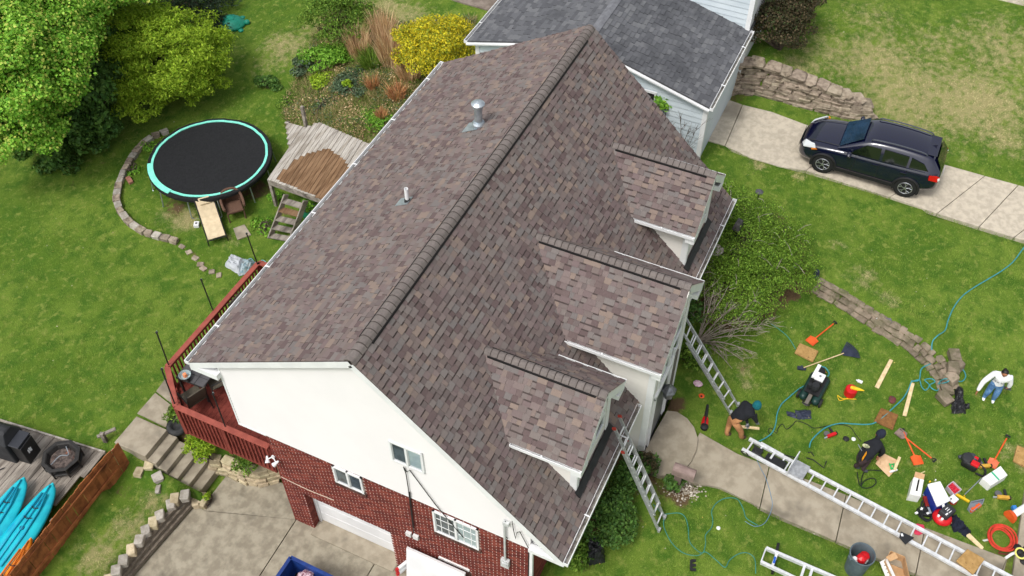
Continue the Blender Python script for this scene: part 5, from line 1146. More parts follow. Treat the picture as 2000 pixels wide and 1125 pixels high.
a, b, rz, l = place(467, 436, 455, 402); wc = thing("wicker_chair", a, "brown wicker armchair beside the sun lounger", "chair"); M = local(a + (b - a) * .45, rz + PI)
WICK = mt("wicker", (112, 84, 68), (84, 60, 48), 60, .85, .8, 70)
m = MB(M); m.obox((.02, 0, .4), (.27, 0, 0), (0, .27, 0), (0, 0, .04)); m.build("seat", WICK, wc, bevel=.02)
m = MB(M); P = [(.3, .32, .6), (.1, .34, .62), (-.15, .33, .72), (-.3, .22, .86), (-.35, 0, .9), (-.3, -.22, .86), (-.15, -.33, .72), (.1, -.34, .62), (.3, -.32, .6)]; m.tube(smooth_path(P, 4), .045, 7); m.build("arm_rim", WICK, wc)
m = MB(M); P = smooth_path(P, 4); V = [Vector(p) for p in P] + [Vector((p.x * .88, p.y * .88, .3)) for p in P]; k = len(P); m.add(V, [(i, i + 1, k + i + 1, k + i) for i in range(k - 1)]); m.build("backrest", WICK, wc)
for x in (-.24, .26):
    for s in (-1, 1): m = MB(M); m.tube([(x, s * .26, 0), (x, s * .27, .4)], .025, 6); m.build("leg", WICK, wc)
o = thing("paving_stone", gp(472, 455), "flat grey stone slab lying in front of the wicker chair", "stone"); m = MB(); m.ext([gp(u, v, .0) for u, v in ((456, 448), (478, 440), (491, 460), (464, 470))], (0, 0, .05)); m.build("slab", CONC, o, bevel=.01)
o = thing("sprinkler_box", gp(385, 441), "small white box with a black spot left of the sun lounger", "box"); p = gp(385, 441); m = MB(); m.box((p.x, p.y, p.z + .06), (.2, .17, .12), .5); m.build("box", WHITE, o, bevel=.01); m = MB(); m.lathe((p.x, p.y, p.z + .115), [(.035, 0), (.035, .015)], 10); m.build("knob", BLACK, o)
o = thing("tarp_bundle", gp(468, 520), "crumpled pale grey tarp folded over beside the far end of the deck", "tarp")
def cloth(P, n, amp, seed, th=.02, h=.1):
    """crumpled sheet over a quad given by four points"""
    q = np.random.default_rng(seed); P = [Vector(p) for p in P]; V = []; ph = q.uniform(0, 6, 8)
    for j in range(n + 1):
        for i in range(n + 1):
            s, t = i / n, j / n; p = P[0] * (1 - s) * (1 - t) + P[1] * s * (1 - t) + P[2] * s * t + P[3] * (1 - s) * t; e = min(s, t, 1 - s, 1 - t)
            z = h * min(1, e * 6) + amp * (math.sin(9 * s + ph[0] + 4 * t) * math.sin(7 * t + ph[1]) + .7 * math.sin(17 * (s + t * .6) + ph[2]) * math.sin(13 * (t - s * .5) + ph[3]) + q.normal(0, .25)) * min(1, e * 5)
            V.append(p + Vector((q.normal(0, .01), q.normal(0, .01), max(z, .0))))
    F = [(j * (n + 1) + i, j * (n + 1) + i + 1, (j + 1) * (n + 1) + i + 1, (j + 1) * (n + 1) + i) for j in range(n) for i in range(n)]
    return MB().add(V, F)
cloth([gp(438, 520, .02), gp(470, 538, .02), gp(480, 508, .02), gp(452, 497, .02)], 10, .03, 3, h=.18).build("tarp", mt("pale_tarp", (186, 190, 194), (168, 172, 178), 4, .6), o); cloth([gp(466, 540, .02), gp(490, 532, .02), gp(500, 512, .02), gp(474, 505, .02)], 12, .05, 4, h=.16).build("blue_sheet", mt("blue_grey_sheet", (120, 146, 156), (172, 180, 182), 9, .6), o)
o = thing("garden_rope", gp(500, 510), "tangled pale blue rope on the grass beside the grey tarp", "rope"); m = MB(); m.tube(smooth_path([gp(u, v, .03) for u, v in ((478, 512), (490, 505), (500, 515), (512, 508), (520, 514), (510, 520), (497, 512), (488, 520), (478, 516))], 5), .012, 5); m.build("rope", mt("blue_rope", (120, 176, 186)), o)
tu = gp(452, 50); o = thing("turtle_sandbox", tu, "green plastic turtle shaped sandbox under the trees at the top", "sandbox"); TG = mt("turtle_green", (28, 142, 118), (22, 126, 106), 4, .5)
a, b = gp(424, 50), gp(478, 46); rz = math.atan2(b.y - a.y, b.x - a.x); M = local(tu, rz)
m = MB(M); m.lathe((0, 0, 0), [(.5, 0), (.52, .1), (.5, .14), (.47, .16), (.42, .24), (.3, .33), (.15, .37), (.02, .385)], 22, sx=1.12, sy=.95); m.build("shell", TG, o, smooth=True)
m = MB(M)
for k in range(6): a_ = k * PI / 3 + .3; m.tube([(.2 * math.cos(a_), .18 * math.sin(a_), .375), (.36 * math.cos(a_) * 1.1, .34 * math.sin(a_), .295), (.45 * math.cos(a_) * 1.1, .45 * math.sin(a_), .22)], .012, 5)
P = [(.21 * math.cos(k * PI / 3 + .3), .19 * math.sin(k * PI / 3 + .3), .372) for k in range(6)]; m.tube(P, .012, 5, closed=True); m.build("shell_ridges", TG, o)
m = MB(M); m.lathe((.64, 0, .1), [(.02, -.1), (.1, -.05), (.12, .02), (.08, .09), (.02, .11)], 12); m.build("head", TG, o, smooth=True)
for x, y in ((.42, .45), (.42, -.45), (-.42, .42), (-.42, -.42)): m = MB(M); m.lathe((x, y, .05), [(.02, -.06), (.11, -.03), (.11, .02), (.02, .06)], 10); m.build("foot", TG, o, smooth=True)
# weathered platform with steps
PZ = 2.4; pl = thing("play_platform", at(620, 320, 1.2), "weathered grey timber platform with a brown patch beside the roof eave", "platform")
def strips(poly, d, wd, fn):
    """cut a polygon into boards of width wd along direction d; fn(list of (s0,s1), t) """
    d = Vector((d[0], d[1])).normalized(); n = Vector((-d.y, d.x)); Q = [(d.dot(Vector(p[:2])), n.dot(Vector(p[:2]))) for p in poly]; t = min(q[1] for q in Q); t1 = max(q[1] for q in Q)
    while t < t1:
        tm_ = t + wd / 2; xs = []
        for (s0, a0), (s1, a1) in zip(Q, Q[1:] + Q[:1]):
            if (a0 > tm_) != (a1 > tm_): xs.append(s0 + (s1 - s0) * (tm_ - a0) / (a1 - a0))
        xs.sort()
        for s0, s1 in zip(xs[::2], xs[1::2]): fn(d, n, s0, s1, tm_)
        t += wd
PP_ = [tuple(at(u, v, PZ))[:2] for u, v in ((559, 238), (598, 249), (622, 238), (728, 284), (650, 396), (523, 350), (565, 288))]
BR_ = [at(u, v, PZ) for u, v in ((541, 352), (566, 318), (600, 301), (640, 290), (672, 312), (684, 332), (642, 395))]; BRP = [(p.x, p.y) for p in BR_]
d_ = at(565, 288, PZ) - at(523, 350, PZ)
def board(d, n, s0, s1, t):
    ks = np.linspace(s0, s1, max(int((s1 - s0) / .04), 2)); ins = inpoly(d.x * ks + n.x * t, d.y * ks + n.y * t, BRP); i = 0
    while i < len(ks) - 1:
        j = i
        while j < len(ks) - 1 and ins[j] == ins[i]: j += 1
        a = d * ks[i] + n * t; b = d * ks[j] + n * t; m = MB(); zz = PZ - .02 + rng.uniform(-.006, .006); m.bar((a.x, a.y, zz), (b.x, b.y, zz), .128, .04); m.build("plank", BROWNW if ins[i] else PALEW, pl); i = j
strips(PP_, (d_.x, d_.y), .14, board)
m = MB()
for a, b in zip(PP_, PP_[1:] + PP_[:1]): m.bar((a[0], a[1], PZ - .14), (b[0], b[1], PZ - .14), .045, .16)
m.build("rim_joist", GREYW, pl)
for q in (PP_[0], PP_[5], PP_[4], PP_[3], PP_[6]): m = MB(); m.bx(q[0] - .05 + .08, q[0] + .05 + .08, q[1] - .05, q[1] + .05, .8, PZ - .06); m.build("post", GREYW, pl)
b = at(598, 248, 2.3); m = MB(); m.bx(b.x - .05, b.x + .05, b.y - .05, b.y + .05, 1.2, b.z + hv(b, 208)); m.build("tall_post", GREYW, pl)
s0, s1, e0, e1 = at(559, 380, PZ - .1), at(597, 392, PZ - .1), gp(527, 465), gp(567, 472)
for a, b in ((s0, e0), (s1, e1)): m = MB(); m.bar(a, b, .045, .2); m.build("stringer", GREYW, pl)
for k in range(5): f = (k + .7) / 5; a, b = s0.lerp(e0, f), s1.lerp(e1, f); m = MB(); dd = ((e0 - s0) * Vector((1, 1, 0))).normalized(); m.obox((a + b) / 2, (b - a) * .5, dd * .12, Vector((0, 0, .02))); m.build("tread", BROWNW if k == 1 else GREYW, pl)
o = thing("storage_tub", gp(606, 432), "green and blue plastic tubs tucked under the platform beside the steps", "tub"); p = gp(604, 428); m = MB(); m.lathe(p, [(.16, 0), (.2, .22), (.21, .24), (.18, .22)], 14); m.build("green_tub", mt("green_tub", (40, 140, 100)), o); p = gp(612, 418); m = MB(); m.lathe(p, [(.14, 0), (.18, .3), (.16, .3)], 14); m.build("blue_tub", mt("blue_tub", (40, 80, 130)), o)
# tyre
p = gp(348, 836); o = thing("tyre", p, "black rubber tyre lying below the deck's chamfered corner", "tyre"); m = MB(); m.lathe(p, [(.17, .02), (.27, 0), (.3, .08), (.27, .17), (.17, .16), (.15, .09)], 24); m.build("tread", mt("rubber", (44, 45, 46), (58, 58, 58), 9, .85), o, smooth=True); m = MB(); m.lathe(p, [(.16, .05), (.02, .06)], 16); m.build("hub", BLACK, o)
# lower left timber deck, grill, fire pit, kayaks, fence
LZ = .98; ld = thing("timber_deck", at(60, 950, .6), "low weathered grey timber deck in the bottom left corner", "deck")
LP = [tuple(at(u, v, LZ))[:2] for u, v in ((-260, 745), (-2, 822), (207, 886), (100, 990), (5, 1135), (-240, 1500))]
d_ = at(207, 886, LZ) - at(5, 1135, LZ)
def lboard(d, n, s0, s1, t): a = d * s0 + n * t; b = d * s1 + n * t; m = MB(); zz = LZ - .02 + rng.uniform(-.005, .005); m.bar((a.x, a.y, zz), (b.x, b.y, zz), .135, .04); m.build("plank", GREYW, ld)
strips(LP, (d_.x, d_.y), .145, lboard)
m = MB(); a, b = at(-2, 822, LZ - .05), at(207, 886, LZ - .05); m.bar(a, b, .05, .2); m.build("rim_joist", PALEW, ld)
fn = thing("fence", at(150, 1000, .5), "short leaning cedar board fence at the bottom left beside the grass strip", "fence")
TT = [(227, 868, 1.72), (190, 905, 1.72), (150, 952, 1.7), (98, 1018, 1.68), (60, 1066, 1.66), (10, 1130, 1.62), (-60, 1220, 1.6)]
FP = [at(u, v, z) for u, v, z in TT]; t = 0; L_ = plen(FP)
while t < L_:
    c, a_, _ = along(FP, t); zg = .45; zt = c.z + rng.uniform(-.02, .02); m = MB(); m.box((c.x + rng.uniform(-.012, .012), c.y + rng.uniform(-.012, .012), (zt + zg) / 2 - .03), (.134, .022, zt - zg), a_ + rng.uniform(-.04, .04)); m.build("board", ORANGEW, fn); t += .135
nF = Vector((-math.sin(a_), math.cos(a_), 0)); nF = nF if nF.x * 0 + nF.y > 0 else -nF
for f in (.02, .45, .88):
    c, a_, _ = along(FP, L_ * f); m = MB(); q = c + nF * .07; m.box((q.x, q.y, .8), (.09, .09, 1.5), a_); m.build("post", GREYW, fn)
for dz in (-.25, -.85): m = MB(); m.bar(FP[0] + nF * .035 + Vector((0, 0, dz)), FP[-1] + nF * .035 + Vector((0, 0, dz)), .04, .09); m.build("rail", ORANGEW, fn)
p = gp(207, 862); o = thing("timber_post", p, "short dark weathered post at the top end of the cedar fence", "post"); m = MB(); m.box((p.x, p.y, p.z + .1), (.1, .1, .6), .4); m.build("post", GREYW, o); m = MB(); m.bar((p.x - .1, p.y + .1, p.z + .3), (p.x + .3, p.y - .22, p.z + .36), .09, .05); m.build("brace", GREYW, o)
GRL = mt("grill_cover", (36, 37, 40), (48, 49, 52), 3, .7, .3, 12)
p = at(28, 880, LZ); a, b = at(-30, 850, LZ), at(85, 885, LZ); rz = math.atan2(b.y - a.y, b.x - a.x); o = thing("covered_grill", p, "black covered barbecue grill with a side shelf on the timber deck", "grill"); M = local((p.x, p.y, LZ), rz)
m = MB(M); V = []
for z, sx, sy in ((0, .55, .33), (.45, .56, .34), (.8, .54, .33), (.92, .48, .26), (1.08, .42, .16), (1.12, .36, .06)): V += [(-sx - .25, -sy, z), (sx * .6, -sy, z), (sx * .6, sy, z), (-sx - .25, sy, z)]
F = [(4 * k + j, 4 * k + (j + 1) % 4, 4 * k + 4 + (j + 1) % 4, 4 * k + 4 + j) for k in range(5) for j in range(4)] + [(20, 21, 22, 23)]; m.add(V, F); m.build("cover", GRL, o, bevel=.03)
m = MB(M); m.bx(.34, .66, -.26, .26, .76, .82); m.build("side_shelf", mt("shelf_black", (52, 54, 60), rough=.35), o, bevel=.01); m = MB(M); m.bx(.36, .7, -.24, .24, 0, .74); m.build("cabinet", BLACK, o, bevel=.02)
m = MB(M); 
for dx, dy in ((.0, 0), (.05, .02), (.09, -.01)): m.bx(.703, .708, -.1 + dx, -.06 + dx, .35 + dy, .5 + dy)
m.build("logo_mark", WHITE, o)
m = MB(M); m.tube([(-.2, -.9, .03), (.1, -.55, .03)], .015, 5); m.build("poker", BLACK, o)
p = at(128, 905, LZ); fp = thing("fire_pit", (p.x, p.y, LZ), "black octagonal metal fire pit with ash on the timber deck", "fire pit"); IRON = mt("black_iron", (34, 33, 33), (46, 44, 42), 9, .6)
c = Vector((p.x, p.y, LZ)); m = MB(); m.lathe(c, [(.34, .1), (.43, .34), (.52, .35), (.52, .38), (.43, .385), (.4, .36), (.34, .22), (.05, .2)], 8, a0=.2); m.build("bowl", IRON, fp)
m = MB(); m.lathe(c + Vector((0, 0, .22)), [(.37, 0), (.3, .04), (.15, .05), (.02, .04)], 12); m.build("ash", mt("ash", (104, 92, 86), (60, 52, 50), 14, .95, .9, 40, c3=(150, 96, 74), sc3=7, f3=(.6, .75)), fp)
m = MB(); m.lathe(c, [(.49, .12), (.52, .14), (.52, .16), (.49, .17)], 8, a0=.2); m.build("lower_ring", IRON, fp)
for k in range(8): a_ = .2 + k * PI / 4; m = MB(); m.bar(c + Vector((.5 * math.cos(a_), .5 * math.sin(a_), 0)), c + Vector((.5 * math.cos(a_), .5 * math.sin(a_), .36)), .035, .035); m.build("leg", IRON, fp)
m = MB(); m.tube(smooth_path([c + Vector((-.3, .1, .3)), c + Vector((0, .05, .34)), c + Vector((.12, -.15, .36)), c + Vector((.3, .1, .34))], 5), .012, 5); m.build("poker", STEEL, fp)
def kayak(lab, nose, tail, col, deckc, wd=.86, z=LZ + .02, grp="turquoise kayaks on the timber deck"):
    a, b = at(*nose, z), at(*tail, z); d = (b - a); l = 3.2; d.normalize(); o = thing("kayak", a, lab, "kayak", grp); rz = math.atan2(d.y, d.x); M = local((a.x, a.y, z), rz)
    n = 26; V = []; ring = 14
    for i in range(n + 1):
        s = i / n; w_ = wd / 2 * (math.sin(PI * min(max(s, .0), 1.)) ** .55 if 0 < s < 1 else 0.0) + .012; k = .12 * (abs(s - .5) * 2) ** 4
        for j in range(ring):
            a_ = 2 * PI * j / ring; yy = math.cos(a_) * w_; zz = .16 + math.sin(a_) * (.15 if math.sin(a_) < 0 else .12) * (.5 + .5 * w_ / (wd / 2)) + k
            V.append((s * l, yy, zz))
    F = [(i * ring + j, i * ring + (j + 1) % ring, (i + 1) * ring + (j + 1) % ring, (i + 1) * ring + j) for i in range(n) for j in range(ring)]; m = MB(M); m.add(V, F); m.build("hull", col, o, smooth=True)
    for s_ in (-1, 1): m = MB(M); m.tube([(.35, s_ * .06, .36), (.8, s_ * .13, .31), (1.5, s_ * .17, .29), (2.4, s_ * .15, .3)], .03, 6); m.build("deck_ridge", deckc, o, smooth=True)
    m = MB(M); m.tube([(.1, 0, .36), (.5, 0, .335), (1.2, 0, .3), (2.4, 0, .3)], .02, 6); m.build("centre_line", deckc, o, smooth=True)
    for x in (.75, 1.05): m = MB(M); m.tube([(x, -.13, .32), (x + .05, -.02, .34), (x, .1, .32)], .014, 5); m.build("bungee", BLACK, o)
    m = MB(M); m.lathe((1.35, .0, .275), [(.06, 0), (.06, .03), (.04, .035)], 10); m.build("hatch", mt("deep_teal", (10, 90, 120)), o)
TQ = mt("kayak_turquoise", (22, 190, 204), (16, 172, 192), 3, .35, spec=.5, c3=(10, 148, 186), sc3=1.3, f3=(.5, .65)); TQD = mt("kayak_teal", (14, 150, 180), rough=.4)
kayak("turquoise kayak nearest the cedar fence", (112, 955), (-40, 1170), TQ, TQD); kayak("turquoise kayak farther left beside the covered grill", (56, 944), (-70, 1125), TQ, TQD)
kayak("orange kayak squeezed behind the cedar fence", (70, 1062), (-30, 1215), mt("kayak_orange", (240, 150, 40), (228, 132, 30), 3, .4), mt("kayak_orange_dark", (206, 110, 26)), .4, LZ + .02, "kayak behind the fence")
# bottom edge: dumpster, panel
BLU = mt("dumpster_blue", (28, 62, 132), (22, 50, 112), 4, .5, .2, 20); q = [at(568, 1089, 1.2), at(648, 1128, 1.2)]
dd = (q[1] - q[0]); dd.z = 0; dd.normalize(); nn = Vector((dd.y, -dd.x, 0)); nn = nn if nn.x < 0 else -nn
du = thing("dumpster", (q[0].x, q[0].y, 0), "blue open topped dumpster holding pink rubbish at the bottom edge", "dumpster"); W_, D_ = 1.5, 2.6; O = Vector((q[0].x, q[0].y, 0))
for a, b in ((O, O + dd * W_), (O + dd * W_, O + dd * W_ + nn * D_), (O + dd * W_ + nn * D_, O + nn * D_), (O + nn * D_, O)):
    m = MB(); m.bar(a + Vector((0, 0, .62)), b + Vector((0, 0, .62)), .04, 1.16); m.build("side_wall", BLU, du); m = MB(); m.bar(a + Vector((0, 0, 1.2)), b + Vector((0, 0, 1.2)), .09, .07); m.build("rim", BLU, du)
m = MB(); m.ext([O + Vector((0, 0, .1)), O + dd * W_ + Vector((0, 0, .1)), O + dd * W_ + nn * D_ + Vector((0, 0, .1)), O + nn * D_ + Vector((0, 0, .1))], (0, 0, .3)); m.build("floor", DARK, du)
PK = mt("pink_wrap", (206, 182, 188), (120, 70, 84), 16, .7)
for k, (u, v) in enumerate(((588, 1124), (596, 1121), (604, 1125))): c = at(u, v, .95); m = MB(); m.lathe(c, [(.02, -.14), (.08, -.08), (.1, .02), (.05, .08), (.02, .09)], 9, sx=1 + .3 * k); m.build("rubbish", PK, du, smooth=False)
a, b = onx(783, 1089, -.35), onx(868, 1122, -.35); o = thing("white_panel", (a.x, a.y, 0), "white panel propped against the brick wall at the bottom edge", "panel"); m = MB(); m.obox(((-.2), (a.y - 1.6 + a.y) / 2, a.z / 2), (.15, 0, a.z / 2), (0, .8, 0), (.03, 0, -.01)); m.build("panel", WHITE, o)  # plain white panel; its purpose is guessed
o = thing("roll_bundle", onx(776, 1112, -.4), "short stack of white rolls with red ends by the white panel", "rolls"); p = onx(778, 1110, -.35)
for k in range(4): m = MB(); c = p + Vector((0, .02 * (k % 2), -.1 * k)); m.tube([c, c + Vector((.3, -.12, 0))], .045, 8); m.build("roll", WHITE, o); m = MB(); m.tube([c + Vector((-.06, .03, 0)), c + Vector((-.001, 0, 0))], .047, 8); m.build("red_end", mt("red_plastic", (196, 34, 40), (176, 26, 32), 5, .4), o)
# ------------------------------------------------------------------ front yard: car, people, ladders, tools
def rplane(u, v, P, n):
    d = Vector(ray(u, v)); n = Vector(n); k = n.dot(Vector(P) - Vector(CAM)) / n.dot(d); return Vector(CAM) + d * k
PAINT = mt("car_paint", (7, 11, 40), rough=.12, spec=.6, coat=1.0); CLAD = mt("car_cladding", (30, 30, 32), rough=.6); CGLASS = mt("car_glass", (10, 14, 16), rough=.04, spec=1.0, coat=.6)
WGLASS = mt("windscreen", (30, 48, 62), (46, 72, 98), .6, .05, spec=1.0, coat=.6); CHROME = mt("alloy", (176, 178, 182), rough=.28, metal=.8); TYRE = mt("car_tyre", (30, 30, 31), rough=.8)
fw_, rw_ = at(1608, 321, 2.58), at(1768, 369, 2.55); rz = math.atan2(fw_.y - rw_.y, fw_.x - rw_.x); mid = (fw_ + rw_) / 2; sc = (fw_ - rw_).length / 2.635
nr_ = Vector((math.cos(rz), math.sin(rz), 0)); lf = Vector((-nr_.y, nr_.x, 0)); cc = mid - lf * .8 * sc + nr_ * 0.02; zc = float(tz(cc.x, cc.y)) + .03
car = thing("parked_car", (cc.x, cc.y, zc), "dark navy hatchback with roof rails parked on the side driveway", "car"); CM = local((cc.x, cc.y, zc), rz, sc)
ST = [(2.24, .42, .36, .50), (2.20, .62, .26, .66), (2.05, .76, .22, .78), (1.8, .845, .22, .87), (1.4, .88, .22, .93), (1.0, .885, .22, .975), (.7, .888, .22, 1.0), (.2, .89, .22, 1.01), (-.4, .89, .22, 1.03), (-1.0, .89, .22, 1.05), (-1.5, .885, .24, 1.07), (-1.85, .865, .3, 1.07), (-2.1, .80, .36, 1.03), (-2.22, .7, .42, .9)]
V, F = [], []
for x, w_, zb, zt in ST:
    cr = .05 if x > .6 else .0
    half = [(w_ * .82, zb), (w_ * .96, zb + .06), (w_ * 1.0, zb + (zt - zb) * .35), (w_ * .985, zb + (zt - zb) * .62), (w_ * .96, zt - .05), (w_ * .88, zt), (w_ * .55, zt + cr * .8), (0, zt + cr)]
    V += [(x, y, z) for y, z in half] + [(x, -y, z) for y, z in half[-2::-1]]
k = 15
for i in range(len(ST) - 1): F += [(i * k + j, i * k + j + 1, (i + 1) * k + j + 1, (i + 1) * k + j) for j in range(k - 1)] + [(i * k + k - 1, i * k, (i + 1) * k, (i + 1) * k + k - 1)]
F += [tuple(range(k - 1, -1, -1)), tuple((len(ST) - 1) * k + j for j in range(k))]
m = MB(CM); m.add(V, F); m.build("body", PAINT, car, smooth=True, sub=1)
GH = [(1.02, .0, .74, 1.0), (.3, .5, .66, 1.48), (.0, .54, .64, 1.545), (-.6, .56, .63, 1.575), (-1.2, .56, .62, 1.56), (-1.7, .53, .60, 1.51), (-1.86, .5, .58, 1.46), (-2.14, .0, .66, 1.05)]
V, F = [], []
for x, _, yt, zt in GH:
    yb = .835 if x not in (1.02, -2.14) else yt; zb = 1.0 if x > -1 else 1.04
    if x in (1.02, -2.14): h = [(yt, zt), (yt, zt), (yt * .96, zt + .01), (yt * .5, zt + .02), (0, zt + .025)]
    else: h = [(yb, zb), (yt + .05, zt - .09), (yt, zt - .015), (yt * .55, zt + .015), (0, zt + .025)]
    V += [(x, y, z) for y, z in h] + [(x, -y, z) for y, z in h[-2::-1]]
k = 9
for i in range(len(GH) - 1): F += [(i * k + j, i * k + j + 1, (i + 1) * k + j + 1, (i + 1) * k + j) for j in range(k - 1)]
m = MB(CM); m.add(V, F); m.build("cabin", PAINT, car, smooth=True, sub=1)
def cquad(name, P, mat, off=.012, parent=car):
    m = MB(CM); P = [Vector(p) for p in P]; n = (P[1] - P[0]).cross(P[2] - P[0]).normalized(); c = sum(P, Vector()) / len(P); n = n if n.dot(c - Vector((-.3, 0, .8))) > 0 else -n
    m.ext([p + n * (off - .01) for p in P], n * .01); return m.build(name, mat, parent)
cquad("windscreen", [(.98, .66, 1.03), (.98, -.66, 1.03), (.34, -.56, 1.475), (.34, .56, 1.475)], WGLASS, .03)
cquad("rear_window", [(-1.9, .5, 1.44), (-1.9, -.5, 1.44), (-2.13, -.58, 1.1), (-2.13, .58, 1.1)], CGLASS, .03)
def side(x, z): 
    t = (z - 1.02) / .45; return .84 - t * .135
for s in (-1, 1):
    for P in ([(.62, 1.05), (-.28, 1.06), (-.26, 1.43), (.2, 1.41)], [(-.38, 1.06), (-1.12, 1.08), (-1.12, 1.42), (-.36, 1.44)], [(-1.2, 1.09), (-1.78, 1.14), (-1.6, 1.32), (-1.2, 1.41)]): cquad("side_window", [(x, s * side(x, z), z) for x, z in P], CGLASS, .018)
    m = MB(CM); m.tube(smooth_path([(.1, s * .57, 1.52), (.0, s * .57, 1.585), (-.7, s * .565, 1.62), (-1.45, s * .55, 1.58), (-1.6, s * .55, 1.5)], 4), .022, 6); m.build("roof_rail", mt("rail_grey", (78, 82, 90), rough=.4, metal=.4), car)
    m = MB(CM); m.lathe((.62, s * .98, 1.06), [(.02, -.07), (.1, -.05), (.11, .03), (.06, .07)], 10, sx=.7, sy=1.2); m.build("mirror", PAINT, car)
    m = MB(CM); m.add([(2.06, s * .55, .70), (2.0, s * .76, .72), (1.68, s * .85, .86), (1.75, s * .70, .91), (2.0, s * .55, .82)], [(0, 1, 2, 3, 4)] if s > 0 else [(4, 3, 2, 1, 0)]); m.ext([(2.14, s * .52, .66), (2.06, s * .74, .70), (1.66, s * .862, .84), (1.72, s * .78, .925), (2.05, s * .52, .83)], (.012, s * .012, .03)); m.build("headlight", mt("lamp_clear", (206, 210, 212), rough=.15, spec=.8), car)
    m = MB(CM); m.ext([(1.78, s * .862, .76), (1.6, s * .877, .83), (1.66, s * .872, .865), (1.8, s * .855, .80)], (.01, s * .014, .02)); m.build("turn_signal", mt("amber", (230, 130, 30), rough=.3), car)
    m = MB(CM); m.ext([(-1.86, s * .862, .86), (-2.12, s * .80, .82), (-2.16, s * .74, .98), (-2.06, s * .79, 1.05), (-1.84, s * .85, 1.03)], (-.012, s * .02, .01)); m.build("tail_light", mt("red_lamp", (200, 20, 22), rough=.2, spec=.7), car)
    m = MB(CM); m.ext([(-2.13, s * .792, .86), (-2.17, s * .74, .9), (-2.14, s * .75, .97), (-2.1, s * .79, .95)], (-.02, s * .03, .012)); m.build("reverse_light", WHITE, car)
    for x in (-.12, -1.0): m = MB(CM); m.bar((x, s * .9, .88), (x - .2, s * .9, .885), .025, .03); m.build("door_handle", PAINT, car)
    m = MB(CM); m.bar((1.0, s * .885, .3), (-1.0, s * .885, .3), .03, .12); m.build("sill", CLAD, car); 
    for x in (.42, -.33, -1.15): m = MB(CM); m.bar((x, s * .887, .4), (x - .02, s * .872, .99), .006, .012); m.build("door_seam", DARK, car)
    m = MB(CM); m.tube([(.8, s * .882, 1.015), (-.4, s * .887, 1.03), (-1.7, s * .86, 1.08)], .012, 5); m.build("belt_trim", mt("trim_grey", (74, 78, 84), rough=.35, metal=.3), car)
    for x in (1.3175, -1.3175):
        RW = Matrix.Rotation(PI / 2, 3, 'X'); wc_ = Vector((x, s * .8, .335)); m = MB(CM); m.lathe(wc_, [(.2, -.1), (.33, -.1), (.345, -.06), (.345, .06), (.33, .1), (.225, .105)] if s < 0 else [(.225, -.105), (.33, -.1), (.345, -.06), (.345, .06), (.33, .1), (.2, .1)], 28, R=RW); wh = m.build("wheel", TYRE, car, smooth=False)
        m = MB(CM); yo = s * .9; m.tube([(x + .215 * math.cos(a_ * PI / 12), yo, .335 + .215 * math.sin(a_ * PI / 12)) for a_ in range(24)], .014, 5, closed=True)
        for j in range(5):
            a_ = j * 2 * PI / 5 + .3; c_ = Vector((x, yo, .335)); u_ = lambda r, da: c_ + Vector((r * math.cos(a_ + da), 0, r * math.sin(a_ + da)))
            m.tube([u_(.03, 0), u_(.11, .0), u_(.205, .26)], .017, 5); m.tube([u_(.11, 0), u_(.205, -.26)], .017, 5)
        m.lathe((x, yo, .335), [(.04, -.02), (.045, .02), (.02, .03)], 10, R=RW); m.build("rim", CHROME, wh)
        m = MB(CM); m.tube([(x + .395 * math.cos(t_), s * .885, .335 + .395 * math.sin(t_)) for t_ in np.linspace(-.35, PI + .35, 16)], .04, 6); m.build("wheel_arch", CLAD, car)
        m = MB(CM); m.lathe((x, s * .86, .335), [(.01, -.03), (.37, -.03), (.37, .03), (.01, .03)], 20, R=RW); m.build("wheel_well", DARK, car)
m = MB(CM); m.ext([(2.245, -.4, .42), (2.245, .4, .42), (2.23, .5, .66), (2.23, -.5, .66)], (.012, 0, .004)); m.build("grille", BLACK, car); m = MB(CM); m.bar((-1.72, -.5, 1.53), (-1.72, .5, 1.53), .3, .03); m.build("spoiler", PAINT, car, bevel=.01)
m = MB(CM); m.ext([(-1.65, .0, 1.55), (-1.78, 0, 1.55), (-1.8, 0, 1.63)], (0, .02, 0)); m.build("antenna", PAINT, car); m = MB(CM); m.bx(-2.245, -2.235, -.2, .2, .62, .74); m.build("number_plate", WHITE, car)
for y in (-.25, .25): m = MB(CM); m.bar((.95, y, 1.06), (.8, y + .4, 1.17), .02, .015); m.build("wiper", BLACK, car)
for s in (-1, 1): m = MB(CM); m.tube(smooth_path([(2.0, s * .5, .86), (1.4, s * .58, .975), (.9, s * .62, 1.03)], 3), .01, 5); m.build("bonnet_seam", BLACK, car)

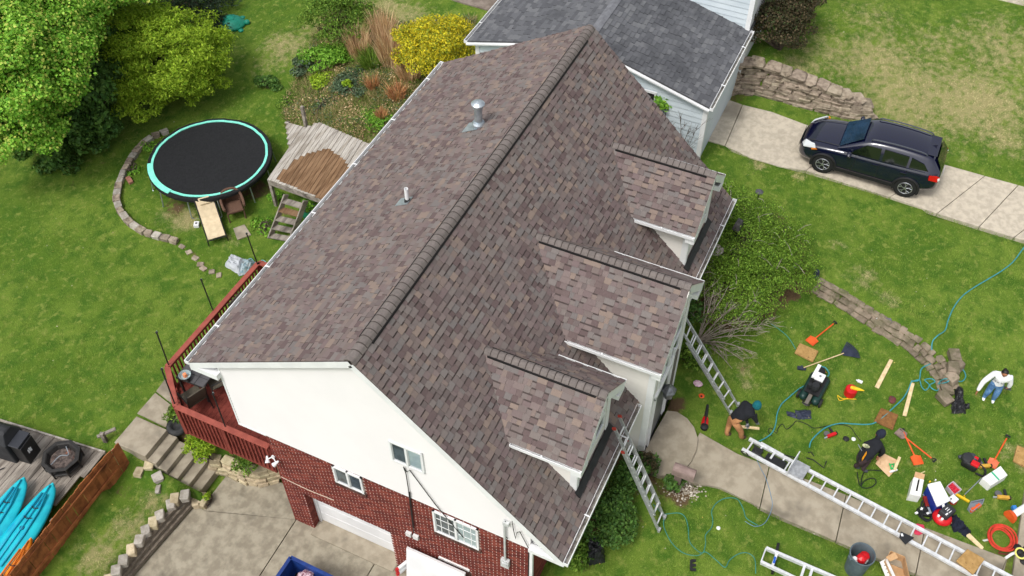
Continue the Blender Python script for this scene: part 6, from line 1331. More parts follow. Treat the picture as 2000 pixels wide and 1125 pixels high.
# --- people
def body(name, parent, J, bones, mats, sub=1):
    """one continuous skinned body: J {joint: (pos, radius)}, bones [(a, b, material index)]"""
    names = list(J); ix = {n: i for i, n in enumerate(names)}; L0 = wloc(parent)
    me = bpy.data.meshes.new(name); me.from_pydata([tuple(Vector(J[n][0]) - L0) for n in names], [(ix[a], ix[b]) for a, b, _ in bones], []); o = bpy.data.objects.new(name, me); COL.objects.link(o)
    md = o.modifiers.new("skin", 'SKIN'); sd = o.modifiers.new("sub", 'SUBSURF'); sd.levels = sub; sd.render_levels = sub
    if not me.skin_vertices: me.attributes.new("skin", 'FLOAT', 'POINT') if False else None
    if not me.skin_vertices:
        bpy.context.view_layer.objects.active = o; o.select_set(True)
        bpy.ops.mesh.customdata_skin_add()
    for i, n in enumerate(names):
        r = J[n][1]; r = r if isinstance(r, tuple) else (r, r); me.skin_vertices[0].data[i].radius = r; me.skin_vertices[0].data[i].use_root = (i == 0)
    dg = bpy.context.evaluated_depsgraph_get(); new = bpy.data.meshes.new_from_object(o.evaluated_get(dg)); bpy.data.objects.remove(o); bpy.data.meshes.remove(me)
    new.name = name; new.materials.clear()
    for q in mats: new.materials.append(q)
    seg = [(Vector(J[a][0]) - L0, Vector(J[b][0]) - L0, mi, (J[a][1] if not isinstance(J[a][1], tuple) else J[a][1][0])) for a, b, mi in bones]
    for p in new.polygons:
        best, bm_i = 1e9, 0; c = p.center
        for a, b, mi, r in seg:
            d = b - a; t = max(0, min(1, (c - a).dot(d) / max(d.length_squared, 1e-9))); q = (c - a - d * t).length - r * .8
            if q < best: best, bm_i = q, mi
        p.material_index = bm_i; p.use_smooth = True
    o = bpy.data.objects.new(name, new); COL.objects.link(o); o.parent = parent; return o
def hand(parent, w_, d, pn, mat, curl=.5, s=1.0):
    """palm and five fingers from the wrist w_ along d; pn is the palm normal"""
    d = Vector(d).normalized(); pn = Vector(pn); pn = (pn - d * pn.dot(d)).normalized(); sd_ = d.cross(pn); w_ = Vector(w_); m = MB()
    m.obox(w_ + d * .045 * s, d * .05 * s, sd_ * .04 * s, pn * .014 * s)
    for k, l in enumerate((.068, .08, .075, .058)):
        b = w_ + d * .092 * s + sd_ * (-.03 + .02 * k) * s; m.tube([b, b + (d * math.cos(curl * .5) + pn * math.sin(curl * .5)) * l * .55 * s, b + (d * math.cos(curl) * .8 + pn * math.sin(curl)) * l * s], [.0095 * s, .009 * s, .007 * s], 5)
    b = w_ + d * .03 * s - sd_ * .038 * s; m.tube([b, b + (d * .7 - sd_ * .7 + pn * .3) * .035 * s, b + (d * 1.0 - sd_ * .55 + pn * .5) * .06 * s], [.012 * s, .011 * s, .008 * s], 5)
    return m.build("hand", mat, parent, smooth=True, bevel=0)
SKIN = mt("skin", (178, 122, 92), (164, 108, 80), 20, .6, spec=.3); TEAL = mt("teal_knit", (14, 104, 112), (10, 88, 98), 40, .9, .4, 90); NAVY = mt("navy_knit", (34, 40, 58), (28, 33, 48), 40, .9, .4, 90)
BLKC = mt("black_cloth", (20, 22, 28), (28, 30, 36), 6, .9, .3, 30); TANP = mt("tan_trousers", (188, 136, 92), (164, 114, 74), 7, .9, .3, 30); JEAN = mt("blue_jeans", (104, 148, 196), (70, 110, 160), 6, .9, .3, 40, c3=(150, 186, 220), sc3=5, f3=(.55, .75)); WHC = mt("white_sweater", (240, 240, 240), (228, 230, 232), 6, .9, .3, 30); BOOT = mt("boots", (82, 62, 50), rough=.9); SHOE = mt("white_shoes", (236, 236, 236), rough=.7); HAIR = mt("black_hair", (20, 16, 16), (34, 28, 26), 40, .5); DKBR = mt("dark_brown_trousers", (66, 50, 52), (52, 40, 42), 6, .9)
def lerp3(a, b, t): return Vector(a).lerp(Vector(b), t)
def head(parent, c, fwd, up, r, skin=SKIN):
    """head with brow, nose, mouth, eyes and ears, looking along fwd"""
    f = Vector(fwd).normalized(); u = Vector(up); u = (u - f * u.dot(f)).normalized(); s = f.cross(u); R = Matrix((s, f, u)).transposed(); c = Vector(c)
    m = MB(); prof = [(.02, -1.2), (.42, -1.12), (.62, -.85), (.76, -.45), (.84, 0), (.84, .4), (.72, .78), (.45, 1.02), (.1, 1.1)]
    m.lathe(c, [(a * r, b * r) for a, b in prof], 16, R=R, sy=1.12); h = m.build("head", skin, parent, smooth=True)
    m = MB(); m.add([c + R @ Vector(p) * r for p in ((-.12, .9, -.25), (.12, .9, -.25), (0, .95, .22), (0, 1.2, -.22))], [(0, 1, 3), (1, 2, 3), (2, 0, 3)]); m.build("nose", skin, h)
    for q in (-1, 1):
        m = MB(); m.lathe(c + R @ Vector((q * .33, .86, .1)) * r, [(.02 * r, -.06 * r), (.12 * r, 0), (.02 * r, .06 * r)], 8); m.build("eye", mt("eye_dark", (30, 24, 22)), h)
        m = MB(); m.lathe(c + R @ Vector((q * .86, .0, .0)) * r, [(.04 * r, -.24 * r), (.14 * r, 0), (.05 * r, .26 * r)], 8); m.build("ear", skin, h)
    m = MB(); m.bar(c + R @ Vector((-.25, .86, -.5)) * r, c + R @ Vector((.25, .86, -.5)) * r, .06 * r, .1 * r); m.build("mouth", mt("lips", (150, 84, 76)), h); return R
# worker A: bending beside the second ladder
fa, fb = gp(1417, 852), gp(1446, 858); z0 = fa.z
hip = at(1434, 817, z0 + .88); sh = at(1463, 799, z0 + 1.12); hd = at(1478, 793, z0 + 1.2); dirA = (sh - hip); dirA.z = 0; dirA.normalize(); rt = Vector((dirA.y, -dirA.x, 0))
pa = thing("person", (fa + fb) / 2, "worker in teal beanie, black jacket and tan trousers bending beside the second ladder", "person")
hA, hB = hip - rt * -.1, hip - rt * .1
toeA, toeB = fa + dirA * .17, fb + dirA * .17
sA, sB = sh - rt * .19, sh + rt * .19; handR = at(1479, 825, z0 + .62); handL = at(1460, 831, z0 + .62)
lft, rgt = (fa, fb)
J = dict(hip=(hip, (.16, .14)), chest=(lerp3(hip, sh, .6) + Vector((0, 0, .06)), (.2, .16)), sh=(sh, (.17, .13)), neck=(lerp3(sh, hd, .55), .07), top=(hd, .075),
    hl=(hip - rt * .1 - Vector((0, 0, .08)), .11), kl=(lerp3(hip, lft, .52) - rt * .12 + dirA * .06, .085), al=(lft + Vector((0, 0, .09)), .062), tl=(lft + dirA * .16 + Vector((0, 0, .04)), .045),
    hr=(hip + rt * .1 - Vector((0, 0, .08)), .11), kr=(lerp3(hip, rgt, .52) + rt * .1 + dirA * .06, .085), ar=(rgt + Vector((0, 0, .09)), .062), tr=(rgt + dirA * .16 + Vector((0, 0, .04)), .045),
    sl=(sA, .085), el=(lerp3(sA, handL, .5) - rt * .06, .06), wl=(lerp3(sA, handL, .93), .042), sr=(sB, .085), er=(lerp3(sB, handR, .5) + rt * .06, .06), wr=(lerp3(sB, handR, .93), .042))
BN = [("hip", "chest", 0), ("chest", "sh", 0), ("sh", "neck", 0), ("neck", "top", 3), ("hip", "hl", 1), ("hl", "kl", 1), ("kl", "al", 1), ("al", "tl", 2), ("hip", "hr", 1), ("hr", "kr", 1), ("kr", "ar", 1), ("ar", "tr", 2), ("sh", "sl", 0), ("sl", "el", 0), ("el", "wl", 0), ("sh", "sr", 0), ("sr", "er", 0), ("er", "wr", 0)]
body("body", pa, J, BN, [BLKC, TANP, BOOT, SKIN])
GLV = mt("grey_glove", (150, 152, 158), (60, 62, 66), 20, .8)
hand(pa, J["wr"][0], handR - J["er"][0], (0, 0, -1), GLV, .9); hand(pa, J["wl"][0], handL - J["el"][0], (0, 0, -1), GLV, .9)
R_ = head(pa, hd, dirA + Vector((0, 0, -.7)), (0, 0, 1), .105)
m = MB(); m.lathe(hd, [(.02, .17), (.06, .16), (.1, .1), (.118, .02), (.114, -.03), (.1, -.03)], 18, R=R_ @ Matrix.Rotation(.5, 3, 'X')); m.build("beanie", TEAL, pa, smooth=True)
o = thing("lumber_stick", handL, "short yellow lumber stick held by the worker in the teal beanie", "lumber"); m = MB(); m.bar(at(1447, 833, z0 + .56), at(1483, 837, z0 + .56), .06, .04); m.build("stick", NEWW, o)
# worker B: crouching over the plywood with a backpack
fa, fb = gp(1667, 914), gp(1682, 921); z0 = fa.z; hip = at(1686, 897, z0 + .62); sh = at(1705, 868, z0 + .92); hd = at(1720, 848, z0 + 1.02); dirB = (gp(1735, 905) - gp(1685, 895)); dirB.z = 0; dirB.normalize(); rt = Vector((dirB.y, -dirB.x, 0))
pb = thing("person", (fa + fb) / 2, "worker in navy beanie and dark clothes crouching over a plywood sheet", "person")
sA, sB = sh + Vector((-.08, .16, 0)), sh + Vector((.06, -.17, 0)); hR = at(1716, 893, z0 + .22); hL = at(1722, 884, z0 + .3); kA = lerp3(hip, fa, .5) + dirB * .1 + Vector((0, 0, .05)); kB = lerp3(hip, gp(1700, 905), .6) + Vector((0, 0, .08))
J = dict(hip=(hip, (.16, .14)), chest=(lerp3(hip, sh, .55), (.19, .16)), sh=(sh, (.17, .13)), neck=(lerp3(sh, hd, .5), .07), top=(hd, .075), hl=(hip + Vector((-.06, .08, -.06)), .11), kl=(kA, .085), al=(fa + Vector((0, 0, .1)), .06), tl=(fa + dirB * .16 + Vector((0, 0, .045)), .045),
    hr=(hip + Vector((.06, -.08, -.06)), .11), kr=(kB, .085), ar=(fb + Vector((0, 0, .1)), .06), tr=(fb + dirB * .16 + Vector((0, 0, .045)), .045), sl=(sA, .085), el=(lerp3(sA, hL, .5) + Vector((-.02, .08, 0)), .06), wl=(lerp3(sA, hL, .92), .042), sr=(sB, .09), er=(lerp3(sB, hR, .5) + Vector((.02, -.1, 0)), .062), wr=(lerp3(sB, hR, .92), .042))
body("body", pb, J, BN, [BLKC, DKBR, mt("grey_sneaker", (70, 72, 78)), SKIN]); hand(pb, J["wr"][0], hR - J["er"][0], (0, 0, -1), SKIN, .9); hand(pb, J["wl"][0], hL - J["el"][0], (0, 0, -1), SKIN, .9)
R_ = head(pb, hd, dirB + Vector((0, 0, -.9)), (0, 0, 1), .105); m = MB(); m.lathe(hd, [(.02, .17), (.06, .16), (.1, .1), (.118, .02), (.114, -.03), (.1, -.03)], 18, R=R_ @ Matrix.Rotation(.5, 3, 'X')); m.build("beanie", NAVY, pb, smooth=True)
bk = lerp3(hip, sh, .6) + Vector((-.06, .12, .2)); m = MB(); m.lathe(bk, [(.02, -.02), (.065, 0), (.06, .03), (.02, .035)], 9, sx=.8, sy=1.5); m.build("pale_print", mt("pale_print", (206, 206, 160), (120, 124, 96), 14), pb)
tb_ = thing("tool_belt", hip, "black tool bag with an orange yellow case on the crouching worker's hip", "tool bag"); c = at(1682, 884, z0 + .72); ax = (sh - hip).normalized(); m = MB(); m.obox(c, ax * .2, rt * .13, (0, 0, .09)); m.build("bag", BLACK, tb_, bevel=.03)
c = at(1688, 891, z0 + .84); m = MB(); m.obox(c, ax * .1, rt * .045, (0, 0, .04)); m.build("orange_case", mt("amber_plastic", (232, 156, 30), (214, 136, 24), 9, .4), tb_, bevel=.015); m = MB(); m.tube([at(1676, 868, z0 + .8), at(1683, 880, z0 + .84)], .012, 5); m.build("bright_strip", STEEL, tb_)
# woman with a phone
fa, fb = gp(1920, 778), gp(1938, 783); z0 = (fa.z + fb.z) / 2; base = (fa + fb) / 2; Hh = hv(base, 722); k = Hh / 1.68
pc = thing("person", base, "person in a white sweater and blue jeans holding a phone on the lawn", "person")
fwd = (gp(1928, 830) - gp(1934, 785)); fwd.z = 0; fwd.normalize(); rt = Vector((fwd.y, -fwd.x, 0)); 
if px(base + rt)[0] > px(base)[0]: rt = -rt       # rt: towards the picture's left (the person's right side)
up = Vector((0, 0, 1)); off = Vector((0, 0, 0)); kw = k * 1.18; q = lambda f, r, z: base + fwd * f * kw + rt * r * kw + up * z * k
wr_, wl_ = at(1909, 764, z0 + .74 * k), at(1969, 757, z0 + .84 * k)
J = dict(hip=(q(0, 0, .92), (.17 * kw, .13 * kw)), waist=(q(0, 0, 1.06), (.17 * kw, .13 * kw)), chest=(q(0, 0, 1.24), (.19 * kw, .14 * kw)), sh=(q(-.01, 0, 1.38), (.17 * kw, .11 * kw)), neck=(q(.02, 0, 1.46), .058 * k), top=(q(.05, 0, 1.56), .07 * k),
    hr=(q(0, .1, .86), .11 * kw), kr=(lerp3(q(0, .1, .86), fa, .5) + fwd * .03, .09 * kw), ar=(fa + up * .08, .065 * k), tr=(fa + fwd * .15 * k + up * .035, .042 * k), hl=(q(0, -.1, .86), .11 * kw), kl=(lerp3(q(0, -.1, .86), fb, .5) + fwd * .03, .09 * kw), al=(fb + up * .08, .065 * k), tl=(fb + fwd * .15 * k + up * .035, .042 * k),
    sr=(q(-.01, .2, 1.36), .09 * kw), er=(lerp3(q(0, .24, 1.36), wr_, .5) + rt * .05, .075 * kw), wr=(wr_, .05 * kw), sl=(q(-.01, -.2, 1.36), .09 * kw), el=(lerp3(q(0, -.24, 1.36), wl_, .55) - rt * .03 - up * .04, .075 * kw), wl=(wl_, .05 * kw))
BN2 = [("hip", "waist", 0), ("waist", "chest", 0), ("chest", "sh", 0), ("sh", "neck", 0), ("neck", "top", 3), ("hip", "hl", 1), ("hl", "kl", 1), ("kl", "al", 1), ("al", "tl", 2), ("hip", "hr", 1), ("hr", "kr", 1), ("kr", "ar", 1), ("ar", "tr", 2), ("sh", "sl", 0), ("sl", "el", 0), ("el", "wl", 0), ("sh", "sr", 0), ("sr", "er", 0), ("er", "wr", 0)]
body("body", pc, J, BN2, [WHC, JEAN, SHOE, SKIN]); hand(pc, J["wr"][0], J["wr"][0] - J["er"][0], -rt, SKIN, .6, k); hand(pc, J["wl"][0], J["wl"][0] - J["el"][0], up, SKIN, .8, k)
hc = q(.06, 0, 1.575); R_ = head(pc, hc, fwd + up * -.35, up, .115 * k)
m = MB(); m.lathe(hc - fwd * .025 * k + up * .02 * k, [(.06 * k, -.1 * k), (.1 * k, -.06 * k), (.112 * k, .02 * k), (.1 * k, .09 * k), (.05 * k, .13 * k), (.01, .135 * k)], 16, R=R_ @ Matrix.Rotation(-.35, 3, 'X')); m.lathe(hc - fwd * .13 * k + up * .03 * k, [(.01, -.05 * k), (.05 * k, -.02 * k), (.05 * k, .03 * k), (.01, .055 * k)], 10); m.build("hair", HAIR, pc, smooth=True)
o = thing("phone", wl_, "dark phone held in the left hand of the person in white", "phone"); pd = (wl_ - J["el"][0]).normalized(); m = MB(); m.obox(wl_ + pd * .09 * k + up * .03, rt * .085, fwd * .045, up * .006); m.build("phone", mt("phone_dark", (60, 60, 70), rough=.3), o)
fc = bpy.data.curves.new("lettering", 'FONT'); fc.body = "NEW YORK"; fc.size = .082 * k; fc.extrude = .002; fc.align_x = 'CENTER'; fc.space_character = 1.25; fo = bpy.data.objects.new("tmp", fc); COL.objects.link(fo)
dg = bpy.context.evaluated_depsgraph_get(); lm = bpy.data.meshes.new_from_object(fo.evaluated_get(dg)); bpy.data.objects.remove(fo); lm.name = "lettering"; xa = -rt; ya = (up * .93 - fwd * -.36 * -1).normalized()
ya = (up + fwd * -.28).normalized(); ct = q(.205, 0, 1.2)
for v in lm.vertices: x, y = v.co.x, v.co.y; v.co = ct - wloc(pc) + xa * x + ya * y - fwd * (x * x * 1.9) + fwd * v.co.z
lm.materials.clear(); lm.materials.append(mt("letter_black", (40, 44, 56), rough=.9)); lo_ = bpy.data.objects.new("lettering", lm); COL.objects.link(lo_); lo_.parent = pc

# --- ladders
def ext_ladder(lab, fl, fr, n, tl, tr, mid, redtip=True):
    """extension ladder: feet, tops (fly section), and how far the fly starts"""
    o = thing("extension_ladder", (fl + fr) / 2, lab, "ladder", "extension ladders against the front eave"); n = Vector(n).normalized(); l = (tl - fl).length
    for sec, (f0, f1, off, ins) in enumerate(((0, .78, 0, 0), (.16, 1, .055, .02))):
        a0, a1, b0, b1 = fl.lerp(tl, f0), fl.lerp(tl, f1), fr.lerp(tr, f0), fr.lerp(tr, f1); s = (b0 - a0).normalized()
        for a, b, sg in ((a0, a1, 1), (b0, b1, -1)): m = MB(); m.bar(a + n * off + s * ins * sg, b + n * off + s * ins * sg, .03, .075, up=n); m.build("rail", ALU, o)
        k = int((a1 - a0).length / .305)
        for i in range(k):
            f = (i + (.6 if sec == 0 else .12)) / k; m = MB(); m.tube([a0.lerp(a1, f) + n * off, b0.lerp(b1, f) + n * off], .019, 6); m.build("rung", ALUW, o)
        if redtip:
            for a, d in ((a1, a1 - a0), (b1, b1 - b0)): m = MB(); m.bar(a + n * off - d.normalized() * .02, a + n * off + d.normalized() * .05, .04, .085, up=n); m.build("end_cap", mt("red_cap", (176, 60, 50), rough=.6), o)
    for a in (fl, fr): m = MB(); m.bar(a - s * .0 + Vector((0, 0, .0)), a + Vector((0, 0, .1)), .06, .1); m.build("foot", ALU, o)
    return o
def lean(fl, fr, y, z): s = (fr - fl); d = Vector((fl.x, y, z)) - fl; return s.cross(d)
zf = 2.07; fl, fr = at(1287, 1037, zf), at(1298, 1012, zf); nl = lean(fl, fr, YF - .14, fz + .08); nl = nl if nl.y < 0 else -nl
ext_ladder("long aluminium extension ladder leaning on the eave below the nearest dormer", fl, fr, nl, rplane(1196, 838, fl, nl), rplane(1207, 814, fl, nl), .2)
fl, fr = at(1427, 808, 2.12), at(1441, 792, 2.12); nl2 = lean(fl, fr, YF - .14, fz + .08); nl2 = nl2 if nl2.y < 0 else -nl2
ext_ladder("aluminium extension ladder behind the worker in the teal beanie", fl, fr, nl2, rplane(1316, 628, fl, nl2), rplane(1325, 600, fl, nl2), .2, False)
# the ladder hoist lying along the walk
HZ = .22; hp = lambda u, v, h=HZ: at(u, v, 1.85 + h + (2.05 - 1.66) * max(min((1700 - u) / 500, .55), -.6) * .8)
hl = thing("ladder_hoist", hp(1700, 985, 0), "long silver ladder hoist lying along the front walkway", "ladder hoist")
U0, U1, L0_, L1 = hp(1463, 858), hp(2012, 1148), hp(1449, 878), hp(2000, 1180)
for a, b in ((U0, U1), (L0_, L1)):
    m = MB(); m.bar(a, b, .05, .09); m.build("rail", ALUW, hl); m = MB(); m.bar(a + Vector((0, 0, .045)), b + Vector((0, 0, .045)), .085, .012); m.build("rail_flange", ALUW, hl)
n = int((U1 - U0).length / .315)
for i in range(n):
    f = (i + .5) / n
    if .12 < f: m = MB(); m.bar(U0.lerp(U1, f), L0_.lerp(L1, f), .035, .03); m.build("rung", ALUW, hl)
hd_ = (U1 - U0).normalized(); hs_ = (L0_ - U0).normalized(); F_ = lambda a, b, h=0: U0 + hd_ * a + hs_ * b + Vector((0, 0, h))
for a in (.12, .38, 1.0): m = MB(); m.bar(F_(a, .02, .02), F_(a, .38, .02), .04, .04); m.build("crossbar", ALUW, hl)
m = MB(); m.bar(F_(.3, -.02, .06), F_(.95, -.0, .06), .07, .06); m.bar(F_(.72, .02, .05), F_(.72, .26, .05), .05, .05); m.build("carriage_arm", ALUW, hl)
m = MB(); m.obox(F_(.35, .25, .02), hd_ * .12, hs_ * .1, (0, 0, .08)); m.obox(F_(.85, .25, .0), hd_ * .26, hs_ * .13, (0, 0, .05)); m.tube([F_(.2, .1, .05), F_(.3, .3, .1), F_(.6, .35, .04)], .02, 6); m.build("hoist_motor", BLACK, hl, bevel=.015)
m = MB(); m.tube([F_(0, .45, .0), F_(.1, .52, .02), F_(.25, .48, 0), F_(.1, .4, 0)], .014, 5, closed=True); m.build("cable", BLACK, hl)
m = MB(); m.tube([F_(.95, -.05, .05), F_(1.2, -.12, .06), F_(1.28, .02, .05)], .018, 6); m.build("handle", BLACK, hl)
m = MB(); m.obox(F_(1.45, .18, .1), hd_ * .2, hs_ * .24, (0, 0, .012)); m.build("platform", ALU, hl); m = MB(); m.obox(F_(1.26, .16, .2), hd_ * .012, hs_ * .3, (0, 0, .2)); m.build("backrest_plate", ALUW, hl)
# white aluminium plank at the bottom edge
wp_ = thing("work_plank", gp(1540, 1105), "white aluminium scaffold plank frame cut by the bottom edge", "scaffold plank"); a0, a1, b0, b1 = gp(1496, 1071, .25), gp(1680, 1150, .25), gp(1486, 1098, .25), gp(1670, 1185, .25)
for a, b in ((a0, a1), (b0, b1)): m = MB(); m.bar(a, b, .07, .1); m.build("rail", ALUW, wp_)
for f in (.0, .12, .42, .5, .8): m = MB(); m.bar(a0.lerp(a1, f), b0.lerp(b1, f), .06 if f else .03, .05); m.build("crossbar", ALUW, wp_)
m = MB(); m.bar(gp(1520, 1062, .1), gp(1508, 1120, .1), .06, .1); m.build("stand", BLACK, wp_); m = MB(); m.bar(gp(1514, 1088, .27), gp(1511, 1100, .27), .05, .04); m.build("blue_clip", mt("blue_clip", (30, 90, 190)), wp_)

# --- hoses and cords
def hose(lab, P, r, col, cat="hose", name="air_hose", h=None, n=6, group=None):
    o = thing(name, gp(*P[0][:2]), lab, cat, group); h = r + .025 if h is None else h
    m = MB(); m.tube(smooth_path([gp(p[0], p[1], h + (p[2] if len(p) > 2 else 0)) for p in P], n), r * .72, 6); m.build("hose", col, o); return o
TEALH = mt("teal_hose", (64, 152, 158), (52, 132, 140), 20, .5); GRNH = mt("green_hose", (62, 138, 122), (48, 120, 106), 20, .5)
hose("long teal air hose snaking from the right edge over the curved garden wall", [(2010, 470), (1995, 490), (1978, 512), (1955, 530), (1930, 545), (1900, 563), (1878, 580), (1862, 602), (1852, 625), (1846, 645), (1832, 655, .15), (1821, 668, .1), (1820, 690), (1820, 708), (1800, 720), (1795, 742), (1780, 744)], .024, TEALH)
hose("teal hose loops tangled around the end blocks of the curved garden wall", [(1780, 746), (1795, 742), (1800, 755), (1808, 762), (1815, 752), (1806, 742), (1820, 740), (1826, 746), (1816, 752), (1822, 760), (1832, 762), (1834, 748), (1845, 740, .25), (1862, 742, .2), (1878, 745), (1886, 735), (1880, 722), (1866, 722, .1), (1862, 735, .25), (1850, 746, .25), (1832, 750)], .022, TEALH)
hose("teal hose running from the curved wall past the boards to the crouching worker", [(1780, 746), (1772, 765), (1762, 780), (1745, 796), (1728, 812), (1708, 826), (1690, 829), (1665, 828), (1640, 827), (1615, 834), (1596, 848), (1584, 862), (1581, 874)], .024, TEALH)
hose("teal hose from the green compressor down to the hoist motor", [(1577, 750), (1560, 760), (1542, 775), (1526, 790), (1518, 808), (1515, 828), (1508, 845), (1494, 856), (1482, 862)], .022, TEALH)
hose("teal hose between the spreading shrub and the tan foam pad", [(1505, 632), (1520, 642), (1536, 655), (1546, 668), (1554, 682)], .018, GRNH)
hose("green hose loop on the lawn right of the first ladder", [(1276, 985), (1290, 1000), (1298, 1004), (1325, 1002), (1338, 1010), (1344, 1030), (1346, 1055), (1356, 1070), (1372, 1080), (1378, 1062), (1378, 1045), (1390, 1030), (1392, 1015), (1390, 998), (1400, 982), (1418, 973), (1440, 975), (1452, 995), (1458, 1012), (1480, 1026)], .016, GRNH)
hose("green hose curling across the lawn at the bottom right of the first ladder", [(1297, 1012), (1297, 1030), (1312, 1060), (1335, 1080), (1362, 1085), (1378, 1078), (1400, 1095), (1416, 1108), (1425, 1094), (1442, 1082), (1460, 1080), (1474, 1092), (1476, 1120)], .016, GRNH)
hose("thin blue cord lying across the front walkway", [(1477, 895), (1486, 915), (1496, 935), (1505, 965), (1508, 990), (1495, 1020), (1475, 1028), (1455, 1018)], .011, mt("blue_cord", (104, 136, 160)), "cord", "cord")
BKH = mt("black_hose", (24, 28, 30), rough=.6)
hose("black hose wiggling from the lawn to the crouching worker", [(1508, 852), (1500, 842), (1506, 836), (1516, 846), (1520, 836), (1528, 828), (1536, 838), (1548, 830), (1556, 822), (1575, 828), (1590, 836), (1615, 832), (1640, 829), (1660, 834), (1672, 850), (1682, 862)], .014, BKH)
hose("black hose coil behind the crouching worker's feet", [(1722, 920), (1700, 918), (1688, 922), (1682, 940), (1684, 952), (1700, 952), (1711, 943), (1706, 934), (1690, 938), (1680, 948), (1676, 935), (1674, 922)], .018, BKH)
o = thing("hose_coil", gp(1955, 1052), "coil of red air hose near the kerb", "hose"); c = gp(1955, 1052, .03); q = random.Random(3)
for k in range(5):
    m = MB(); r = .24 + .028 * k; oc = c + Vector((q.uniform(-.03, .03), q.uniform(-.03, .03), .02 + .018 * k)); m.tube([oc + Vector((r * math.cos(t_) * 1.05, r * math.sin(t_) * .95, .012 * math.sin(3 * t_ + k))) for t_ in np.linspace(0, 2 * PI, 28)[:-1]], .02, 6, closed=True); m.build("loop", mt("red_hose", (206, 66, 48), (186, 54, 40), 10, .5), o)

# --- roofing things lying on the lawn
ORG = mt("orange_tool", (226, 96, 40), (210, 82, 32), 6, .55); FOAM = mt("tan_foam", (182, 146, 92), (164, 128, 76), 9, .95, .8, 60, c3=(112, 82, 50), sc3=14, f3=(.62, .72)); FOAMB = mt("brown_foam", (142, 100, 56), (122, 84, 46), 9, .95, .8, 60, c3=(96, 62, 34), sc3=6, f3=(.55, .7))
def slabq(name, part, P, th, mat, lab, cat, group=None, h=.02):
    o = thing(name, gp(*P[0]), lab, cat, group); m = MB(); m.ext([gp(u, v, h) for u, v in P], (0, 0, th)); m.build(part, mat, o, bevel=min(.02, th * .3)); return o
fg = "foam pads on the lawn"
slabq("foam_pad", "pad", [(1561, 672), (1598, 688), (1587, 709), (1551, 691)], .07, FOAM, "tan foam roofing pad beside the orange shovel near the spreading shrub", "foam pad", fg)
slabq("foam_pad", "pad", [(1720, 798), (1754, 812), (1743, 841), (1706, 824)], .05, FOAMB, "dark brown foam pad under the teal hose behind the crouching worker", "foam pad", fg)
slabq("foam_pad", "pad", [(1985, 872), (2030, 890), (2020, 925), (1977, 902)], .08, FOAM, "tan foam roofing pad cut by the right edge of the picture", "foam pad", fg)
p_ = [hp(u, v, HZ + .07) for u, v in ((1888, 1074), (1922, 1094), (1900, 1124), (1866, 1097))]; o = thing("foam_pad", p_[0], "tan foam roofing pad lying on the ladder hoist rungs", "foam pad", fg); m = MB(); m.ext(p_, (0, 0, .07)); m.build("pad", FOAM, o, bevel=.02)
def shovel(lab, hnd, blade, hcol=None, bcol=None, hw=.13):
    a, b = gp(*hnd, .05), gp(*blade, .04); d = (b - a).normalized(); s = Vector((-d.y, d.x, 0)); o = thing("shovel", a, lab, "shovel", "roofing shovels on the lawn"); l = (b - a).length
    m = MB(); m.tube([a + d * .1, b - d * .2], .02, 8); m.build("shaft", hcol or ORG, o)
    m = MB(); m.tube([a + d * .12, a + s * .06 + d * .02, a - s * .06 + d * .02], .016, 6, closed=True); m.tube([a + s * .06, a - s * .06], .02, 6); m.build("grip", BLACK, o)
    m = MB(); m.ext([b - d * .24 + s * .04, b - d * .2 + s * hw, b + d * .04 + s * hw * 1.05, b + d * .04 - s * hw * 1.05, b - d * .2 - s * hw, b - d * .24 - s * .04], (0, 0, .012))
    for sg in (-1, 1): m.bar(b - d * .2 + s * hw * sg + Vector((0, 0, .02)), b + d * .02 + s * hw * sg + Vector((0, 0, .01)), .012, .04)
    m.build("blade", bcol or ORG, o); return o
shovel("orange shovel lying alone near the spreading shrub", (1632, 629), (1582, 669)); shovel("orange shovel with an orange blade, one of the crossed pair", (1762, 838), (1793, 905)); shovel("long handled scraper with a worn grey blade, crossing the orange shovel", (1826, 900), (1754, 843), None, mt("worn_blade", (152, 132, 122), (120, 102, 94), 9, .5, metal=.3), .12); shovel("orange shovel beside the backpack blower on the right", (1969, 851), (1936, 910), None, mt("faded_orange", (226, 120, 84), (206, 104, 70), 8), .12)
a, b = gp(1570, 718, .05), gp(1648, 690, .05); o = thing("lawn_rake", a, "navy fan lawn rake with a wooden handle", "rake"); d = (b - a).normalized(); s = Vector((-d.y, d.x, 0)); m = MB(); m.tube([a, b], .016, 7); m.build("handle", NEWW, o)
NV = mt("navy_plastic", (38, 44, 62), (48, 54, 72), 8, .6)
for k in range(15): f = (k - 7) / 7; m = MB(); e_ = b + d * (.4 - .08 * f * f) + s * f * .3; m.bar(b + s * f * .03 - d * .06, e_, .026, .01); m.tube([e_, e_ + d * .03 - Vector((0, 0, .04))], .01, 4); m.build("tine", NV, o)
m = MB(); m.bar(b + d * .2 - s * .13, b + d * .2 + s * .13, .03, .015); m.build("tine_brace", NV, o)
o = thing("work_glove", gp(1566, 719), "dark rubber glove at the end of the rake handle", "glove"); 
m = MB(); c = gp(1563, 719, .03); e_ = gp(1578, 721, .03); dd = (e_ - c).normalized(); ss = Vector((-dd.y, dd.x, 0)); m.obox(c, dd * .08, ss * .055, (0, 0, .025))
for k in range(4): m.tube([c + dd * .07 + ss * (-.04 + .027 * k), c + dd * (.17 - .02 * abs(k - 1.5)) + ss * (-.05 + .033 * k)], .014, 5)
m.tube([c + ss * .05, c + ss * .1 + dd * .06], .015, 5); m.build("glove", NV, o)
